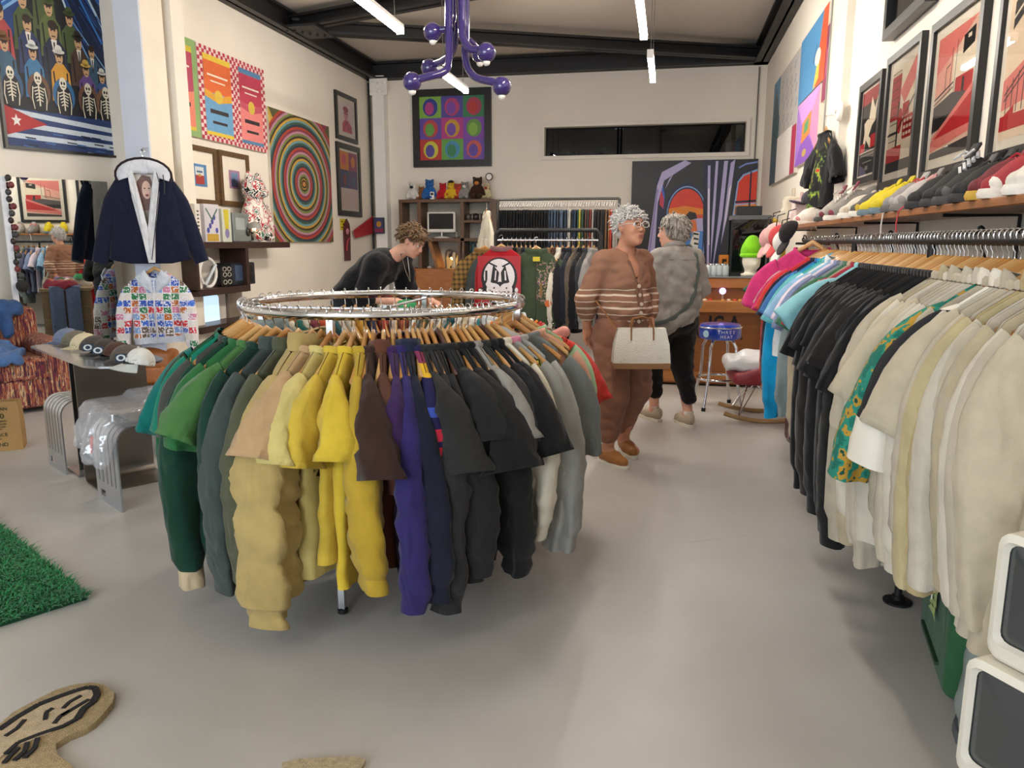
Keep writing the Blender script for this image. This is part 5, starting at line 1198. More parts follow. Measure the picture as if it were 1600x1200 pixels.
# ---- steel table with folded legs, caps on top
def slab_path(name, path, width, th, mat, parent, n=2, taper=None):
    """sheet metal bent along a path in local XZ, width along y"""
    P = [Vector((p[0], 0, p[1])) for p in path]; R = []
    for i, p in enumerate(P):
        tg = (P[min(i+1, len(P)-1)]-P[max(i-1, 0)]).normalized(); nn = Vector((-tg.z, 0, tg.x)); w = width if taper is None else taper[i]
        R.append([(p.x+nn.x*th/2, -w/2, p.z+nn.z*th/2), (p.x+nn.x*th/2, w/2, p.z+nn.z*th/2), (p.x-nn.x*th/2, w/2, p.z-nn.z*th/2), (p.x-nn.x*th/2, -w/2, p.z-nn.z*th/2)])
    return MB().rings(R).build(name, mat, parent, smooth=True)
def arc(cx_, cz_, r, a0_, a1_, n=8): return [(cx_+r*math.cos(math.radians(a0_+(a1_-a0_)*k/n)), cz_+r*math.sin(math.radians(a0_+(a1_-a0_)*k/n))) for k in range(n+1)]
TZ = .74
A = at_z(52, 540, TZ); B = at_z(152, 573, TZ); Cc = at_z(256, 566, TZ); Dd = at_z(150, 535, TZ)
PB = at_z(135, 744)
BRU = M('#a9aaac', rough=.22, metal=1., var=.1, vs=2)
DKS = M('#8a837a', rough=.3, metal=.95, var=.12, vs=2)
tdir = (B-A); trz = math.atan2(tdir.y, tdir.x)
tw = (B-A).length; cen = Vector((-3.49, 4.16, 0)); trz = -.6
tab = thing('steel_table', 'low polished steel table with rounded top carrying a row of caps', 'table', cen, trz)
# rounded top
tl, tdp = 1.36, .44
pts = []
for cx_, cy_, a in ((tl/2-.2, tdp/2-.2, 0), (-tl/2+.08, tdp/2-.08, 90), (-tl/2+.08, -tdp/2+.08, 180), (tl/2-.2, -tdp/2+.2, 270)):
    r = .2 if cx_ > 0 else .08
    for k in range(7): an = math.radians(a+15*k); pts.append((cx_+r*math.cos(an), cy_+r*math.sin(an)))
MB().prism(pts, TZ-.012, TZ, axis=2).build('top', BRU, tab, smooth=True)
for x, s in ((.16, 1), (.26, -1)):
    path = [(x, TZ-.014)] + [(x, TZ-.05)] + [(x, .06)] + arc(x-s*.05, .055, .05, 0 if s > 0 else 180, -90 if s > 0 else 270, 6) + [(x-s*.30, .0055)]
    slab_path('folded_leg', path, .4, .01, DKS if s < 0 else BRU, tab)
# ---- two slotted aluminium benches
ALU = M('#c3c9d2', rough=.3, metal=.95, var=.05)
def bench(label, loc, rz, W_=.42, Lb=.62, H=.46):
    t = thing('slotted_bench', label, 'bench', loc, rz, 'aluminium benches'); r = .09
    prof = [(-Lb/2, .0), (-Lb/2, H-r)] + arc(-Lb/2+r, H-r, r, 180, 90, 6)[1:] + arc(Lb/2-r, H-r, r, 90, 0, 6) + [(Lb/2, 0)]
    n = 6; gap = .013; bw = (W_-gap*(n-1))/n
    # bars between slots run over the bend; solid feet at the bottom
    solid = .12
    bp = [(-Lb/2, solid), (-Lb/2, H-r)] + arc(-Lb/2+r, H-r, r, 180, 90, 6)[1:] + arc(Lb/2-r, H-r, r, 90, 0, 6) + [(Lb/2, solid)]
    for i in range(n):
        y = -W_/2+bw/2+i*(bw+gap); o = slab_path('bar', bp, bw, .008, ALU, t); o.location = (0, y, 0)
    for s in (-1, 1):
        # foot plate with a hand slot
        mb = MB(); x = s*Lb/2
        y0, y1, z0, z1 = W_/2-.13, W_/2-.05, .035, .07
        if s: 
            for (a, b, c, d) in ((-W_/2, W_/2, 0, z0), (-W_/2, W_/2, z1, solid), (-W_/2, y0, z0, z1), (y1, W_/2, z0, z1)): mb.box((x, (a+b)/2, (c+d)/2), (.008, b-a, d-c))
        mb.build('foot_plate', ALU, t)
    return t
bench('slotted aluminium bench on the left, empty', (-3.58, 4.29, 0), 1.0, W_=.34, Lb=.6)
b2 = bench('slotted aluminium bench in front, under a plastic-wrapped garment', (-2.79, 3.77, 0), 1.0, W_=.36, Lb=.6)
# ---- plastic-wrapped folded garment on the front bench
t = thing('wrapped_garment', 'folded brown garment wrapped in crinkled clear plastic on the front bench', 'package', (-2.79, 3.77, .468), 1.0)
def crink(V):
    out = V.copy()
    for i in range(len(V)):
        v = Vector(V[i]); k = noise.noise(v*16)*.014 + abs(noise.noise(v*34))*.016; out[i] = V[i]*(1+k*2.)
    return out
soft_obj('folded_cloth', [('b', (.03, 0, .035), (.22, .15, .012), .02, None, 0), ('b', (.08, .02, .07), (.15, .12, .008), .018, None, .02)], .014, FAB('#6f6152', fold=.9), t)
def film():
    m = bpy.data.materials.new('clear_film'); m.use_nodes = True; nt = m.node_tree; N = nt.nodes; L = nt.links; N.remove(N['Principled BSDF'])
    tr = N.new('ShaderNodeBsdfTransparent'); tr.inputs[0].default_value = (.93, .93, .95, 1); gl = N.new('ShaderNodeBsdfGlossy'); gl.inputs['Roughness'].default_value = .12; df = N.new('ShaderNodeBsdfDiffuse'); df.inputs[0].default_value = (.85, .87, .92, 1)
    tc = N.new('ShaderNodeTexCoord'); n = N.new('ShaderNodeTexNoise'); n.noise_type = 'RIDGED_MULTIFRACTAL'; n.inputs['Scale'].default_value = 14; n.inputs['Detail'].default_value = 3; L.new(tc.outputs['Object'], n.inputs['Vector'])
    bp = N.new('ShaderNodeBump'); bp.inputs['Strength'].default_value = .9; bp.inputs['Distance'].default_value = .02; L.new(n.outputs['Fac'], bp.inputs['Height'])
    L.new(bp.outputs[0], gl.inputs['Normal']); L.new(bp.outputs[0], df.inputs['Normal'])
    r = N.new('ShaderNodeValToRGB'); r.color_ramp.elements[0].position = .4; r.color_ramp.elements[1].position = .9; r.color_ramp.elements[0].color = (.32, .32, .32, 1); r.color_ramp.elements[1].color = (.85, .85, .85, 1); L.new(n.outputs['Fac'], r.inputs[0])
    m1 = N.new('ShaderNodeMixShader'); m1.inputs[0].default_value = .45; L.new(df.outputs[0], m1.inputs[1]); L.new(gl.outputs[0], m1.inputs[2])
    m2 = N.new('ShaderNodeMixShader'); L.new(r.outputs[0], m2.inputs[0]); L.new(tr.outputs[0], m2.inputs[1]); L.new(m1.outputs[0], m2.inputs[2]); L.new(m2.outputs[0], N['Material Output'].inputs[0]); return m
FILM = film()
soft_obj('plastic_film', [('b', (.0, 0, .045), (.30, .19, .02), .03, None, 0), ('b', (.08, .02, .10), (.17, .14, .008), .025, None, .04), ('c', (-.31, -.06, .03), (-.37, -.07, -.13), .075, .075, .04), ('c', (-.31, .10, .03), (-.36, .10, -.10), .07, .06, .04), ('c', (-.32, -.15, .0), (-.37, -.16, -.18), .05, .035, .03), ('c', (-.33, .02, -.05), (-.38, .03, -.20), .05, .03, .03)], .012, FILM, t, warp=crink)
MB().box((-.385, -.06, -.10), (.006, .02, .09), (0, .2, .3)).build('red_seal_tape', M('#d8514c'), t)
# ---- caps on the table
def cap(label, loc, rz, h, h2, logo=None):
    t = thing('baseball_cap', label, 'cap', loc, rz, 'caps in a row on the steel table')
    soft_obj('crown', [('e', (0, 0, .0), (.095, .08, .095), None, 0), ('-b', (0, 0, -.1), (.2, .2, .1), 0, None, 0), ('-e', (0, 0, -.01), (.086, .072, .085), None, 0)], .010, FAB(h, fold=.2), t)
    mb = MB(); R = []
    for k in range(13):
        a = -1.25+2.5*k/12; R.append((a,))
    vs = []; fs = []
    for k in range(13):
        a = -1.3+2.6*k/12; x0, y0 = -.088*math.cos(a), .076*math.sin(a); ex = .07*math.cos(a)**1.5 if math.cos(a) > 0 else 0
        for j in range(4):
            u = j/3; vs.append((x0-ex*u, y0, .012-.018*u-.03*(y0/.076)**2*u))
    for k in range(12):
        for j in range(3): i = k*4+j; fs.append((i, i+1, i+5, i+4))
    mb.add(vs, fs); n0 = len(vs); mb.add([(x, y, z-.004) for x, y, z in vs], fs); mb.build('brim', FAB(h2, fold=.1), t, smooth='all')
    MB().ball((0, 0, .095), .008, 8, 5).build('button', FAB(h2), t)
    if logo: picture('badge', .06, .045, logo[0], [(logo[1], ell(.5, .5, .4, .4)), (logo[0], ell(.5, .5, .22, .25))], t, 0).location = (-.094, 0, .045); 
    if logo:
        o = t.children[-1]; o.rotation_euler = (-.25, 0, -PI/2)
    return t
caps = [('#6d7890', '#59627a'), ('#6b6658', '#504c42'), ('#cdbf9f', '#bfb08f'), ('#4a423e', '#8d8377'), ('#3b3632', '#2a2725'), ('#4a3027', '#2d2b2b'), ('#5a524a', '#3d3a37'), ('#cfcfca', '#b9bdb8')]
cn = ['slate blue cap at the far end of the row', 'olive grey cap, second in the row', 'cream cap, third in the row', 'dark brown cap with light brim, fourth in the row', 'charcoal cap with blue badge, fifth in the row', 'chestnut cap with blue badge, sixth in the row', 'taupe cap, seventh in the row', 'pale grey cap with emblem, nearest of the row']
P0 = at_z(106, 528, TZ+.03); P1 = at_z(218, 562, TZ+.03)
for i in range(8):
    u = i/7; p = P0.lerp(P1, u)
    cap('%s on the steel table' % cn[i], (p.x, p.y, TZ+.004), .75+.1*math.sin(i*2), caps[i][0], caps[i][1], ('#26384a', '#cfd5d8') if i in (4, 5, 7) else None)
# ---- green shag rug and cut-out rug
c0, c1, c2 = at_z(0, 825), at_z(136, 937), at_z(0, 980)
ex = (c1-c0); ey = (c2-c1)
ux = Vector((c0.x-c1.x, c0.y-c1.y, 0)).normalized(); uy = Vector((c2.x-c1.x, c2.y-c1.y, 0)).normalized()
rug = thing('shag_rug', 'bright green shag rug at the left edge of the floor', 'rug', (c1.x, c1.y, 0))
LA, LB = 1.5, 1.3
MB().add([(0, 0, .012), tuple(ux*LA+Vector((0, 0, .012))), tuple(ux*LA+uy*LB+Vector((0, 0, .012))), tuple(uy*LB+Vector((0, 0, .012))), (0, 0, 0), tuple(ux*LA), tuple(ux*LA+uy*LB), tuple(uy*LB)], [(0, 1, 2, 3), (7, 6, 5, 4), (0, 4, 5, 1), (1, 5, 6, 2), (2, 6, 7, 3), (3, 7, 4, 0)]).build('backing', M('#0d3f22', rough=.95), rug)
rnd = random.Random(3); vs = []; fs = []
for i in range(26000):
    a, b = rnd.random()**1.3*LA, rnd.random()**1.3*LB; p = ux*a+uy*b; d = Vector((rnd.gauss(0, 1), rnd.gauss(0, 1), 0))*.022; w = Vector((rnd.gauss(0, 1), rnd.gauss(0, 1), 0)).normalized()*.0035; h = rnd.uniform(.02, .045)
    o = len(vs); vs += [tuple(p+w+Vector((0, 0, .01))), tuple(p-w+Vector((0, 0, .01))), tuple(p-w*.7+d*.6+Vector((0, 0, h*.8))), tuple(p+w*.7+d*.6+Vector((0, 0, h*.8))), tuple(p+d*1.2+Vector((0, 0, h*.85)))]; fs += [(o, o+1, o+2, o+3), (o+3, o+2, o+4)]
mb = MB(); mb.add(vs, fs); o = mb.build('pile', M('#1e7a40', rough=.85, var=.25, vs=9, sheen=.2), rug, fix=False); tag(o, kind='stuff')
out_px = [(0, 1140), (20, 1122), (60, 1100), (90, 1085), (118, 1077), (145, 1074), (165, 1078), (181, 1090), (178, 1106), (165, 1122), (150, 1138), (135, 1148), (110, 1158), (88, 1172), (90, 1190), (110, 1203), (130, 1225), (60, 1290), (-60, 1290), (-60, 1180)]
pts = [at_z(*q) for q in out_px]
c = sum(pts, Vector())/len(pts)
t = thing('cutout_rug', 'tan tufted rug cut in the shape of a sketched hand, bottom left', 'rug', (c.x, c.y, 0))
PP = [(p.x-c.x, p.y-c.y) for p in pts]
MB().rings([[(x, y, 0) for x, y in PP], [(x*1.004, y*1.004, .012) for x, y in PP], [(x*.985, y*.985, .02) for x, y in PP]]).build('pile', M('#a8926e', rough=.95, var=.18, vs=60, bump=.8, bs=260), t, smooth=True)
inn = [(0, 1152), (28, 1132), (62, 1112), (92, 1100), (120, 1090), (138, 1085), (150, 1086), (153, 1096), (146, 1108), (132, 1118), (122, 1134), (100, 1146), (78, 1156), (50, 1168), (20, 1180), (-40, 1230), (-60, 1200)]
PI_ = [at_z(*q) for q in inn]; PI2 = [(p.x-c.x, p.y-c.y) for p in PI_]
MB().prism(PI2, .019, .0235, axis=2).build('inner_pile', M('#bca88a', rough=.95, var=.15, vs=60, bump=.7, bs=260), t)
def inkline(px, w):
    q = [at_z(*p) for p in px]; mb = MB()
    for s in strip([(a.x-c.x, a.y-c.y) for a in q], w): mb.prism(s, .022, .0262, axis=2)
    return mb
INK = M('#1d1b1d', rough=.95, bump=.4, bs=200)
inkline(inn[:11], .02).build('ink_line', INK, t)
for l in ([(122, 1134), (100, 1146), (60, 1160), (30, 1172), (10, 1190)], [(128, 1098), (110, 1108), (100, 1118)], [(140, 1104), (120, 1116), (98, 1130)], [(110, 1122), (96, 1130), (86, 1142)], [(84, 1118), (74, 1124), (72, 1136)], [(60, 1165), (56, 1180), (40, 1196)], [(44, 1172), (40, 1186), (24, 1200)], [(30, 1180), (20, 1190), (8, 1204)], [(10, 1162), (28, 1150), (40, 1136)]): inkline(l, .013).build('ink_line', INK, t)
# corner of another rug at the bottom edge
p = at_z(505, 1204)
MBx = MB(); pp = [at_z(*q) for q in ((440, 1199), (470, 1193), (520, 1190), (560, 1190), (572, 1194), (560, 1215), (450, 1225))]; cc = sum(pp, Vector())/len(pp)
tag(MBx.rings([[(q.x-cc.x, q.y-cc.y, 0) for q in pp], [(q.x-cc.x, q.y-cc.y, .015) for q in pp]]).build('rug_corner', M('#b3a182', rough=.95, var=.2, vs=60, bump=.8, bs=260), loc=(cc.x, cc.y, 0)), 'beige rug tip just visible at the bottom edge', 'rug')

# ---- sofa, jeans, paper bag
def tweed():
    m = bpy.data.materials.new('striped_tweed'); m.use_nodes = True; nt = m.node_tree; N = nt.nodes; L = nt.links; b = N['Principled BSDF']; b.inputs['Roughness'].default_value = .95
    tc = N.new('ShaderNodeTexCoord'); mp = N.new('ShaderNodeMapping'); mp.inputs['Scale'].default_value = (60, 60, 5); L.new(tc.outputs['Object'], mp.inputs[0])
    n = N.new('ShaderNodeTexNoise'); n.inputs['Scale'].default_value = 1.; n.inputs['Detail'].default_value = 2; L.new(mp.outputs[0], n.inputs['Vector'])
    r = N.new('ShaderNodeValToRGB'); r.color_ramp.interpolation = 'CONSTANT'; e = r.color_ramp.elements; cs = ['#2c1d22', '#6b2a34', '#4a2438', '#a8653a', '#7a3340', '#c9a67a', '#3a2a3c', '#8a4a3a']
    e[0].color = lin(cs[0]); e[1].position = .34; e[1].color = lin(cs[1])
    for i in range(2, 8): q = e.new(.34+.055*(i-1)); q.color = lin(cs[i])
    L.new(n.outputs['Fac'], r.inputs[0]); L.new(r.outputs[0], b.inputs['Base Color']); bp = N.new('ShaderNodeBump'); bp.inputs['Strength'].default_value = .3; L.new(n.outputs['Fac'], bp.inputs['Height']); L.new(bp.outputs[0], b.inputs['Normal']); return m
TW = tweed()
srz = math.atan2(.37, .93)*-1 + PI/2   # along the wall
q = at_z(95, 625)
t = thing('armchair', 'armchair in multicoloured maroon tweed at the left edge', 'armchair', (-5.62, 5.45, 0), 1.0)
# local: +x seat front direction is -y ; width along x
soft_obj('base', [('b', (0, 0, .2), (.40, .34, .12), .04, None, 0)], .025, TW, t)
soft_obj('seat_cushion', [('b', (0, -.06, .37), (.30, .30, .05), .05, None, 0)], .025, TW, t)
soft_obj('backrest', [('b', (0, .32, .55), (.40, .07, .25), .05, None, 0)], .025, TW, t)
for s in (-1, 1): soft_obj('arm', [('b', (s*.42, -.02, .36), (.05, .34, .2), .05, None, 0)], .025, TW, t)
for sx in (-1, 1):
    for sy in (-1, 1): MB().cyl((sx*.36, sy*.3, 0), (sx*.36, sy*.3, .08), .025).build('foot', M('#2c1d14'), t)
def crump(name, label, loc, rz, prims, mat, res=.016):
    t = thing(name, label, 'clothing', loc, rz)
    def wr(V):
        o = V.copy()
        for i in range(len(V)):
            v = Vector(V[i]); k = abs(noise.noise(v*7+Vector((1, 2, 3))))*.05 - .015; o[i] = V[i] + np.array((noise.noise(v*6)*.02, noise.noise(v*6+Vector((5, 0, 0)))*.02, k))
        return o
    soft_obj('folded_fabric', prims, res, mat, t, warp=wr); return t
DEN = FAB('#4a6a9c', fold=.9, var=.2); 
crump('jeans', 'faded blue jeans heaped on the tweed armchair', (-5.5, 5.3, .47), .6, [('b', (0, 0, .02), (.24, .2, .02), .025, None, 0), ('b', (-.06, .05, .08), (.18, .14, .02), .03, (.2, .15, 0), .05), ('c', (-.1, -.14, .05), (.16, -.26, .0), .045, .05, .04), ('c', (.12, -.05, .05), (.26, -.16, .0), .05, .045, .04)], DEN)
crump('jeans', 'dark blue jeans over the back of the tweed armchair', (-5.75, 5.62, .82), .9, [('c', (-.2, 0, .05), (.2, 0, .03), .09, .08, .06), ('c', (-.1, -.08, .0), (-.05, -.12, -.2), .07, .05, .05), ('c', (.1, -.06, .0), (.12, -.1, -.18), .06, .05, .05)], FAB('#34507c', fold=.9, var=.2))
KR = M('#a5814f', rough=.85, var=.1, vs=4, bump=.15, bs=30)
q = at_z(22, 706)
t = thing('paper_bag', 'brown paper bag printed with dark green slogans on the floor at the left edge', 'bag', (q.x-.16, q.y+.05, 0), .62)
w_, d_, h_ = .30, .16, .34
R = []
for z, f in ((0, 1), (.1, 1.01), (.22, 1.0), (.3, .98), (.34, .94)): R.append([(sx*w_/2*f+.006*noise.noise(Vector((sx, sy, z*9))), sy*d_/2*f+(.0 if abs(sx) == 1 else sy*.003), z+(.012*noise.noise(Vector((sx*3, sy*3, z*5))) if z > .3 else 0)) for sx, sy in ((-1, -1), (0, -1), (1, -1), (1, 0), (1, 1), (0, 1), (-1, 1), (-1, 0))])
mb = MB().rings(R, cap=False); mb.add([(-w_/2, -d_/2, 0), (w_/2, -d_/2, 0), (w_/2, d_/2, 0), (-w_/2, d_/2, 0)], [(0, 1, 2, 3)]); mb.build('body', KR, t)
for z, s, tx in ((.295, .032, 'WE BAN'), (.245, .052, '300'), (.21, .017, 'INGREDIENTS'), (.19, .017, 'FROM FOOD'), (.17, .014, 'SO YOU CAN'), (.155, .014, 'ENJOY'), (.115, .034, 'PEACE'), (.085, .015, 'OF'), (.045, .036, 'MIND')): text_obj('lettering', tx, s, M('#2b3a26', rough=.8), t, (0.02, -d_/2-.0065, z))
# ---- tan leather pouffe/backpack and cushion on the floor behind the bench
q = at_z(232, 607)
t = thing('leather_backpack', 'tan leather backpack standing on the floor behind the bench', 'backpack', (q.x-.02, q.y+.2, 0), .3)
LE = M('#a4622c', rough=.45, var=.12, vs=8, bump=.08)
soft_obj('body', [('b', (0, 0, .19), (.13, .07, .12), .06, None, 0), ('e', (0, 0, .3), (.17, .1, .1), None, .06)], .016, LE, t)
soft_obj('front_pocket', [('b', (0, -.13, .13), (.09, .015, .06), .03, None, 0)], .014, LE, t)
MB().tube([(-.1, -.165, .17), (-.08, -.17, .21), (.08, -.17, .21), (.1, -.165, .17)], .006, 6).build('piping', M('#8a4e22'), t)
MB().tube([(-.04, 0, .38), (-.03, 0, .43), (.03, 0, .43), (.04, 0, .38)], .01, 6).build('grab_handle', LE, t, smooth=True)
q = at_z(225, 640)
t = thing('floor_cushion', 'white patterned cushion on the floor behind the front bench', 'cushion', (q.x, q.y+.1, 0), .2)
soft_obj('cover', [('b', (0, 0, .07), (.24, .16, .03), .04, None, 0)], .02, SPLOTCH('#d8d4cc', ['#55565c'], 16, thr=.58), t)
MB().tube([(-.27, -.19, .07), (.27, -.19, .07), (.27, .19, .07), (-.27, .19, .07)], .008, 6, loop=True).build('piping', M('#b9b4aa'), t)
q = at_z(110, 612)
crump('folded_blanket', 'folded olive-brown blanket on the floor by the tweed armchair', (q.x, q.y+.15, 0), .3, [('b', (0, 0, .05), (.28, .2, .03), .02, None, 0), ('b', (.02, 0, .12), (.24, .17, .02), .02, None, .02)], FAB('#7a6a4c', fold=.9))

# ---- dark wooden wall shelving with stereo things
DW = WOOD('#3a211a', scale=5, stretch=(1, 10, 10))
def wbox(px0, py0, px1, py1, X): 
    a = at_x(px0, py0, X); b = at_x(px1, py1, X); return a, b
a = at_x(303, 378, XL+.32); b = at_x(452, 378, XL+.32)
ytop = a.z
sh_ = thing('wall_unit', 'dark brown floating wall unit behind the round rack', 'shelf', (XL, (a.y+b.y)/2, 0))
Ls = abs(b.y-a.y)
def sbox(nm, y0, y1, z0, z1, d0=0., d1=.33, mat=DW): 
    return MB().box(((d0+d1)/2, (y0+y1)/2, (z0+z1)/2), (d1-d0, y1-y0, z1-z0), bev=.004).build(nm, mat, sh_)
sbox('top_board', -Ls/2, Ls/2, ytop-.07, ytop)
u0, u1 = at_x(308, 440, XL+.32), at_x(390, 440, XL+.32); yo = (a.y+b.y)/2
za = at_x(350, 452, XL+.32).z
sbox('lower_board', u0.y-yo, u1.y-yo, za-.05, za+.02)
sbox('side_panel', u1.y-yo-.06, u1.y-yo, za, ytop-.07)
sbox('side_panel', u0.y-yo, u0.y-yo+.04, za, ytop-.07)
zb2 = at_x(330, 512, XL+.32).z
sbox('bottom_board', u0.y-yo, u1.y-yo+.3, zb2-.05, zb2+.02)
sbox('back_panel', u1.y-yo+.0, u1.y-yo+.3, zb2, ytop-.07, 0, .04, M('#8b7d70', rough=.6))
# lit blue-white wall area below, light put in as an added glowing sheet
tag(MB().box((XL+.03, (u0.y+u1.y)/2-.1, (za+zb2)/2-.04), (.05, .8, (za-zb2)*.78), bev=.02).build('lit_wall_patch', M('#b9d5ea', emit=.75, var=0)), 'pale blue lit patch of wall, made as a glowing sheet, below the wall unit', 'lit wall patch')
def onunit(px, py): p = at_x(px, py, XL+.24); return p
BX = [((302, 318), (314, 370), '#e6e2da', [('#2a2826', [rect(.3, .1+.1*k, .7, .14+.1*k) for k in range(8)])], 'white box spine with black script on the wall unit'),
      ((316, 318), (343, 370), '#d7d4dc', [('#4a4aa0', [ell(.2+.15*k, .3+.12*(k % 4), .1, .08, 10) for k in range(5)]), ('#c9a23f', rect(.1, .0, .9, .2)), ('#3f6f5a', strip([(.1, .9), (.5, .6), (.9, .9)], .06))], 'colourful doodle-print box on the wall unit'),
      ((344, 326), (361, 370), '#d3d8c8', [('#d8c63a', [(.2, 1), (.8, 1), (.7, .35), (.3, .35)]), ('#8a7fae', ell(.5, .25, .25, .15))], 'box with yellow drawing on the wall unit')]
for (p0, p1, bg, s, lb) in BX:
    A_, B_ = onunit(*p0), onunit(*p1); w, h = abs(B_.y-A_.y), A_.z-B_.z; h = min(h, A_.z-ytop)
    t = thing('display_box', lb, 'box', (XL+.2, (A_.y+B_.y)/2, ytop+(A_.z-ytop)/2), PI/2); h = A_.z-ytop
    MB().box((0, 0, 0), (w, .1, h)).build('carton', M(bg, rough=.6), t); picture('printed_front', w*.96, h*.96, bg, s, t, -.0515)
A_, B_ = onunit(361, 332), onunit(391, 372); w, h = abs(B_.y-A_.y), A_.z-ytop
t = thing('radio', 'small grey boombox with round speaker on the wall unit', 'radio', (XL+.2, (A_.y+B_.y)/2, ytop), PI/2)
MB().box((0, 0, h/2), (w, .12, h), bev=.01).build('case', M('#8b9392', rough=.4, metal=.3), t)
MB().box((-w*.15, -.062, h*.62), (w*.5, .006, h*.4)).build('dial', M('#aab3b2', rough=.2), t)
MB().tube([(w*.3+.05*math.cos(k*PI/8)*w*2, -.064, h*.35+.05*math.sin(k*PI/8)*w*2) for k in range(16)], .012, 6, loop=True).build('speaker_ring', BLACK, t)
MB().cyl((w*.3, -.066, h*.35), (w*.3, -.06, h*.35), w*.1).build('speaker_cone', BLACKM, t)
# things in the lower compartment
zc = za+.02
A_, B_ = at_x(352, 398, XL+.2), at_x(391, 438, XL+.2)
t = thing('stereo_player', 'black compact stereo in the lower bay of the wall unit', 'stereo', (XL+.17, (A_.y+B_.y)/2, zc), PI/2); w = abs(A_.y-B_.y); h = .25
MB().box((0, 0, h/2), (w, .2, h), bev=.01).build('case', M('#20242c', rough=.35), t); MB().box((-w*.2, -.102, h*.55), (w*.4, .006, h*.7)).build('screen', M('#3a4a66', rough=.15), t)
for z in (.3, .7): MB().cyl((w*.3, -.108, h*z), (w*.3, -.1, h*z), .045).build('speaker', BLACK, t)
A_ = at_x(326, 440, XL+.2)
t = thing('table_lamp', 'white ring-shaped lamp with slanted bar in the lower bay', 'lamp', (XL+.2, A_.y, zc), PI/2)
MB().tube([(.15*math.cos(k*PI/12), 0, .16+.15*math.sin(k*PI/12)) for k in range(24)], .018, 8, loop=True).build('ring', WHITE, t, smooth=True)
MB().tube([(-.1, -.02, .03), (.12, -.02, .24)], .018, 8).build('bar', M('#cfd8e0', rough=.3), t, smooth=True)
A_ = at_x(348, 440, XL+.24)
for k in (0, 1):
    t = thing('sandal', ('black and white open sandal standing up in the lower bay, left', 'black and white open sandal standing up in the lower bay, right')[k], 'sandal', (XL+.26, A_.y+.09*k, zc), PI/2)
    MB().box((0, .01, .11), (.075, .02, .22), bev=.03).build('sole', BLACK, t)
    for z in (.05, .13, .19): MB().tube([(.034*math.cos(a_*PI/6), -.012, z+.022*math.sin(a_*PI/6)) for a_ in range(12)], .004, 5, loop=True).build('strap_ring', M('#c9c3b4'), t)
# patterned ceramic-like bear statue replaced by a plain patterned vase-like figure
A_ = at_x(402, 372, XL+.22); top = at_x(402, 268, XL+.22)
t = thing('patterned_figurine', 'large white bear figurine covered in red and black marks on the wall unit', 'figurine', (XL+.2, A_.y+.02, ytop), PI/2); H_ = top.z-ytop
k_ = H_/.62
PM = SPLOTCH('#e9e4dc', ['#b93a40', '#e9e4dc', '#2a2a2c', '#e9e4dc', '#4a7a6a'], 11, thr=.44, rough=.35)
soft_obj('body', [('e', (0, 0, .2*k_), (.15*k_, .11*k_, .2*k_), None, 0), ('e', (0, 0, .46*k_), (.12*k_, .1*k_, .12*k_), None, .03), ('e', (-.08*k_, 0, .57*k_), (.045*k_, .03*k_, .045*k_), None, .02), ('e', (.08*k_, 0, .57*k_), (.045*k_, .03*k_, .045*k_), None, .02), ('c', (-.14*k_, -.02, .3*k_), (-.17*k_, -.06, .14*k_), .045*k_, .04*k_, .03), ('c', (.14*k_, -.02, .3*k_), (.17*k_, -.06, .14*k_), .045*k_, .04*k_, .03), ('c', (-.07*k_, -.02, .1*k_), (-.09*k_, -.1, .05*k_), .06*k_, .05*k_, .03), ('c', (.07*k_, -.02, .1*k_), (.09*k_, -.1, .05*k_), .06*k_, .05*k_, .03)], .02, PM, t)
soft_obj('muzzle', [('e', (0, -.1*k_, .43*k_), (.05*k_, .04*k_, .04*k_), None, 0)], .014, PM, t)
# desk lamp glow beside the radio
A_ = at_x(398, 352, XL+.3)
t = thing('clip_lamp', 'small lit lamp with grey dome shade on the wall unit', 'lamp', (XL+.3, A_.y-.02, ytop), 0)
MB().lathe([(.05, 0), (.05, .015), (.012, .02), (.01, .16), (.01, .18)], 14).build('stand', M('#8d8a86'), t)
MB().lathe([(.085, .15), (.075, .2), (.03, .225), (.012, .228)], 16).build('shade', M('#9a968f', rough=.4), t, smooth=True)
MB().ball((0, 0, .155), .025, 10, 6).build('bulb', M('#ffe2b0', emit=14, var=0), t)
# ================================================================ back of the shop
BW = ('y', YB-.002)
# ---- picture of nine colour squares (plain stand-in)
s = []
cc_ = [('#8fc24a', '#2f3f9c'), ('#5a4fa8', '#c4477c'), ('#3f8a5a', '#b8405c'), ('#6a4fb0', '#cf4a4a'), ('#c2408c', '#d8a52c'), ('#8a4fb8', '#6aa04c'), ('#c93a32', '#d9d03a'), ('#6ab04a', '#4a9ac0'), ('#7a55b8', '#d8605a')]
for i, (a, b) in enumerate(cc_):
    x, y = i % 3, 2-i//3; s.append((a, rect(x/3, y/3, (x+1)/3, (y+1)/3))); s.append((b, ell((x+.5)/3, (y+.5)/3, .115, .14, 20)))
    c3 = cc_[(i+4) % 9][0]; s.append((c3, ell((x+.46)/3, (y+.45)/3, .07, .1, 16)))
s.append(('#26233a', [rect(k/44, 0, k/44+.0035, 1) for k in range(1, 44)]))
framed('framed_picture', 'square black-framed picture of nine bright ovals in coloured squares', [(646, 140), (768, 138), (769, 260), (647, 262)], BW, .09, s, '#3a2a4a', mf=.0, glass=False, fd=.06)
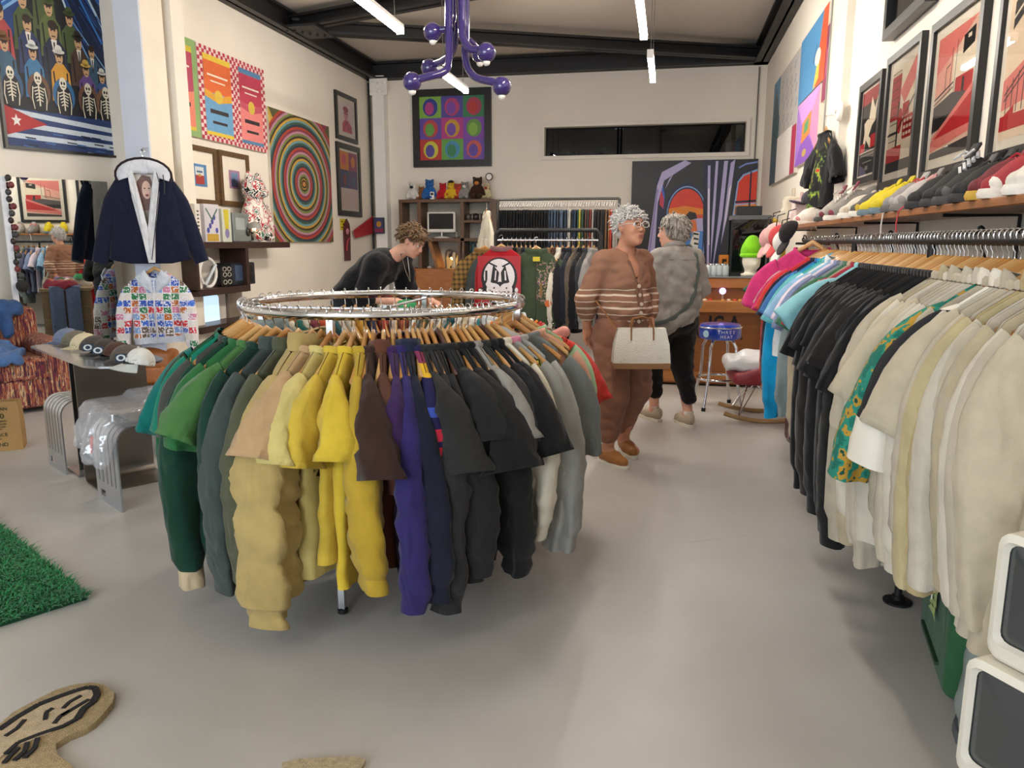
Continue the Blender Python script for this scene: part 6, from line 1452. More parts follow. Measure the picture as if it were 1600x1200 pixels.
# ---- mural
mz = .15
TL, TR = at_y(988, 252, YB-.05), at_y(1185, 248, YB-.05); mw = TR.x-TL.x; mtop = (TL.z+TR.z)/2; mhgt = mtop-mz
t = thing('mural_canvas', 'tall dark mural of arched red sunset windows and striped curtains', 'mural', ((TL.x+TR.x)/2, YB-.004, (mtop+mz)/2))
MB().box((0, -.02, 0), (mw, .04, mhgt)).build('stretcher', M('#1f2022'), t)
Hp = mhgt/(YB*1.02)*FPX
def uv(px, py): return ((px-988)/197, 1-(py-250)/Hp)
def U(*pp): return [uv(*q) for q in pp]
def earc(cx, cy, rx, ry, base): return [uv(cx-rx, base)] + [uv(cx+rx*math.cos(PI-PI*k/20), cy-ry*math.sin(PI*k/20)) for k in range(21)] + [uv(cx+rx, base)]
NVY = '#161a3a'; LAV = '#b9b0dc'; RED_ = '#e03a1c'; ORG = '#ee8b1e'; BLU = '#3a5fc8'
sh = [('#26282a', rect(0, 0, 1, 1)), (NVY, U((1028, 275), (1036, 268), (1043, 300), (1040, 520), (1018, 520), (1022, 420))), (BLU, U((1036, 275), (1042, 300), (1040, 320), (1033, 300))), ('#c9354a', U((1034, 285), (1041, 305), (1040, 318), (1034, 312))),
      (NVY, earc(1077, 325, 34, 44, 520)), ('#7fa3d8', earc(1077, 325, 31, 39, 520)), (NVY, earc(1077, 325, 29.5, 37, 520)), (RED_, earc(1077, 325, 28, 35, 330)), (ORG, U((1049, 318), (1075, 314), (1105, 319), (1105, 330), (1049, 330))), ('#d8553a', U((1049, 328), (1105, 326), (1105, 333), (1049, 332))), (LAV, U((1049, 332), (1105, 332), (1105, 350), (1049, 350))), ('#4a86d0', U((1045, 350), (1105, 350), (1105, 520), (1045, 520))), ('#d9c93a', U((1037, 380), (1044, 380), (1044, 520), (1037, 520))),
      ('#131315', U((1076, 328), (1082, 322), (1092, 324), (1095, 332), (1078, 336))), ('#e2783a', U((1084, 334), (1093, 334), (1096, 350), (1086, 352))), ('#e7e3dc', U((1090, 350), (1100, 352), (1096, 390), (1080, 388))), ('#2a2a2c', [U((1090+k, 352+7*k), (1099, 354+7*k), (1098, 356+7*k), (1089+k, 355+7*k))[:] for k in range(4)]),
      (LAV, U((1072, 250), (1036, 266), (1029, 285), (1012, 420), (1000, 520), (1024, 520), (1031, 310), (1040, 278), (1082, 254))), ('#8d82bc', strip(U((1030, 290), (1018, 400), (1010, 520)), .012)), (LAV, U((1055, 268), (1045, 285), (1042, 290), (1048, 276))),
      (NVY, U((1102, 250), (1152, 250), (1140, 340), (1128, 430), (1113, 430), (1104, 340))), (LAV, [U((1108, 258), (1112, 258), (1116, 380), (1118, 425), (1114, 425)), U((1120, 252), (1124, 252), (1122, 340), (1119, 400), (1118, 340)), U((1133, 252), (1139, 252), (1134, 330), (1122, 410), (1128, 330)), U((1143, 255), (1150, 250), (1142, 330), (1134, 370))]), ('#efeaf2', [U((1110, 290), (1112, 290), (1116, 370), (1114, 370)), U((1143, 290), (1146, 285), (1139, 340), (1137, 350))]),
      (NVY, U((1110, 425), (1130, 425), (1150, 400), (1160, 520), (1096, 520))), (LAV, U((1114, 425), (1122, 425), (1140, 405), (1118, 440))),
      (NVY, U((1152, 280), (1160, 268), (1190, 258), (1190, 330), (1148, 335))), ('#8fb0dd', U((1155, 281), (1163, 271), (1190, 262), (1190, 326), (1150, 328))), (RED_, U((1157, 282), (1165, 273), (1190, 265), (1190, 310), (1154, 312))), (ORG, U((1154, 314), (1190, 312), (1190, 322), (1152, 326))), (NVY, [U((1174, 268), (1176.5, 267), (1176.5, 326), (1174, 326)), U((1153, 308), (1190, 306), (1190, 309), (1153, 311))]), ('#7a8fd0', strip(U((1156, 262), (1166, 257), (1186, 254)), .01))]
picture('painted_scene', mw, mhgt, '#26282a', sh, t, -.041, rough=.45)
# plant, paper and boxes behind the long window
t = thing('dried_grass', 'spray of dried grass stalks behind the interior window', 'plant', (wc.x+ww*.3, YB+.5, wc.z-wh/2-.08))
rr = random.Random(2)
for k in range(14):
    a = rr.uniform(-1.1, 1.1); l = rr.uniform(.2, .34); MB().tube([(0, 0, 0), (math.sin(a)*l*.4, 0, l*.55), (math.sin(a)*l, 0, l)], [.004, .004, .002], 5).build('stalk', M('#cdbb8d', rough=.7), t)
MB().lathe([(.03, 0), (.06, .02), (.06, .08), (.04, .1)], 12, (0, 0, -.02)).build('pot', M('#6b5f52'), t)
t = thing('certificate', 'small white framed certificate behind the interior window', 'certificate', (wc.x+ww*.45, YB+.35, wc.z-wh*.28))
MB().box((0, 0, 0), (.22, .015, .2)).build('frame', M('#d8d3c6'), t); picture('paper', .18, .15, '#efeae0', [('#9a958a', [rect(.2, .3+.15*k, .8, .34+.15*k) for k in range(4)])], t, -.009)
rr = random.Random(6)
for k in range(9):
    h = rr.uniform(.12, .3); tag(MB().box((wc.x-ww*.42+k*.16, YB+.75, wc.z-wh/2-.09+h/2), (.1, .2, h), bev=.008).build('stacked_box', M(rr.choice(['#3a3a3e', '#55504a', '#2c2f38', '#6b6660']))), 'dim box behind the interior window, %s from the left' % ORD(k+1), 'box', 'boxes behind the interior window')

# ---- walnut shelving unit
SYF = 12.35; SW = WOOD('#6b4a30', scale=5, stretch=(8, 8, 1.5))
def sp(px, py): return at_y(px, py, SYF)
L_, R_2, T_ = sp(623, 330).x, sp(770, 330).x, sp(700, 311).z
u = thing('shelving_unit', 'walnut shelving unit with slanted niches against the back wall', 'shelf', ((L_+R_2)/2, SYF, 0)); ox = (L_+R_2)/2; dp = .38
def vx(px): return sp(px, 350).x-ox
def vz(py): return sp(700, py).z
def bd(nm, x0, x1, z0, z1, mat=SW): return MB().box(((x0+x1)/2, dp/2, (z0+z1)/2), (x1-x0, dp, z1-z0), bev=.003).build(nm, mat, u)
th_ = .05
bd('top_board', L_-ox, R_2-ox, T_-th_, T_); bd('side_panel', L_-ox, L_-ox+.06, 0, T_-th_); bd('side_panel', R_2-ox-.06, R_2-ox, 0, T_-th_)
bd('upright', vx(652), vx(658), vz(440), T_-th_); bd('upright', vx(719), vx(725), vz(440), T_-th_)
bd('shelf_board', vx(658), vx(762), vz(377), vz(372)); bd('shelf_board', vx(725), vx(764), vz(348), vz(344)); bd('shelf_board', L_-ox+.06, R_2-ox-.06, vz(445), vz(439)); bd('shelf_board', vx(718), vx(764), vz(410), vz(406)); bd('base_board', L_-ox+.06, R_2-ox-.06, .05, .12)
MB().box((0, dp+.01, T_/2), (R_2-L_, .02, T_)).build('back_panel', M('#b3aca0', rough=.7), u)
for (xa, xb, mt) in ((668, 684, WOOD('#a06a38')), (716, 713, SW)):
    x0, x1 = vx(xa), vx(xb); MB().prism([(x0, vz(378)), (x0+.06, vz(378)), (x1+.06, vz(439)), (x1, vz(439))], 0, dp).build('slanted_divider', mt, u)
# screen
def put(px, py): p = sp(px, py); return p
a, b = put(664, 331), put(709, 363)
t = thing('flat_monitor', 'white flat-screen computer with blank black screen on the shelving unit', 'monitor', ((a.x+b.x)/2, SYF+.12, vz(372)))
w, h = b.x-a.x, a.z-b.z; z0 = b.z-vz(372)
MB().box((0, 0, z0+h/2), (w, .04, h), bev=.012).build('case', M('#e4e0d6', rough=.35), t); MB().box((0, -.022, z0+h/2+.015), (w*.86, .004, h*.76)).build('screen', M('#181719', rough=.15, var=0), t)
MB().cyl((0, .02, .02), (0, .02, z0+.05), .02).build('neck', CHROME, t); MB().lathe([(.005, .0), (.14, .0), (.12, .02), (.02, .035)], 20, (0, .02, 0)).build('base', M('#e4e0d6', rough=.35), t, smooth=True)
# lit lamp in the niche
a = put(692, 438)
t = thing('niche_lamp', 'arched dark lamp lit in the slanted niche of the shelving unit', 'lamp', (a.x, SYF+.2, vz(439)))
H_ = vz(380)-vz(439)
MB().lathe([(.005, 0), (.085, 0), (.075, .03), (.02, .045)], 18).build('base', M('#4d4742', rough=.4), t, smooth=True)
MB().tube([(0, 0, .03), (0, 0, H_*.72)] + [(.06-.06*math.cos(k*PI/8), 0, H_*.72+.06*math.sin(k*PI/8)) for k in range(1, 9)], .016, 8).build('arm', M('#5a534c', rough=.4), t, smooth=True)
MB().lathe([(.07, 0), (.065, .05), (.03, .08), (.005, .085)], 16, (.12, 0, H_*.62)).build('shade', M('#5a534c', rough=.4), t, smooth=True)
MB().ball((.12, 0, H_*.62), .04, 12, 8).build('bulb', M('#ffc766', emit=30, var=0), t, smooth=True)
# plush toys, plain bears and a monkey
def plush(label, px, py0, py1, h, h2=None, hat=None, lean=0, ear=.3):
    a, b = put(px, py0), put(px, py1); H = a.z-T_; t = thing('plush_toy', label, 'plush toy', (a.x, SYF+.18, T_), lean, 'plush toys on the shelving unit'); k = H/.4
    f = FAB(h, fold=0, bump=.6, bs=150)
    soft_obj('body', [('e', (0, 0, .12*k), (.09*k, .08*k, .12*k), None, 0), ('e', (0, -.01*k, .29*k), (.085*k, .078*k, .08*k), None, .03*k), ('e', (-.065*k, 0, .36*k), (.03*k, .02*k, .03*k), None, .01*k), ('e', (.065*k, 0, .36*k), (.03*k, .02*k, .03*k), None, .01*k), ('c', (-.08*k, -.02*k, .19*k), (-.13*k, -.05*k, .08*k), .035*k, .03*k, .02*k), ('c', (.08*k, -.02*k, .19*k), (.13*k, -.05*k, .08*k), .035*k, .03*k, .02*k), ('c', (-.05*k, -.03*k, .05*k), (-.075*k, -.14*k, .045*k), .04*k, .045*k, .02*k), ('c', (.05*k, -.03*k, .05*k), (.075*k, -.14*k, .045*k), .04*k, .045*k, .02*k)], .02*k, f, t)
    soft_obj('muzzle', [('e', (0, -.08*k, .27*k), (.045*k, .03*k, .035*k), None, 0)], .014*k, FAB(h2 or h, fold=0), t)
    for sx in (-1, 1): MB().ball((sx*.03*k, -.082*k, .315*k), .011*k, 8, 5).build('eye', BLACK, t, smooth=True)
    if hat: MB().lathe([(.06*k, 0), (.07*k, .03*k), (.03*k, .06*k), (.005, .062*k)], 14, (0, 0, .35*k)).build('hat', FAB(hat), t, smooth=True)
    return t
plush('black and white spotted plush toy, leftmost on the shelving unit', 639, 282, 310, '#d9d6cf', '#2a2a2c')
plush('small brown plush toy second from the left on the shelving unit', 653, 289, 310, '#8a5a35')
plush('blue plush toy on the shelving unit', 666, 277, 310, '#2a63a8')
plush('red plush toy on the shelving unit', 687, 283, 310, '#b81f2c')
plush('yellow plush toy with black hat on the shelving unit', 700, 281, 310, '#d8b02c', hat='#1a1a1c')
plush('orange-red plush toy half hidden behind the grey one', 711, 284, 310, '#b8402c')
plush('shaggy grey plush toy on the shelving unit', 722, 281, 310, '#8d8b88', '#d9d6d0')
plush('large dark brown plush monkey with tan face', 742, 273, 310, '#3a2318', '#c9803c')
plush('small pale plush toy at the right end of the shelving unit', 756, 284, 310, '#c9bd92', '#a33a3a')
t = thing('white_player', 'small white music player standing between blue and red plush toys', 'player', (put(674, 300).x, SYF+.04, T_))
MB().box((0, 0, .06), (.07, .02, .12), bev=.006).build('case', WHITE, t); MB().box((0, -.011, .085), (.045, .002, .04)).build('screen', BLACK, t)
a = put(758, 274); t = thing('desk_clock', 'small round clock on a stand behind the last plush toy', 'clock', (a.x, SYF+.28, T_))
MB().cyl((0, 0, 0), (0, 0, a.z-T_-.05), .012).build('stand', M('#8d8578', metal=.7, rough=.3), t); MB().tube([(.055*math.cos(k*PI/8), 0, a.z-T_+.055*math.sin(k*PI/8)) for k in range(16)], .01, 6, loop=True).build('rim', M('#6b6458', metal=.7, rough=.3), t); MB().cyl((0, -.004, a.z-T_), (0, .004, a.z-T_), .05).build('dial', WHITE, t)
# ornaments in the niches: jars, statuettes (plain)
def statue(label, px, py0, py1, h, wd=.06, cat='figurine', zz=None):
    a = put(px, py0); b = put(px, py1); H = max(.06, a.z-b.z); t = thing('statuette', label, cat, (a.x, SYF+.1, (zz if zz is not None else b.z)), 0, 'ornaments in the shelving unit')
    MB().lathe([(wd*.9, 0), (wd, .02), (wd*.5, H*.1), (wd*.75, H*.35), (wd*.8, H*.5), (wd*.4, H*.68), (wd*.6, H*.82), (wd*.45, H*.95), (.004, H)], 14).build('figure', M(h, rough=.4, var=.2, vs=20), t, smooth=True)
    MB().lathe([(wd*1.1, 0), (wd*1.1, .015), (.004, .016)], 14).build('plinth', M('#3a2a20'), t); return t
z439, z372, z344, z406 = vz(439), vz(372), vz(344), vz(406)
statue('orange ceramic statuette in the left niche', 634, 412, 439, '#b8682c', .09, zz=z439); statue('terracotta pot-like statuette in the left niche', 646, 418, 439, '#8a4a30', .08, zz=z439)
statue('white ceramic statuette left of the lamp niche', 668, 416, 439, '#cfcac0', .08, zz=z439); statue('pale figurine with raised arms beside the lamp', 707, 393, 439, '#d8c6a0', .06, zz=z439)
statue('dark figurine beside the lamp', 703, 415, 439, '#3a2a24', .05, zz=z439); statue('red and white figurine right of the lamp niche', 720, 419, 439, '#a83a34', .045, zz=z439)
statue('tiny white figurine right of the monitor', 722.5, 366, 374, '#e4dfd6', .035, zz=z372); statue('small silver figurine beside the monitor', 711, 364, 374, '#9a958e', .04, zz=z372)
statue('dark teal figurine in the right niche', 737, 378, 406, '#234048', .07, zz=z406); statue('black and white figurine in the right niche', 745, 378, 406, '#cfcac4', .06, zz=z406)
for k in range(6): tag(MB().lathe([(.04, 0), (.06, .04), (.05, .09), (.02, .11)], 12).build('small_jar', M(['#55504a', '#8a8478', '#3a3632', '#a39a8a', '#6b655c', '#4a4540'][k], rough=.3, metal=.4), smooth=True, loc=(put(729+6*k, 340).x, SYF+.12+.05*(k % 2), z344)), 'metallic round ornament on the upper right niche, %s from the left' % ORD(k+1), 'ornament', 'ornaments in the shelving unit')
for k in range(7): tag(MB().ball((0, 0, .03), (.035, .035, .03), 10, 6).build('small_ball', M(['#8a9a4a', '#c9c2b4', '#5a6a3a', '#a3a85a', '#d8d2c4', '#6b7a44', '#b0a890'][k], rough=.5), smooth=True, loc=(put(718+3.4*k, 405).x, SYF+.08+.04*(k % 2), z406)), 'greenish bead in the row beside the lamp niche, %s from the left' % ORD(k+1), 'bead', 'ornaments in the shelving unit')
a, b = put(666, 447), put(725, 455)
tag(MB().box(((a.x+b.x)/2, SYF-.3, .5), (b.x-a.x, .45, 1.0)).build('orange_cabinet', WOOD('#b06a2c'), None), 'low orange-brown wooden cabinet in front of the shelving unit', 'cabinet')

# ---- chrome trouser rack along the back
JY = 9.6; ja, jb = at_y(778, 313, JY), at_y(968, 309, JY)
t = thing('trouser_rack', 'tall grey metal rack densely hung with trousers at the back', 'clothes rack', ((ja.x+jb.x)/2, JY, 0)); ox2 = (ja.x+jb.x)/2; jz = (ja.z+jb.z)/2
GM = M('#55534f', rough=.4, metal=.8)
MB().cyl((ja.x-ox2, 0, jz), (jb.x-ox2, 0, jz), .016).build('rail', GM, t, smooth=True)
for x in (ja.x-ox2, jb.x-ox2):
    MB().cyl((x, 0, .03), (x, 0, jz), .016).build('upright', GM, t, smooth=True); MB().cyl((x, -.25, .03), (x, .25, .03), .016).build('foot', GM, t, smooth=True)
rr = random.Random(11); n = 46
jc = ['#17171a']*20 + ['#3f4a5c', '#4a5a70', '#566880', '#3a4658', '#4d5c70', '#5f7086', '#39465a', '#8d9299', '#c9c4ba', '#232a3a', '#2c3f5c', '#39604a', '#c8b84a', '#3a5a4a', '#6b4a3a', '#55504a', '#8a3a34', '#b9b4ac', '#1c1c20', '#2a2422', '#3a342e', '#1a1a1e', '#7a5a3a', '#b0703a', '#c9402c', '#a8a29a']
_wm = None
for k in range(n):
    x = ja.x+.05+(jb.x-ja.x-.1)*k/(n-1)
    tr = thing('trousers', '%s trousers on the tall back rack, %s from the left' % ('black' if k < 20 else 'blue denim' if k < 30 else 'coloured', ORD(k+1)), 'trousers', (x, JY, jz+.016), rr.uniform(-.05, .05), 'trousers on the back rack')
    c_ = jc[k]; top = -.16
    if _wm is None:
        o = MB().tube([(0, 0, 0), (0, 0, -.06), (0, -.16, -.11), (0, .16, -.11), (0, 0, -.06)], .003, 5).build('wire_hanger', WHITE, tr); _wm = o.data
        o = MB().rings([[(w_*math.cos(2*PI*q/14), d_*math.sin(2*PI*q/14)+.004*math.sin(q*3), z) for q in range(14)] for (w_, d_, z) in ((.014, .17, top), (.017, .185, top-.12), (.018, .19, top-.4), (.015, .17, top-.7), (.014, .15, top-1.0))]).build('legs', M('#000000'), tr, smooth=True); _lm = o.data; _lm.materials.clear(); _lm.materials.append(None)
        bo = MB().rings([[(.019*math.cos(2*PI*q/14), .175*math.sin(2*PI*q/14), z) for q in range(14)] for z in (top+.01, top-.035)]).build('waistband', M('#000000'), tr, smooth=True); _bm = bo.data; _bm.materials.clear(); _bm.materials.append(None); lo = o
    else:
        h0 = bpy.data.objects.new('wire_hanger', _wm); COL.objects.link(h0); h0.parent = tr
        lo = bpy.data.objects.new('legs', _lm); COL.objects.link(lo); lo.parent = tr
        bo = bpy.data.objects.new('waistband', _bm); COL.objects.link(bo); bo.parent = tr
    for o_ in (lo, bo): o_.material_slots[0].link = 'OBJECT'; o_.material_slots[0].material = FAB(c_)
    lo.scale.z = rr.uniform(.9, 1.05)
# cream coat at the left end
hanger((ja.x-.12, JY-.1, jz-.05), PI/2+.4, 'hanger of the cream coat at the left end of the back rack', 'wall display hangers', HW[2])
garment('long_coat', 'cream coat hanging at the left end of the back trouser rack', 'coat', (ja.x-.12, JY-.1, jz-.05), PI/2+.4, 'clothes at the back', FAB('#cfc7b4'), 'shirt', L=1.0, W=.22, D=.06, seed=33, collar=FAB('#cfc7b4'), sl=.6)

# ---- black pipe rack with jackets
PY = 8.0; pa, pb = at_y(775, 363, PY), at_y(938, 363, PY); pz = (pa.z+pb.z)/2+.02
t = thing('pipe_jacket_rack', 'black pipe rack hung with jackets in front of the trouser rack', 'clothes rack', ((pa.x+pb.x)/2, PY, 0)); ox3 = (pa.x+pb.x)/2
MB().tube([(pa.x-ox3, 0, .02), (pa.x-ox3, 0, pz-.04), (pa.x-ox3+.04, 0, pz), (pb.x-ox3-.04, 0, pz), (pb.x-ox3, 0, pz-.04), (pb.x-ox3, 0, .02)], .022, 8).build('frame_tube', BLACK, t, smooth=True)
MB().cyl((pa.x-ox3, 0, pz-.10), (pb.x-ox3, 0, pz-.10), .014).build('hang_rail', CHROME, t, smooth=True)
for x in (pa.x-ox3, pb.x-ox3): MB().cyl((x, -.25, .02), (x, .25, .02), .02).build('foot', BLACK, t)
def backjacket(label, px, h, kind='jacket', rz=PI/2, y=PY, dz=0, **kw):
    x = at_y(px, 370, y).x; loc = (x, y, pz-.085+dz)
    rr_ = len(label); hanger(loc, rz, 'hanger of the %s' % ' '.join(label.replace(' packed in the left half of the pipe rack,', ' on the pipe rack,').split()[:13]), 'jacket rack hangers', HW[rr_ % 4])
    kw.setdefault('collar', FAB(h)); kw.setdefault('cuff', FAB(h) if kind != 'tee' else None)
    return garment('jacket' if kind != 'tee' else 't_shirt', label, 'jacket', loc, rz, 'jackets on the black pipe rack', kw.pop('mat', None) or FAB(h), kind, seed=rr_*3, **kw)
PLD = CHECK('#8a6a34', '#3f2f1c', .05)
backjacket('yellow-brown plaid jacket at the left of the pipe rack', 757, '#7a5a30', mat=PLD, rz=PI+.5, y=PY-.1, L=.72, sl=.6)
t = backjacket('red varsity jacket with white dog-skull and bones patch on its back', 783, '#a81e28', rz=0.0, y=PY-.32, dz=.02, L=.66, W=.29, D=.06, sl=.62, spread=.16, cuff=FAB('#2a2c2e'), collar=FAB('#7a5a5c'))
for o in t.children:
    if o.name.startswith('sleeve'): o.data.materials.clear(); o.data.materials.append(M('#3a4344', rough=.5, var=.1))
    if o.name.startswith('zipper'): zp = o
# emblem: black-outlined white head with two dark tall eyes, snout and bone
KK, WW = '#1c1718', '#e4dee2'
em = [(KK, ell(.5, .55, .42, .42, 30)), (KK, ell(.36, .3, .24, .22, 24)), (KK, ell(.66, .3, .22, .22, 24)), (KK, ell(.5, .12, .26, .14, 20)), (WW, ell(.5, .58, .36, .36, 30)), (WW, ell(.5, .12, .2, .1, 20)), (KK, [(.36, .82), (.5, .66), (.46, .4), (.3, .46)]), (KK, [(.64, .82), (.54, .66), (.56, .4), (.74, .46)]), (WW, [(.41, .7), (.44, .7), (.42, .5), (.39, .5)]), (WW, [(.62, .7), (.65, .7), (.67, .5), (.63, .5)]), (KK, strip([(.26, .86), (.45, .78)], .035)), (KK, strip([(.75, .86), (.57, .78)], .035)),
      (KK, ell(.52, .38, .15, .09, 16)), (WW, ell(.37, .3, .17, .14, 20)), (WW, ell(.66, .3, .15, .14, 20)), (KK, [ell(.34, .26, .02, .02, 8), ell(.42, .26, .02, .02, 8), ell(.38, .34, .02, .02, 8), ell(.63, .26, .02, .02, 8), ell(.71, .26, .02, .02, 8), ell(.67, .34, .02, .02, 8)]), (KK, strip([(.2, .7), (.2, .5), (.12, .36)], .05)), (KK, ell(.1, .25, .11, .1, 14)), (WW, [ell(.06, .28, .045, .04, 10), ell(.1, .2, .045, .04, 10), ell(.15, .24, .06, .03, 10)]), (WW, [ell(.9, .3, .04, .05, 10), ell(.9, .22, .04, .05, 10)])]
pc = picture('back_patch', .44, .48, '#a81e28', em, t, 0); pc.location = (0, -.098, -.43)
t = backjacket('olive green jacket with embroidered flowers and an orange badge', 838, '#3d4a36', rz=PI+.2, y=PY-.3, dz=.0, L=.74, W=.22, D=.06, sl=.72, spread=.1, prints=(-.18, .0, -.5, -.08, 1), pmat=SPLOTCH('#3d4a36', ['#b9a58a', '#8a4a5a', '#4a4a8a'], 40, thr=.56))
MB().cyl((-.12, .075, -.64), (-.12, .09, -.64), .035).build('badge', M('#c8642a'), t); MB().box((0, .07, -.2), (.07, .004, .045)).build('label_patch', M('#c9b832'), t)
for k in range(9): MB().ball((-.17+.043*k, .072, -.84), .007, 6, 4).build('stud', CHROME, t)
bl = [('tan corduroy jacket', '#8a6a48'), ('brown fur coat', '#4a3628'), ('ivory jacket', '#d5cfc0'), ('black embroidered jacket', '#1d1c22'), ('dark navy jacket', '#20232e'), ('grey-brown tweed jacket', '#5a5046'), ('black bomber jacket', '#17171a'), ('charcoal denim jacket', '#34363a'), ('marbled grey jacket', '#8d8a86')]
for k, (nm, h) in enumerate(bl):
    backjacket('%s on the pipe rack, %s right of the olive jacket' % (nm, ORD(k+1)), 862+8.2*k, h, rz=-PI/2-.25, y=PY, L=.8 if k != 1 else 1.0, D=.045 if k != 1 else .06, sb=.05, sl=.64, mat=(SPLOTCH('#4a3628', ['#2c1f17', '#6b5140'], 26, thr=.42, detail=6) if k == 1 else None))
for k in range(8): backjacket('dark jacket packed in the left half of the pipe rack, %s from the left' % ORD(k+1), 786+7*k, ['#1d1d20', '#3a2f28', '#2a2c34', '#17171a', '#4a4038', '#23262c', '#302a2a', '#1b1b1e'][k], rz=-PI/2, L=.75, sl=.6, D=.035)
# ---- red and pink lounge chair behind the round rack
a = at_z(880, 585)
t = thing('lounge_chair', 'pink lounge chair with red cushion behind the round rack', 'chair', (-1.0, 5.6, 0), -.15)
PK = FAB('#d9978c', fold=.2); RD = FAB('#c3222e', fold=.3)
soft_obj('seat', [('b', (0, 0, .36), (.24, .24, .05), .05, None, 0)], .025, RD, t)
soft_obj('backrest', [('b', (-.2, .02, .62), (.05, .22, .16), .05, (0, -.35, 0), 0)], .025, RD, t)
for s in (-1, 1): soft_obj('armrest', [('c', (.2, s*.26, .74), (-.08, s*.26, .58), .05, .05, .02), ('c', (-.08, s*.26, .58), (-.16, s*.26, .4), .05, .05, .03)], .018, PK, t)
for sx in (-1, 1):
    for sy in (-1, 1): MB().tube([(sx*.2, sy*.2, .34), (sx*.25, sy*.25, 0)], .014, 8).build('leg', BLACKM, t)

# ---- wooden arcade counter with glass top
CY = 7.82; ca, cb = at_z(1020, 604), at_z(1197, 602)
cx0, cx1 = at_y(985, 500, CY).x, at_y(1197, 500, CY).x; ctz = at_y(1150, 434, CY).z
OAK = WOOD('#b5763a', scale=4, stretch=(1, 6, 9), dark=.72); OAK2 = WOOD('#9c602c', scale=4, stretch=(1, 6, 9), dark=.75)
t = thing('arcade_counter', 'honey-oak arcade counter with joystick ledge and black letters behind the stool', 'counter', ((cx0+cx1)/2, CY, 0)); cwid = cx1-cx0; cdep = .75
zl = at_y(1150, 486, CY).z; zu = at_y(1150, 455, CY).z
MB().box((0, cdep/2, ctz/2-.04), (cwid-.06, cdep, ctz-.12)).build('cabinet_body', OAK2, t)
MB().box((0, cdep/2-.02, ctz-.05), (cwid, cdep+.06, .10), bev=.006).build('upper_fascia', OAK, t)
MB().box((0, cdep/2-.02, ctz+.008), (cwid+.02, cdep+.08, .014)).build('glass_top', M('#8d9494', rough=.06, var=.03, coat=1.), t)
MB().box((-.02, -.10, zl+.055), (cwid-.12, .24, .11), bev=.006).build('control_ledge', OAK, t)
MB().prism([(-.0, ctz-.1), (-.02, ctz-.1), (-.22, zl+.10), (-.0, zl+.10)], cwid/2-.06, cwid/2-.03, axis=0).build('ledge_cheek', OAK, t)
MB().box((cwid/2-.02, cdep/2-.03, ctz/2), (.05, cdep+.06, ctz-.02)).build('side_panel', OAK, t)
MB().box((0, .0, .09), (cwid-.06, .04, .1)).build('plinth_rail', OAK, t)
for k in range(9):
    MB().lathe([(.02, 0), (.018, .012), (.004, .016)], 12, (-.05+.055*k+(.06 if k > 3 else 0), -.13+.02*(k % 2), zl+.11)).build('push_button', M(['#c3392c', '#d8a24a', '#e8ddc8'][k % 3], rough=.3), t, smooth=True)
jx = at_y(1128, 472, CY-.1).x-(cx0+cx1)/2
st = MB().cyl((jx, -.13, zl+.11), (jx, -.13, zl+.18), .01).build('joystick', CHROME, t); MB().ball((jx, -.13, zl+.20), .032, 12, 8).build('glowing_knob', M('#b79af0', emit=2.2, var=0), st, smooth=True)
lz = at_y(1130, 514, CY).z
for ch, px in (('U', 1099), ('S', 1123), ('A', 1147)):
    p_ = at_y(px, 514, CY); text_obj('letter', ch, .34, M('#171412', rough=.5), t, (p_.x-(cx0+cx1)/2, -.003, lz), sx=.75)
# display case and odds on the counter
p = at_y(1170, 384, CY+.35); x_ = p.x; zt = at_y(1170, 337, CY+.35).z
t = thing('display_case', 'dark glass display case on the arcade counter', 'display case', (x_, CY+.4, ctz+.016)); w = at_y(1199, 384, CY+.35).x-at_y(1141, 384, CY+.35).x; h = zt-ctz-.016
for x in (-w/2, w/2):
    for y in (-.17, .17): MB().box((x, y, h/2), (.02, .02, h)).build('corner_post', BLACKM, t)
MB().box((0, 0, h-.02), (w+.02, .37, .04)).build('top_plate', M('#5a5a5c', rough=.3), t); MB().box((0, 0, .012), (w+.02, .37, .024)).build('base_plate', BLACK, t); MB().box((0, .165, h/2), (w, .01, h-.06)).build('back_plate', M('#1c1c1f', rough=.3), t)
MB().add([(-w/2, -.17, .02), (w/2, -.17, .02), (w/2, -.17, h-.03), (-w/2, -.17, h-.03)], [(0, 1, 2, 3)]).build('front_glass', GLAZE('#8d9094', 2.), t, fix=False)
MB().box((-w*.1, .05, h*.5), (w*.5, .15, .012)).build('inner_shelf', BLACKM, t)
tag(MB().box((x_-.02, CY+.36, ctz+h+.016+.045), (.24, .22, .09), bev=.006).build('black_box', M('#17181a', rough=.4)), 'plain black box on top of the display case', 'box')
t = thing('yellow_hoop', 'thick yellow foam hoop standing behind the display case', 'hoop', (x_+.22, CY+.6, ctz+.016))
MB().tube([(.0+.14*math.cos(PI*k/14), 0, .38+.16*math.sin(PI*k/14)) for k in range(15)] , .032, 10).build('arch', M('#c9a62c', rough=.6), t, smooth=True)
for s in (-1, 1): MB().cyl((s*.14, 0, 0), (s*.14, 0, .38), .032).build('arch_leg', M('#c9a62c', rough=.6), t, smooth=True)
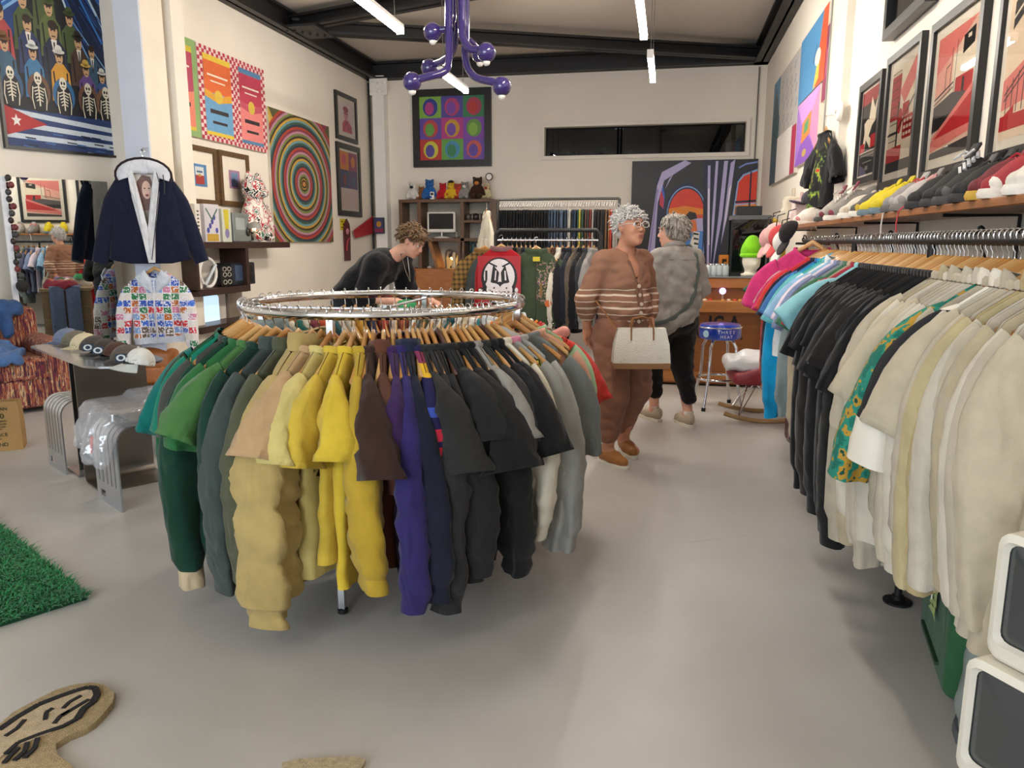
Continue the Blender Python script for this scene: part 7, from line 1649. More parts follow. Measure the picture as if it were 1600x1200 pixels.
# mannequin head with green beanie
p = at_y(1174, 425, CY+.05)
t = thing('mannequin_head', 'white mannequin head on the arcade counter', 'mannequin', (p.x, CY+.1, ctz+.016), .3)
soft_obj('head', [('e', (0, 0, .15), (.085, .1, .11), None, 0), ('e', (0, -.07, .11), (.05, .04, .05), None, .03), ('c', (0, -.1, .13), (0, -.112, .115), .01, .014, .02), ('c', (0, .01, .1), (0, .01, .02), .05, .055, .03), ('b', (0, 0, .01), (.08, .07, .008), .004, None, .02)], .012, M('#e2dccb', rough=.45), t)
t = thing('green_beanie', 'neon green knitted beanie on the mannequin head', 'beanie', (p.x, CY+.1, ctz+.17), .3)
soft_obj('crown', [('e', (0, .01, .08), (.102, .112, .115), None, 0), ('e', (.01, .02, .19), (.045, .045, .045), None, .08), ('-b', (0, 0, -.02), (.2, .2, .06), 0, None, 0)], .012, FAB('#79c21f', fold=.3), t)
MB().tube([(.090*math.cos(2*PI*k/20), .005+.102*math.sin(2*PI*k/20), .045) for k in range(20)], .022, 8, loop=True).build('cuff', FAB('#83cf22', fold=.2), t, smooth=True)
for k in range(4):
    t = thing('glass_jar', 'clear glass jar on the arcade counter, %s from the left' % ORD(k+1), 'jar', (at_y(1108+9*k, 428, CY).x, CY+.15, ctz+.016), 0, 'glass jars on the counter')
    MB().lathe([(.03, 0), (.035, .01), (.035, .09), (.028, .1)], 14).build('glass', M('#b8c2c4', rough=.1, var=.05, coat=.6), t, smooth=True); MB().lathe([(.03, .1), (.03, .115), (.004, .117)], 14).build('lid', CHROME, t)
t = thing('orange_tag', 'small orange and black sign standing on the arcade counter', 'sign', (at_y(1133, 420, CY).x, CY+.22, ctz+.016), .4)
picture('print', .1, .2, '#c9762c', [('#231a14', [rect(.3, .2, .5, .8), rect(.3, .65, .8, .8), rect(.3, .4, .7, .52)])], t, 0).location = (0, 0, .1); MB().box((0, .008, .1), (.1, .012, .2)).build('board', M('#8a5a2c'), t)
# ---- blue stool
sc_ = Vector((.46, 6.8, 0)); sz = .735
t = thing('bar_stool', 'round chrome bar stool with glossy blue seat by the arcade counter', 'stool', sc_)
MB().lathe([(.01, sz-.13), (.165, sz-.13), (.178, sz-.115), (.178, sz-.03), (.165, sz-.005), (.13, sz), (.01, sz+.002)], 32).build('seat', M('#1b3fae', rough=.22, coat=.6), t, smooth=True)
MB().tube([(.179*math.cos(2*PI*k/32), .179*math.sin(2*PI*k/32), sz-.028) for k in range(32)], .006, 6, loop=True).build('seat_trim', CHROME, t, smooth=True)
for k in range(4):
    a = PI/4+k*PI/2+.25; c, s = math.cos(a), math.sin(a)
    lg = MB().tube([(.05*c, .05*s, sz-.135), (.12*c, .12*s, sz-.14), (.155*c, .155*s, sz-.2), (.165*c, .165*s, .3), (.235*c, .235*s, .015)], .013, 8).build('leg', CHROME, t, smooth=True); MB().cyl((.237*c, .237*s, 0), (.233*c, .233*s, .03), .018).build('rubber_foot', BLACK, lg)
MB().tube([(.175*math.cos(2*PI*k/28), .175*math.sin(2*PI*k/28), .26) for k in range(28)], .011, 8, loop=True).build('foot_ring', CHROME, t, smooth=True)
def curved_text(tx, size, z, a0, mat):
    for i, ch in enumerate(tx):
        a = a0 + (i-(len(tx)-1)/2)*size*.78/.18
        text_obj('letter', ch, size, mat, t, (.1795*math.sin(a), -.1795*math.cos(a), z), (PI/2, 0, a))
curved_text('THREE', .042, sz-.062, .25, M('#c9cbd2', rough=.4)); curved_text('HEAT', .036, sz-.1, .25, M('#c9cbd2', rough=.4))
cc0 = MB().cyl((.1795*math.sin(-.75), -.1795*math.cos(-.75), sz-.08), (.183*math.sin(-.75), -.183*math.cos(-.75), sz-.08), .03).build('round_emblem', M('#a9d3ea', rough=.4), t)
# ---- rocking chair with wire base
p0, p1 = at_z(1145, 660), at_z(1152, 640)
t = thing('rocking_chair', 'shell rocking chair with wire legs and wooden rockers beside the wall rail', 'chair', (.80, 6.42, 0), PI/2+.05)
for s in (-1, 1):
    MB().tube([(s*.2, -.33+.66*k/12, .02+.055*((k-6)/6)**2) for k in range(13)], .018, 8, flat=(.8, 1.)).build('rocker', WOOD('#b08a5c'), t, smooth=True)
    MB().tube([(s*.2, .22, .045), (s*.14, .08, .3), (s*.2, -.2, .045)], .007, 6).build('wire_strut', CHROME, t); MB().tube([(s*.2, .22, .045), (-s*.12, .1, .3)], .006, 6).build('wire_strut', CHROME, t)
    MB().tube([(s*.2, -.2, .045), (-s*.1, -.1, .3)], .006, 6).build('wire_strut', CHROME, t)
soft_obj('shell', [('b', (0, .04, .36), (.22, .2, .012), .04, None, 0), ('b', (0, -.24, .52), (.2, .02, .18), .04, (.25, 0, 0), .08), ('c', (-.24, .16, .4), (-.26, -.2, .52), .03, .03, .04), ('c', (.24, .16, .4), (.26, -.2, .52), .03, .03, .04)], .02, M('#8d2a34', rough=.5), t)
soft_obj('seat_pad', [('b', (0, -.05, .44), (.17, .14, .015), .03, None, 0)], .02, FAB('#b3ad4a'), t)
crump('plastic_bags', 'bundle of white plastic bags on the rocking chair', (.66, 6.42, .44), 0, [('b', (0, 0, .03), (.16, .18, .02), .03, None, 0), ('e', (.05, .05, .08), (.12, .12, .05), None, .05)], M('#e3e3e4', rough=.3, var=.06), .016)
# ---- caps on the end hook bar
for k, (px, py, h, lb) in enumerate(((1204, 372, '#d9a3a0', 'pale pink cap'), (1212, 366, '#e0b3ae', 'blush cap'), (1219, 370, '#c9494a', 'coral red cap'), (1226, 378, '#e6e2dc', 'white cap'), (1236, 364, '#2a2628', 'black cap'))):
    p = at_x(px, py, .72+.06*k); t = thing('hanging_cap', '%s hung at the far end of the shelf' % lb, 'cap', (p.x, 6.3-.1*k, p.z), (0, -1.05, .3), 'caps hung at the shelf end')
    t.location = at_y(px, py, 6.3-.1*k)
    soft_obj('crown', [('e', (0, 0, 0), (.09, .08, .085), None, 0), ('-b', (0, 0, -.1), (.2, .2, .1), 0, None, 0)], .011, FAB(h, fold=.2), t)
    soft_obj('brim', [('e', (-.11, 0, .0), (.075, .07, .01), None, 0)], .008, FAB(h, fold=.1), t)
    MB().tube([(.05, 0, .07), (.12, 0, .1), (.16, 0, .06)], .004, 5).build('clip', BLACKM, t)
# green rug strip in the back
a = at_z(1030, 572)
t = thing('grass_mat', 'strip of green mat on the floor behind the woman in grey', 'mat', (-.15, 8.7, 0)); MB().box((0, 0, .01), (.9, 1.2, .02)).build('backing', M('#1f6a35', rough=.95, var=.2, vs=50), t)
vs = []; fs = []; rr = random.Random(5)
for k in range(5000):
    x, y = rr.uniform(-.45, .45), rr.uniform(-.6, .6); o = len(vs); vs += [(x-.006, y, .02), (x+.006, y, .02), (x+rr.gauss(0, .012), y+rr.gauss(0, .012), .055)]; fs.append((o, o+1, o+2))
o = MB(); o.add(vs, fs); tag(o.build('pile', M('#23823f', rough=.9, var=.2), t, fix=False), kind='stuff')
# skateboard deck, pennant and poster on the left back wall
p = at_x(548, 372, XL+.1)
t = thing('skateboard_deck', 'dark red skateboard deck with black swirls leaning on the left wall', 'skateboard', (XL+.014, p.y+.05, p.z), (0, 0, PI/2))
MB().prism([(-.12, -.35), (.1, -.35), (.12, .1), (.1, .22), (0, .3), (-.1, .22), (-.13, .1)], -.012, 0).build('deck', M('#5a1a24', rough=.35, var=.3, vs=6), t)
MB().tube([(.05*math.cos(k*.6)*(1-k/30), -.016, .1+.05*math.sin(k*.6)*(1-k/30)) for k in range(20)], .008, 5).build('swirl', M('#c98a90'), t); MB().tube([(-.06, -.016, -.2), (-.02, -.016, -.05), (.06, -.016, .0)], .01, 5).build('swirl', M('#b9424e'), t)
P_ = [at_x(q[0], q[1], XL+.05) for q in ((583, 337), (583, 365), (555, 372), (552, 360))]; c = sum(P_, Vector())/4
t = thing('red_pennant', 'triangular red pennant on the left wall near the corner', 'pennant', c, PI/2); MB().prism([(q.y-c.y, q.z-c.z) for q in P_], -.012, 0).build('cloth', M('#a8232c', rough=.6), t); MB().tube([(P_[0].y-c.y, -.015, P_[0].z-c.z), (P_[1].y-c.y, -.015, P_[1].z-c.z)], .01, 6).build('edge_trim', WHITE, t)
framed('small_poster', 'small blue and red poster in the corner behind the man', [(584, 340), (602, 340), (600, 365), (584, 365)], ('y', YB-.25), .06, [('#b8862c', ell(.5, .6, .25, .2)), ('#8a2c44', rect(.05, .05, .95, .3))], '#3a3f6b', mf=0, glass=False, fd=.02)

# ---- purple chandelier
PU = M('#35286a', rough=.15, var=.05, coat=.8)
def pc_(px, py, y): return at_y(px, py, y)
base = pc_(715, 60, 5.0)
t = thing('chandelier', 'glossy purple tube chandelier with round ball ends', 'chandelier', (base.x, base.y, ZC))
def arm(path, y0, y1, ball, r=.024):
    n = len(path); P = [pc_(q[0], q[1], y0+(y1-y0)*min(1, max(0, (i-1)/(n-2)))) for i, q in enumerate(path)]
    top = P[0].copy(); top.z = ZC-.02
    P = [top]+P+[pc_(ball[0], ball[1], y1)]
    # smooth
    Q = [P[0], P[1]]
    for i in range(2, len(P)-1):
        for k in range(5):
            u_ = k/5; p0, p1, p2, p3 = P[i-1], P[i], P[i+1], P[min(i+2, len(P)-1)]
            Q.append(.5*((2*p1)+(p2-p0)*u_+(2*p0-5*p1+4*p2-p3)*u_*u_+(3*p1-p0-3*p2+p3)*u_**3))
    Q.append(P[-1]); o = t.location
    q2 = [(q-Vector(o)) for q in Q]
    am = MB().tube(q2, r, 10).build('arm', PU, t, smooth=True); b = pc_(ball[0], ball[1], y1)-Vector(o)
    MB().ball(b, .058, 16, 10).build('globe', PU, am, smooth=True); MB().ball(b+Vector((0, 0, -.055)), .024, 10, 6).build('bulb', M('#f3efe6', rough=.3), am, smooth=True)
arm([(707, -60), (707, 10), (707, 30), (700, 44), (684, 47)], 5.0, 5.0, (676, 50))
arm([(701, -60), (701, 40), (701, 92), (694, 112), (660, 122)], 4.95, 4.75, (644, 128))
arm([(711, -60), (711, 50), (706, 82), (692, 95), (676, 101)], 5.05, 5.3, (671, 106))
arm([(722, -60), (722, 30), (723, 58), (735, 76), (748, 78)], 4.95, 4.85, (760, 82))
arm([(728, -60), (728, 40), (728, 95), (742, 120), (770, 128)], 5.0, 4.8, (784, 135))
arm([(716, -60), (718, 30), (724, 55), (738, 68), (746, 76)], 5.1, 5.3, (750, 85))
MB().lathe([(.01, -.03), (.12, -.03), (.12, 0), (.01, 0)], 20).build('ceiling_rose', PU, t)

# ---- sorting table behind the round rack, with clothes
t = thing('sorting_table', 'wooden table heaped with clothes behind the round rack', 'table', (-1.75, 5.45, 0), -.15)
MB().box((0, 0, .80), (1.5, .6, .035), bev=.004).build('top', WOOD('#a08a68'), t)
for sx in (-1, 1):
    MB().box((sx*.7, 0, .39), (.04, .56, .78)).build('end_panel', WOOD('#8a7454'), t)
MB().box((0, .2, .4), (1.36, .03, .7)).build('back_panel', WOOD('#8a7454'), t)
rr = random.Random(8); cl = ['#8d3040', '#3a3a3e', '#cf6a4a', '#d8d2c8', '#2f6a44', '#46546a', '#7a6a8a', '#c3424a', '#556a80']
nmz = ['maroon', 'charcoal', 'coral', 'off-white', 'green', 'slate', 'mauve', 'red', 'steel blue']
for k in range(9):
    x = -.62+.155*k; c_, s_ = math.cos(-.15), math.sin(-.15); lx, ly = x, rr.uniform(-.1, .1)
    crump('folded_garment', 'folded %s garment in the pile on the sorting table' % nmz[k], (-1.75+lx*c_-ly*s_, 5.45+lx*s_+ly*c_, .82), rr.uniform(-.4, .4), [('b', (0, 0, .03), (.1, .16, .012), .02, None, 0), ('b', (.0, .0, .075), (.09, .14, .008), .018, None, .02)], FAB(cl[k]), .02)
t = thing('trousers', 'slate blue trousers draped over the end of the sorting table', 'trousers', (-2.5, 5.56, .83), -.15)
for s in (-1, 1): MB().rings([[(x+.018*math.cos(2*PI*q/12)*(1 if z < 0 else .4), s*.095+.085*math.sin(2*PI*q/12), z+(.012*math.cos(2*PI*q/12) if z > -.02 else 0)) for q in range(12)] for (x, z) in ((.3, .012), (.08, .014), (.0, .0), (-.025, -.08), (-.03, -.35), (-.03, -.7))]).build('leg', FAB('#5c6c8c', fold=.8), t, smooth=True)
t = thing('green_tape_roll', 'green disc lying on the sorting table near the man', 'disc', (-1.95, 5.62, .93)); MB().lathe([(.01, 0), (.075, 0), (.08, .02), (.06, .05), (.01, .055)], 18).build('body', M('#2f9a5c', rough=.4), t, smooth=True); MB().lathe([(.03, .05), (.03, .06), (.004, .06)], 12).build('hub', M('#1f6a3c'), t)
# ================================================================ people
from mathutils.bvhtree import BVHTree
SKIN = M('#c98f72', rough=.5, var=.08, vs=18, bump=.04, bs=180, spec=.35, key='_skin'); SKIN2 = M('#d8a48c', rough=.5, var=.08, vs=18, bump=.04, bs=180, spec=.35, key='_skin')
def tp(prims, T):
    out = []
    q = T.to_3x3()
    sc = q.median_scale; R = q.normalized()
    for p in prims:
        t = p[0].strip('-')
        if t == 'c': out.append((p[0], tuple(T @ Vector(p[1])), tuple(T @ Vector(p[2])), p[3]*sc, p[4]*sc, p[5]*sc))
        elif t == 'e':
            r0 = Euler(p[3]).to_matrix() if p[3] else Matrix.Identity(3); out.append((p[0], tuple(T @ Vector(p[1])), tuple(x*sc for x in p[2]), tuple((R @ r0).to_euler()), p[4]*sc))
        else:
            r0 = Euler(p[4]).to_matrix() if p[4] else Matrix.Identity(3); out.append((p[0], tuple(T @ Vector(p[1])), tuple(x*sc for x in p[2]), p[3]*sc, tuple((R @ r0).to_euler()), p[5]*sc))
    return out
def head_prims():
    P = [('e', (0, -.014, .028), (.074, .093, .085), None, 0), ('e', (0, .028, -.03), (.060, .062, .086), None, .03), ('e', (0, .036, -.078), (.046, .046, .034), None, .03), ('e', (0, .070, -.100), (.021, .017, .016), None, .02),
         ('e', (0, .074, .028), (.050, .018, .012), None, .02), ('e', (-.036, .062, -.028), (.023, .022, .024), None, .02), ('e', (.036, .062, -.028), (.023, .022, .024), None, .02),
         ('-e', (-.031, .101, .006), (.019, .018, .011), None, .012), ('-e', (.031, .101, .006), (.019, .018, .011), None, .012),
         ('c', (0, .084, .012), (0, .104, -.026), .008, .011, .008), ('e', (0, .105, -.031), (.013, .011, .009), None, .006), ('e', (-.012, .096, -.034), (.008, .009, .007), None, .005), ('e', (.012, .096, -.034), (.008, .009, .007), None, .005),
         ('e', (0, .086, -.060), (.026, .014, .012), None, .012), ('-e', (0, .103, -.066), (.022, .008, .0022), None, .003)]
    for s in (-1, 1): P += [('e', (s*.074, -.008, -.006), (.010, .021, .032), (0, s*.25, s*-.35), .006), ('-e', (s*.083, -.002, -.002), (.006, .012, .018), None, .005)]
    return P
def hand_prims(side, curl=.5):
    """wrist at origin, fingers along +y, palm faces -z; side +1 = thumb on +x"""
    P = [('b', (0, .05, 0), (.030, .036, .006), .009, None, 0), ('c', (0, 0, 0), (0, .03, 0), .024, .03, .02)]
    for i, (x, l) in enumerate(((.029, .070), (.010, .078), (-.010, .073), (-.028, .058))):
        p = Vector((side*x, .090, 0)); a = -.15
        for j, f in enumerate((.42, .33, .25)):
            a -= curl*.75; q = p + Vector((side*x*.25*f, math.cos(a)*l*f, math.sin(a)*l*f)); P.append(('c', tuple(p), tuple(q), .0092-.0008*j, .0086-.0008*j, .003)); p = q
    p = Vector((side*.026, .022, -.004)); q = Vector((side*.056, .055, -.014)); r = Vector((side*.060, .088, -.026)); P += [('c', tuple(p), tuple(q), .015, .011, .012), ('c', tuple(q), tuple(r), .0105, .009, .004)]
    return P
def frame_at(o, fwd, up=(0, 0, 1)):
    y = Vector(fwd).normalized(); x = y.cross(Vector(up)).normalized(); z = x.cross(y); T = Matrix((x, y, z)).transposed().to_4x4(); T.translation = Vector(o); return T
def face_parts(root, T, brow, lip, glasses=False, iris='#3a3029'):
    E = M('#e9e4de', rough=.2, var=0)
    def tv(v): return T @ Vector(v)
    R = T.to_euler()
    for s in (-1, 1):
        e = MB().ball((0, 0, 0), .0118, 12, 8).build('eye', E, root, smooth=True, loc=tv((s*.031, .078, .006)), rot=R)
        MB().ball((0, .0075, 0), (.0056, .005, .0056), 10, 6).build('iris', M(iris, rough=.15, var=0), e, smooth=True)
        MB().tube([tv((s*(.031-.015+.03*k/6), .0905-.0035*abs(k-3)/3, .0155-.004*((k-3)/3)**2)) for k in range(7)], .0032, 6).build('eyelid', M('#b07f66', rough=.5), root, smooth=True)
        MB().tube([tv((s*(.014+.036*k/6), .0965-.012*(k/6)**2, .031+.004*math.sin(k*.55))) for k in range(7)], [.0035]*5+[.0025, .0015], 6, flat=(1.2, .8)).build('eyebrow', brow, root, smooth=True)
    soft_obj('lips', tp([('e', (0, .0955, -.0605), (.020, .006, .0045), None, 0), ('e', (0, .0945, -.0705), (.018, .0065, .005), None, .002)], T), .0026, lip, root)
    if glasses:
        g = bpy.data.objects.new('glasses', None); COL.objects.link(g); g.parent = root
        FR = M('#cfc9c4', rough=.2, var=.05, coat=.5)
        for s in (-1, 1):
            MB().tube([tv((s*.033+.0245*math.copysign(abs(math.cos(2*PI*k/20))**.8, math.cos(2*PI*k/20)), .108, .004+.0185*math.copysign(abs(math.sin(2*PI*k/20))**.8, math.sin(2*PI*k/20)))) for k in range(20)], .0026, 6, loop=True).build('rim', FR, g, smooth=True)
            MB().rings([[tv((s*.033+.0235*math.cos(2*PI*k/16), .108, .004+.0175*math.sin(2*PI*k/16))) for k in range(16)], [tv((s*.033+.0235*.1*math.cos(2*PI*k/16), .1082, .004+.0175*.1*math.sin(2*PI*k/16))) for k in range(16)]], cap=False).build('lens', GLAZE('#f4f6f6'), g)
            MB().tube([tv((s*.057, .107, .010)), tv((s*.072, .06, .012)), tv((s*.080, -.01, .010)), tv((s*.080, -.03, -.005))], .0024, 6).build('temple', FR, g, smooth=True)
        MB().tube([tv((-.009, .109, .006)), tv((0, .112, .010)), tv((.009, .109, .006))], .0024, 6).build('bridge', FR, g)
def hairmat(dark, light, scale=90):
    k = ('hair', dark, light)
    if k in MATS: return MATS[k]
    m = bpy.data.materials.new('hair'); m.use_nodes = True; nt = m.node_tree; N = nt.nodes; L = nt.links; b = N['Principled BSDF']; b.inputs['Roughness'].default_value = .55
    tc = N.new('ShaderNodeTexCoord'); mp = N.new('ShaderNodeMapping'); mp.inputs['Scale'].default_value = (1, 1, .22); L.new(tc.outputs['Object'], mp.inputs[0])
    n = N.new('ShaderNodeTexNoise'); n.inputs['Scale'].default_value = scale; n.inputs['Detail'].default_value = 3; n.inputs['Distortion'].default_value = 1.2; L.new(mp.outputs[0], n.inputs['Vector'])
    r = N.new('ShaderNodeValToRGB'); e = r.color_ramp.elements; e[0].position = .35; e[1].position = .65; e[0].color = lin(dark); e[1].color = lin(light); L.new(n.outputs['Fac'], r.inputs[0]); L.new(r.outputs[0], b.inputs['Base Color'])
    bp = N.new('ShaderNodeBump'); bp.inputs['Strength'].default_value = .8; bp.inputs['Distance'].default_value = .01; L.new(n.outputs['Fac'], bp.inputs['Height']); L.new(bp.outputs[0], b.inputs['Normal']); MATS[k] = m; return m
def locks(root, T, mat, spots, seed, n=160, ln=.035, r=.0045, droop=.3, back=-.2):
    """short tapered tufts rooted on the scalp ellipsoid"""
    rr = random.Random(seed); mb = MB()
    for k in range(n):
        while True:
            d = Vector((rr.gauss(0, 1), rr.gauss(0, 1), rr.gauss(0, 1)))
            if d.length < .1: continue
            d.normalize()
            if spots(d): break
        p = Vector((d.x*.076, -.014+d.y*.094, .03+d.z*.088)); l = ln*rr.uniform(.6, 1.3)
        side = Vector((rr.gauss(0, .35), rr.gauss(back, .35), rr.gauss(0, .25)))
        p1 = p + d*l*.45 + side*l*.3; p2 = p + d*l*.75 + side*l*.8 + Vector((0, 0, -droop*l)); p3 = p2 + side*l*.5 + Vector((0, 0, -droop*l*.9))
        mb.tube([T @ p, T @ p1, T @ p2, T @ p3], [r*1.5, r*1.5, r, r*.25], 5)
    mb.build('hair_tufts', mat, root, smooth='all', fix=False)
def bvh(o): me = o.data; return BVHTree.FromPolygons([v.co for v in me.vertices], [p.vertices for p in me.polygons])
def wrinkle(sc, amp, seed):
    def f(V):
        o = V.copy()
        for i in range(len(V)):
            v = Vector((V[i][0]*sc+seed, V[i][1]*sc, V[i][2]*sc*1.4)); a = (abs(noise.noise(v))-.25)*amp; b = noise.noise(v*1.9)*amp*.5
            r_ = math.hypot(V[i][0], V[i][1]) or 1; o[i][0] += (a+b)*V[i][0]/r_; o[i][1] += (a+b)*V[i][1]/r_
        return o
    return f
def slipper(root, name, T, up, sole, lace=None):
    u = thing('tmp', None, None); bpy.data.objects.remove(u)
    o = soft_obj(name, tp([('c', (0, .10, .04), (0, .02, .05), .036, .042, .03), ('c', (0, .02, .05), (0, -.09, .05), .042, .036, .03), ('c', (0, -.02, .06), (0, -.09, .085), .034, .033, .03), ('-c', (0, -.07, .10), (0, -.07, .16), .026, .03, .008), ('-b', (0, 0, -.02), (.1, .3, .032), 0, None, 0)], T), .0085, up, root)
    prof = [(0, .142), (.026, .130), (.041, .09), (.041, .03), (.033, -.04), (.035, -.09), (.022, -.124), (0, -.131), (-.022, -.124), (-.035, -.09), (-.033, -.04), (-.041, .03), (-.041, .09), (-.026, .130)]
    MB().rings([[T @ Vector((x, y, 0)) for x, y in prof], [T @ Vector((x*1.04, y*1.02, .012)) for x, y in prof], [T @ Vector((x, y*.99, .024)) for x, y in prof]]).build('sole', sole, o, smooth=True)
    if lace:
        mb = MB()
        for i in range(5): y = .07-.02*i; mb.tube([T @ Vector((-.028, y, .072+.004*i)), T @ Vector((0, y+.006, .09+.004*i)), T @ Vector((.028, y, .072+.004*i))], .0035, 5)
        mb.build('laces', lace, o, smooth=True)
def Rz(loc, a):
    T = Matrix.Rotation(a, 4, 'Z'); T.translation = Vector(loc); return T

# ---------------------------------------------------------------- woman in brown striped cardigan
def woman_brown():
    t = thing('person', 'person in brown striped cardigan and brown joggers carrying a white handbag', 'person', (-.27, 4.98, 0), -2.40)
    HT = Matrix.Translation((0, .045, 1.512)) @ Matrix.Rotation(.02, 4, 'Z') @ Matrix.Rotation(.10, 4, 'X')
    fr, fl_ = Vector((.125, .08, 0)), Vector((-.125, -.07, 0)); kr, kl = Vector((.115, .075, .46)), Vector((-.115, -.0, .46))
    ankR, ankL = fr+Vector((.0, -.05, .09)), fl_+Vector((0, -.05, .09))
    shR, shL = Vector((.160, -.015, 1.305)), Vector((-.160, -.015, 1.305)); elR, elL = Vector((.255, -.06, 1.07)), Vector((-.24, -.05, 1.06)); wrR, wrL = Vector((.19, -.13, .87)), Vector((-.13, .12, .86))
    P = [('e', (0, 0, .90), (.16, .115, .11), None, .02), ('e', (0, 0, 1.03), (.145, .105, .12), None, .05), ('e', (0, .0, 1.20), (.16, .108, .15), None, .06), ('c', shL, shR, .055, .055, .05), ('c', (0, -.005, 1.34), (0, .022, 1.44), .058, .049, .03),
         ('c', (.09, 0, .86), kr, .085, .06, .04), ('c', kr, ankR, .056, .036, .02), ('c', (-.09, 0, .86), kl, .085, .06, .04), ('c', kl, ankL, .056, .036, .02), ('c', ankR, fr+Vector((0, .08, .04)), .036, .03, .02), ('c', ankL, fl_+Vector((0, .08, .04)), .036, .03, .02),
         ('c', shR, elR, .05, .042, .03), ('c', elR, wrR, .04, .026, .01), ('c', shL, elL, .05, .042, .03), ('c', elL, wrL, .04, .026, .01)]
    P += tp(head_prims(), HT) + tp(hand_prims(-1, .5), frame_at(wrR, (-.35, .15, -1), (0, -1, 0))) + tp(hand_prims(1, .7), frame_at(wrL, (.4, .5, -.8)))
    soft_obj('body', P, .0065, SKIN, t)
    face_parts(t, HT, M('#8d8076'), M('#a8665a', rough=.45), glasses=True)
    HM = hairmat('#a3a09c', '#efece8')
    soft_obj('hair', tp([('e', (0, -.022, .045), (.081, .096, .083), None, 0), ('e', (0, -.065, -.01), (.066, .05, .065), None, .03), ('-e', (0, .105, -.045), (.078, .075, .105), None, .01), ('-e', (-.085, .02, -.03), (.03, .032, .04), None, .01), ('-e', (.085, .02, -.03), (.03, .032, .04), None, .01)], HT), .008, HM, t)
    locks(t, HT, HM, lambda d: d.z > .05 or (d.y < -.2 and d.z > -.55), 3, 520, .030, .0036, .12, -.1)
    # joggers
    J = FAB('#8f6553', fold=.6, fs=6)
    soft_obj('joggers', [('e', (0, 0, .92), (.185, .14, .10), None, .02), ('e', (0, -.01, .82), (.195, .15, .12), None, .05), ('c', (.095, 0, .80), kr+Vector((.01, 0, 0)), .125, .10, .04), ('c', kr+Vector((.01, 0, 0)), ankR+Vector((0, 0, .13)), .10, .078, .03), ('c', ankR+Vector((0, 0, .11)), ankR+Vector((0, 0, .085)), .055, .05, .03),
              ('c', (-.095, 0, .80), kl+Vector((-.01, 0, 0)), .125, .10, .04), ('c', kl+Vector((-.01, 0, 0)), ankL+Vector((0, 0, .13)), .10, .078, .03), ('c', ankL+Vector((0, 0, .11)), ankL+Vector((0, 0, .085)), .055, .05, .03)], .011, J, t, warp=wrinkle(9, .02, 1))
    # cardigan
    bz, cr = '#936b57', '#dccab6'; st = [(0, bz)]
    for z in (.925, .965, 1.005, 1.045, 1.085, 1.120): st += [(z, cr), (z+.009, bz)]
    st.append((1.6, bz))
    CG = BANDS(st, axis=2, wob=.02, offset=-.01)
    cut = HT
    fore = elR.lerp(wrR, .45); foreL = elL.lerp(wrL, .5)
    co = soft_obj('cardigan', [('e', (0, .0, 1.16), (.182, .145, .235), None, .02), ('e', (0, .01, 1.0), (.185, .155, .14), None, .05), ('c', shL+Vector((.03, 0, .0)), shR+Vector((-.03, 0, .0)), .060, .060, .06), ('c', shR, elR, .066, .068, .03), ('c', elR, fore, .070, .060, .012), ('c', shL, elL, .070, .068, .03), ('c', elL, foreL, .07, .056, .012),
              ('-b', (0, 0, .80), (.16, .3, .09), 0, None, .01), ('-c', (0, .02, 1.38), (0, .07, 1.52), .066, .09, .01), ('-e', (0, .15, 1.33), (.052, .10, .15), None, .01)], .009, CG, t, warp=wrinkle(9, .02, 4))
    bv = bvh(co)
    def front(x, z, off=.002):
        h = bv.ray_cast(Vector((x, 1, z)), Vector((0, -1, 0)))[0]; return Vector((x, (h.y if h else .1)+off, z))
    for s in (-1, 1): MB().tube([front(s*.05, 1.36), front(s*.052, 1.30), front(s*.035, 1.22), front(s*.012, 1.15), front(s*.012, 1.05), front(s*.012, .93)], .012, 6, flat=(1.2, .5)).build('button_band', FAB('#7d5847'), co, smooth=True)
    for k in range(5): p = front(0, 1.15-.055*k, .008); MB().cyl(p, p+Vector((0, .006, 0)), .012, n=12).build('button', M('#d9c9b4', rough=.3), co)
    bow = wrR.lerp(elR, .6)+Vector((.06, 0, .0))
    soft_obj('camisole', [('e', (0, .055, 1.17), (.10, .06, .08), None, 0)], .012, FAB('#1f1b1c'), t)
    # shoes
    TAN = M('#a06a35', rough=.6, var=.1, bump=.1, bs=120)
    for f, a in ((fr, -.05), (fl_, .35)): slipper(t, 'slip_on_shoe', Rz(f, -a), TAN, M('#e9e4d8', rough=.5))
    # handbag, hung in front
    b = thing('handbag', 'white woven tote handbag with tan straps held by the person in brown', 'bag', (0, 0, 0)); b.location = t.matrix_basis @ Vector((.06, .25, .66)) ; b.rotation_euler = (0, 0, -2.40-.55+PI); b.scale = (.9, .9, .9)
    BM = M('#e6dfd2', rough=.6, var=.06, bump=.9, bs=130)
    prof = lambda w, d, z: [(w*x, d*y, z) for x, y in ((-1, -.9), (-.5, -1), (.5, -1), (1, -.9), (1, .9), (.5, 1), (-.5, 1), (-1, .9))]
    MB().rings([prof(.185, .065, 0), prof(.195, .07, .03), prof(.185, .06, .16), prof(.16, .03, .27)]).build('body', BM, b, smooth=True)
    MB().rings([prof(.187, .067, -.004), prof(.197, .073, .035)], cap=True).build('base_trim', M('#9a6f4c', rough=.5), b, smooth=True)
    ST = M('#8f6038', rough=.5)
    for y in (-.035, .035): MB().tube([(-.075, y*1.5, .19), (-.075, y*1.1, .27), (-.06, y*.6, .33), (0, y*.4, .345), (.06, y*.6, .33), (.075, y*1.1, .27), (.075, y*1.5, .19)], .010, 6, flat=(1.3, .5)).build('handle', ST, b, smooth=True)
    MB().cyl((0, .034, .25), (0, .04, .25), .008, n=10).build('snap', CHROME, b)
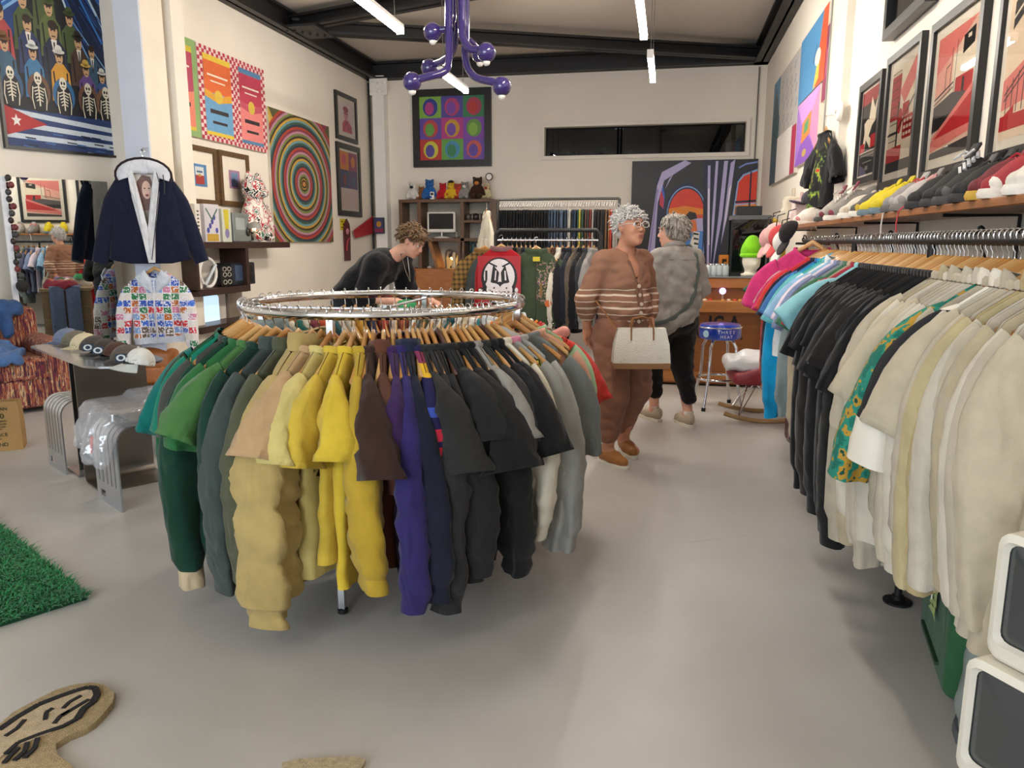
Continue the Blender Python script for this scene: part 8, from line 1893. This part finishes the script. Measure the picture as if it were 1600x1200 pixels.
    q = b.matrix_basis.inverted() @ (t.matrix_basis @ Vector((.235, .06, 1.03))); q2 = b.matrix_basis.inverted() @ (t.matrix_basis @ Vector((.20, -.12, 1.12)))
    MB().tube([(-.165, 0, .255), q, q2], .008, 6, flat=(1.4, .5)).build('shoulder_strap', ST, b, smooth=True)
    return t
woman_brown()

# ---------------------------------------------------------------- woman in grey shirt, seen from behind
def woman_grey():
    t = thing('person', 'person in loose grey shirt and black cropped trousers seen from behind', 'person', (.055, 6.12, 0), .55)
    HT = Matrix.Translation((-.01, .05, 1.502)) @ Matrix.Rotation(.72, 4, 'Z') @ Matrix.Rotation(-.08, 4, 'X')
    fL, fR = Vector((-.075, .16, 0)), Vector((.075, -.10, 0)); kL, kR = Vector((-.095, .13, .46)), Vector((.095, .0, .46)); aL, aR = fL+Vector((0, -.05, .09)), fR+Vector((0, -.05, .09))
    shR, shL = Vector((.160, -.015, 1.295)), Vector((-.160, -.015, 1.295)); elR, elL = Vector((.24, -.0, 1.06)), Vector((-.255, -.01, 1.06)); wrR, wrL = Vector((.13, .22, 1.06)), Vector((-.21, .20, 1.10))
    P = [('e', (0, 0, .90), (.17, .125, .11), None, .02), ('e', (0, 0, 1.03), (.15, .11, .12), None, .05), ('e', (0, .0, 1.20), (.165, .112, .15), None, .06), ('c', shL, shR, .055, .055, .05), ('c', (0, -.005, 1.33), (-.004, .028, 1.43), .060, .052, .03),
         ('c', (.09, 0, .86), kR, .088, .062, .04), ('c', kR, aR, .058, .036, .02), ('c', (-.09, 0, .86), kL, .088, .062, .04), ('c', kL, aL, .058, .036, .02), ('c', aR, fR+Vector((0, .08, .04)), .036, .03, .02), ('c', aL, fL+Vector((0, .08, .04)), .036, .03, .02),
         ('c', shR, elR, .05, .042, .03), ('c', elR, wrR, .04, .026, .01), ('c', shL, elL, .05, .042, .03), ('c', elL, wrL, .04, .026, .01)]
    P += tp(head_prims(), HT) + tp(hand_prims(-1, .8), frame_at(wrR, (-.5, 1, .1))) + tp(hand_prims(1, .8), frame_at(wrL, (.2, 1, .2)))
    soft_obj('body', P, .0065, SKIN2, t)
    face_parts(t, HT, M('#8d8076'), M('#b06a60', rough=.45))
    HM = hairmat('#5a544e', '#bdb5aa', 70)
    soft_obj('hair', tp([('e', (0, -.028, .040), (.088, .100, .090), None, 0), ('e', (0, -.075, -.025), (.076, .056, .078), None, .04), ('e', (-.06, -.02, -.02), (.03, .05, .05), None, .03), ('e', (.06, -.02, -.02), (.03, .05, .05), None, .03), ('-e', (0, .108, -.045), (.076, .072, .105), None, .012)], HT), .008, HM, t)
    locks(t, HT, HM, lambda d: (d.z > .1 and d.y < .75) or (d.y < .1 and d.z > -.75), 7, 200, .034, .006, .7, -.25)
    for s in (-1, 1): MB().ball(HT @ Vector((s*.083, .0, -.042)), .006, 8, 5).build('earring', M('#c9a24a', metal=1., rough=.3), t)
    BP = FAB('#151416', fold=.4)
    soft_obj('cropped_trousers', [('e', (0, 0, .90), (.185, .145, .12), None, .02), ('e', (0, -.02, .82), (.19, .15, .12), None, .05), ('c', (.095, 0, .80), kR, .11, .085, .04), ('c', kR, aR+Vector((0, 0, .14)), .085, .06, .03), ('c', (-.095, 0, .80), kL, .11, .085, .04), ('c', kL, aL+Vector((0, 0, .14)), .085, .06, .03)], .011, BP, t, warp=wrinkle(9, .018, 8))
    GS = FAB('#9c9892', fold=.9, fs=6, var=.14)
    hemL = Vector((-.06, -.02, .70))
    fo, foL = elR.lerp(wrR, .35), elL.lerp(wrL, .45)
    so = soft_obj('shirt', [('e', (0, -.005, 1.16), (.21, .155, .24), None, .02), ('e', (0, -.01, .98), (.225, .175, .20), None, .06), ('e', (-.03, -.02, .84), (.215, .165, .13), None, .05), ('c', (-.10, -.03, .84), (-.12, -.05, .76), .09, .06, .05), ('c', shL+Vector((.02, 0, .01)), shR+Vector((-.02, 0, .01)), .062, .062, .06), ('c', shR, elR, .074, .076, .04), ('c', elR, fo, .075, .062, .02), ('c', shL, elL, .074, .076, .04), ('c', elL, foL, .075, .064, .02),
              ('-b', (.15, 0, .70), (.16, .3, .13), 0, (0, -.32, 0), .01), ('-c', (0, .03, 1.385), (0, .05, 1.52), .066, .085, .008)], .009, GS, t, warp=wrinkle(7, .028, 11))
    MB().tube([(.072*math.cos(2*PI*k/20), .018+.075*math.sin(2*PI*k/20), 1.392-.02*math.sin(2*PI*k/20)) for k in range(20)], .014, 8, loop=True, flat=(.7, 1.4)).build('collar', GS, so, smooth=True)
    for e_, f_ in ((elL, foL), (elR, fo)): MB().tube([e_.lerp(f_, .75), e_.lerp(f_, 1.06)], [.07, .066], 14).build('cuff', GS, so, smooth=True)
    bv = bvh(so)
    def backp(x, z, off=.004):
        h = bv.ray_cast(Vector((x, -1, z)), Vector((0, 1, 0)))[0]; return Vector((x, (h.y if h else -.1)-off, z))
    MB().tube([backp(-.12, 1.29), backp(0, 1.285), backp(.12, 1.29)], .004, 5).build('yoke_seam', FAB('#85817b'), so)
    cb_ = thing('crossbody_bag', 'small teal crossbody bag with grey strap worn by the person in grey', 'bag'); cb_.matrix_basis = t.matrix_basis.copy()
    MB().tube([(.115, .06, 1.385), (.12, 0, 1.40)] + [backp(x, z) for x, z in ((.12, 1.33), (.115, 1.26), (.11, 1.19), (.095, 1.12), (.07, 1.04), (.03, .97), (-.03, .91), (-.1, .86), (-.16, .83))] + [(-.25, -.08, .80), (-.27, .03, .79)], .011, 6, flat=(1.5, .4)).build('strap', FAB('#5a625e'), cb_, smooth=True)
    soft_obj('pouch', [('b', (-.255, .08, .73), (.012, .09, .07), .02, None, 0)], .011, FAB('#4a6a6c'), cb_)
    for f, a in ((fL, .1), (fR, -.1)): slipper(t, 'sneaker', Rz(f, a), M('#b3a48e', rough=.75, var=.1), M('#d8d0c0', rough=.6), M('#cfc6b6'))
    for a_ in (aL, aR): MB().tube([a_+Vector((0, 0, .0)), a_+Vector((0, 0, .03))], [.041, .04], 12).build('sock', FAB('#d8d4cc'), t, smooth=True)
    ph = thing('phone', 'dark phone held in the hand of the person in grey', 'phone'); ph.location = t.matrix_basis @ (wrL+Vector((.01, .10, .05))); ph.rotation_euler = (.5, 0, .55); MB().box((0, 0, 0), (.07, .009, .14), bev=.004).build('case', BLACK, ph); MB().box((0, -.005, 0), (.062, .001, .128)).build('screen', M('#22252b', rough=.1, var=0), ph)
    return t
woman_grey()

# ---------------------------------------------------------------- young man bending over the table
def man():
    hp = at_y(528, 455, 6.15)
    t = thing('person', 'person in black tee bending over the table behind the round rack', 'person', (hp.x+.11, 6.15, 0), -1.72)
    HT = Matrix.Translation((0, .60, 1.425)) @ Matrix.Rotation(-.05, 4, 'Z') @ Matrix.Rotation(-.55, 4, 'X')
    hip = Vector((0, 0, .96)); w = Vector((0, .12, 1.08)); ch = Vector((0, .27, 1.20)); ne = Vector((0, .44, 1.31))
    shR, shL = Vector((.19, .37, 1.235)), Vector((-.19, .39, 1.27)); elR, elL = Vector((.26, .28, .98)), Vector((-.24, .42, 1.0)); wrR, wrL = Vector((.21, .56, .95)), Vector((-.16, .66, .94))
    rot = (-.9, 0, 0)
    P = [('e', tuple(hip), (.165, .12, .12), None, .03), ('e', tuple(w), (.145, .11, .14), rot, .06), ('e', tuple(ch), (.17, .115, .17), rot, .06), ('c', shL, shR, .058, .058, .06), ('c', ne, HT @ Vector((0, -.02, -.06)), .062, .052, .03),
         ('c', (.09, 0, .92), (.11, .04, .5), .085, .062, .04), ('c', (.11, .04, .5), (.11, -.02, .09), .058, .04, .02), ('c', (-.09, 0, .92), (-.11, .04, .5), .085, .062, .04), ('c', (-.11, .04, .5), (-.11, -.02, .09), .058, .04, .02), ('c', (.11, -.02, .08), (.11, .12, .04), .038, .03, .02), ('c', (-.11, -.02, .08), (-.11, .12, .04), .038, .03, .02),
         ('c', shR, elR, .05, .044, .03), ('c', elR, wrR, .042, .028, .01), ('c', shL, elL, .05, .044, .03), ('c', elL, wrL, .042, .028, .01)]
    P += tp(head_prims(), HT) + tp(hand_prims(-1, .5), frame_at(wrR, (-.1, 1, -.25))) + tp(hand_prims(1, .5), frame_at(wrL, (.1, 1, -.3)))
    soft_obj('body', P, .0068, SKIN2, t)
    face_parts(t, HT, M('#5a3f2c'), M('#c07a70', rough=.45))
    HM = hairmat('#3f2c1e', '#8a6a48', 60)
    soft_obj('hair', tp([('e', (0, -.02, .052), (.088, .104, .088), None, 0), ('e', (0, -.07, .0), (.074, .05, .065), None, .04), ('e', (0, .06, .085), (.06, .045, .035), None, .04), ('-e', (0, .115, -.04), (.078, .07, .098), None, .012), ('-e', (-.09, .02, -.035), (.03, .035, .04), None, .01), ('-e', (.09, .02, -.035), (.03, .035, .04), None, .01)], HT), .008, HM, t)
    locks(t, HT, HM, lambda d: (d.z > .0 and d.y < .85) or (d.y < -.1 and d.z > -.5), 9, 340, .045, .0058, .2, .15)
    TB = FAB('#131316', fold=.5, fs=6)
    so = soft_obj('tee', [('e', (0, .02, 1.0), (.20, .15, .12), None, .02), ('e', tuple(w), (.205, .155, .17), rot, .06), ('e', tuple(ch), (.215, .155, .2), rot, .06), ('c', shL+Vector((.02, 0, .01)), shR+Vector((-.02, 0, .01)), .078, .078, .06), ('c', shR, elR, .095, .09, .05), ('c', elR, elR.lerp(wrR, .15), .085, .08, .02), ('c', shL, elL, .095, .09, .05),
              ('-c', ne+Vector((0, .03, .02)), ne+Vector((0, .16, .08)), .066, .08, .008), ('-b', (0, 0, .78), (.3, .3, .12), 0, None, .01)], .010, TB, t, warp=wrinkle(7, .02, 15))
    soft_obj('trousers', [('e', (0, 0, .94), (.18, .14, .12), None, .02), ('c', (.095, 0, .88), (.115, .04, .5), .11, .09, .04), ('c', (.115, .04, .5), (.115, -.01, .12), .09, .08, .03), ('c', (-.095, 0, .88), (-.115, .04, .5), .11, .09, .04), ('c', (-.115, .04, .5), (-.115, -.01, .12), .09, .08, .03)], .012, FAB('#20232c'), t, warp=wrinkle(8, .02, 17))
    MB().tube([tuple(ne+Vector((.055*math.cos(a), .03+.03*math.sin(a)+.05, .02+.0*a))) for a in [PI*k/8 for k in range(9)]] + [(-.03, .55, 1.18), (0, .57, 1.10), (.03, .55, 1.18)], .0035, 5, loop=True).build('necklace', M('#b9b6b0', metal=1., rough=.3), t)
    for s in (-1, 1): slipper(t, 'sneaker', Rz((s*.11, .03, 0), 0), M('#2a2a2c', rough=.6), M('#d8d0c0'), M('#cfc6b6'))
    return t
man()
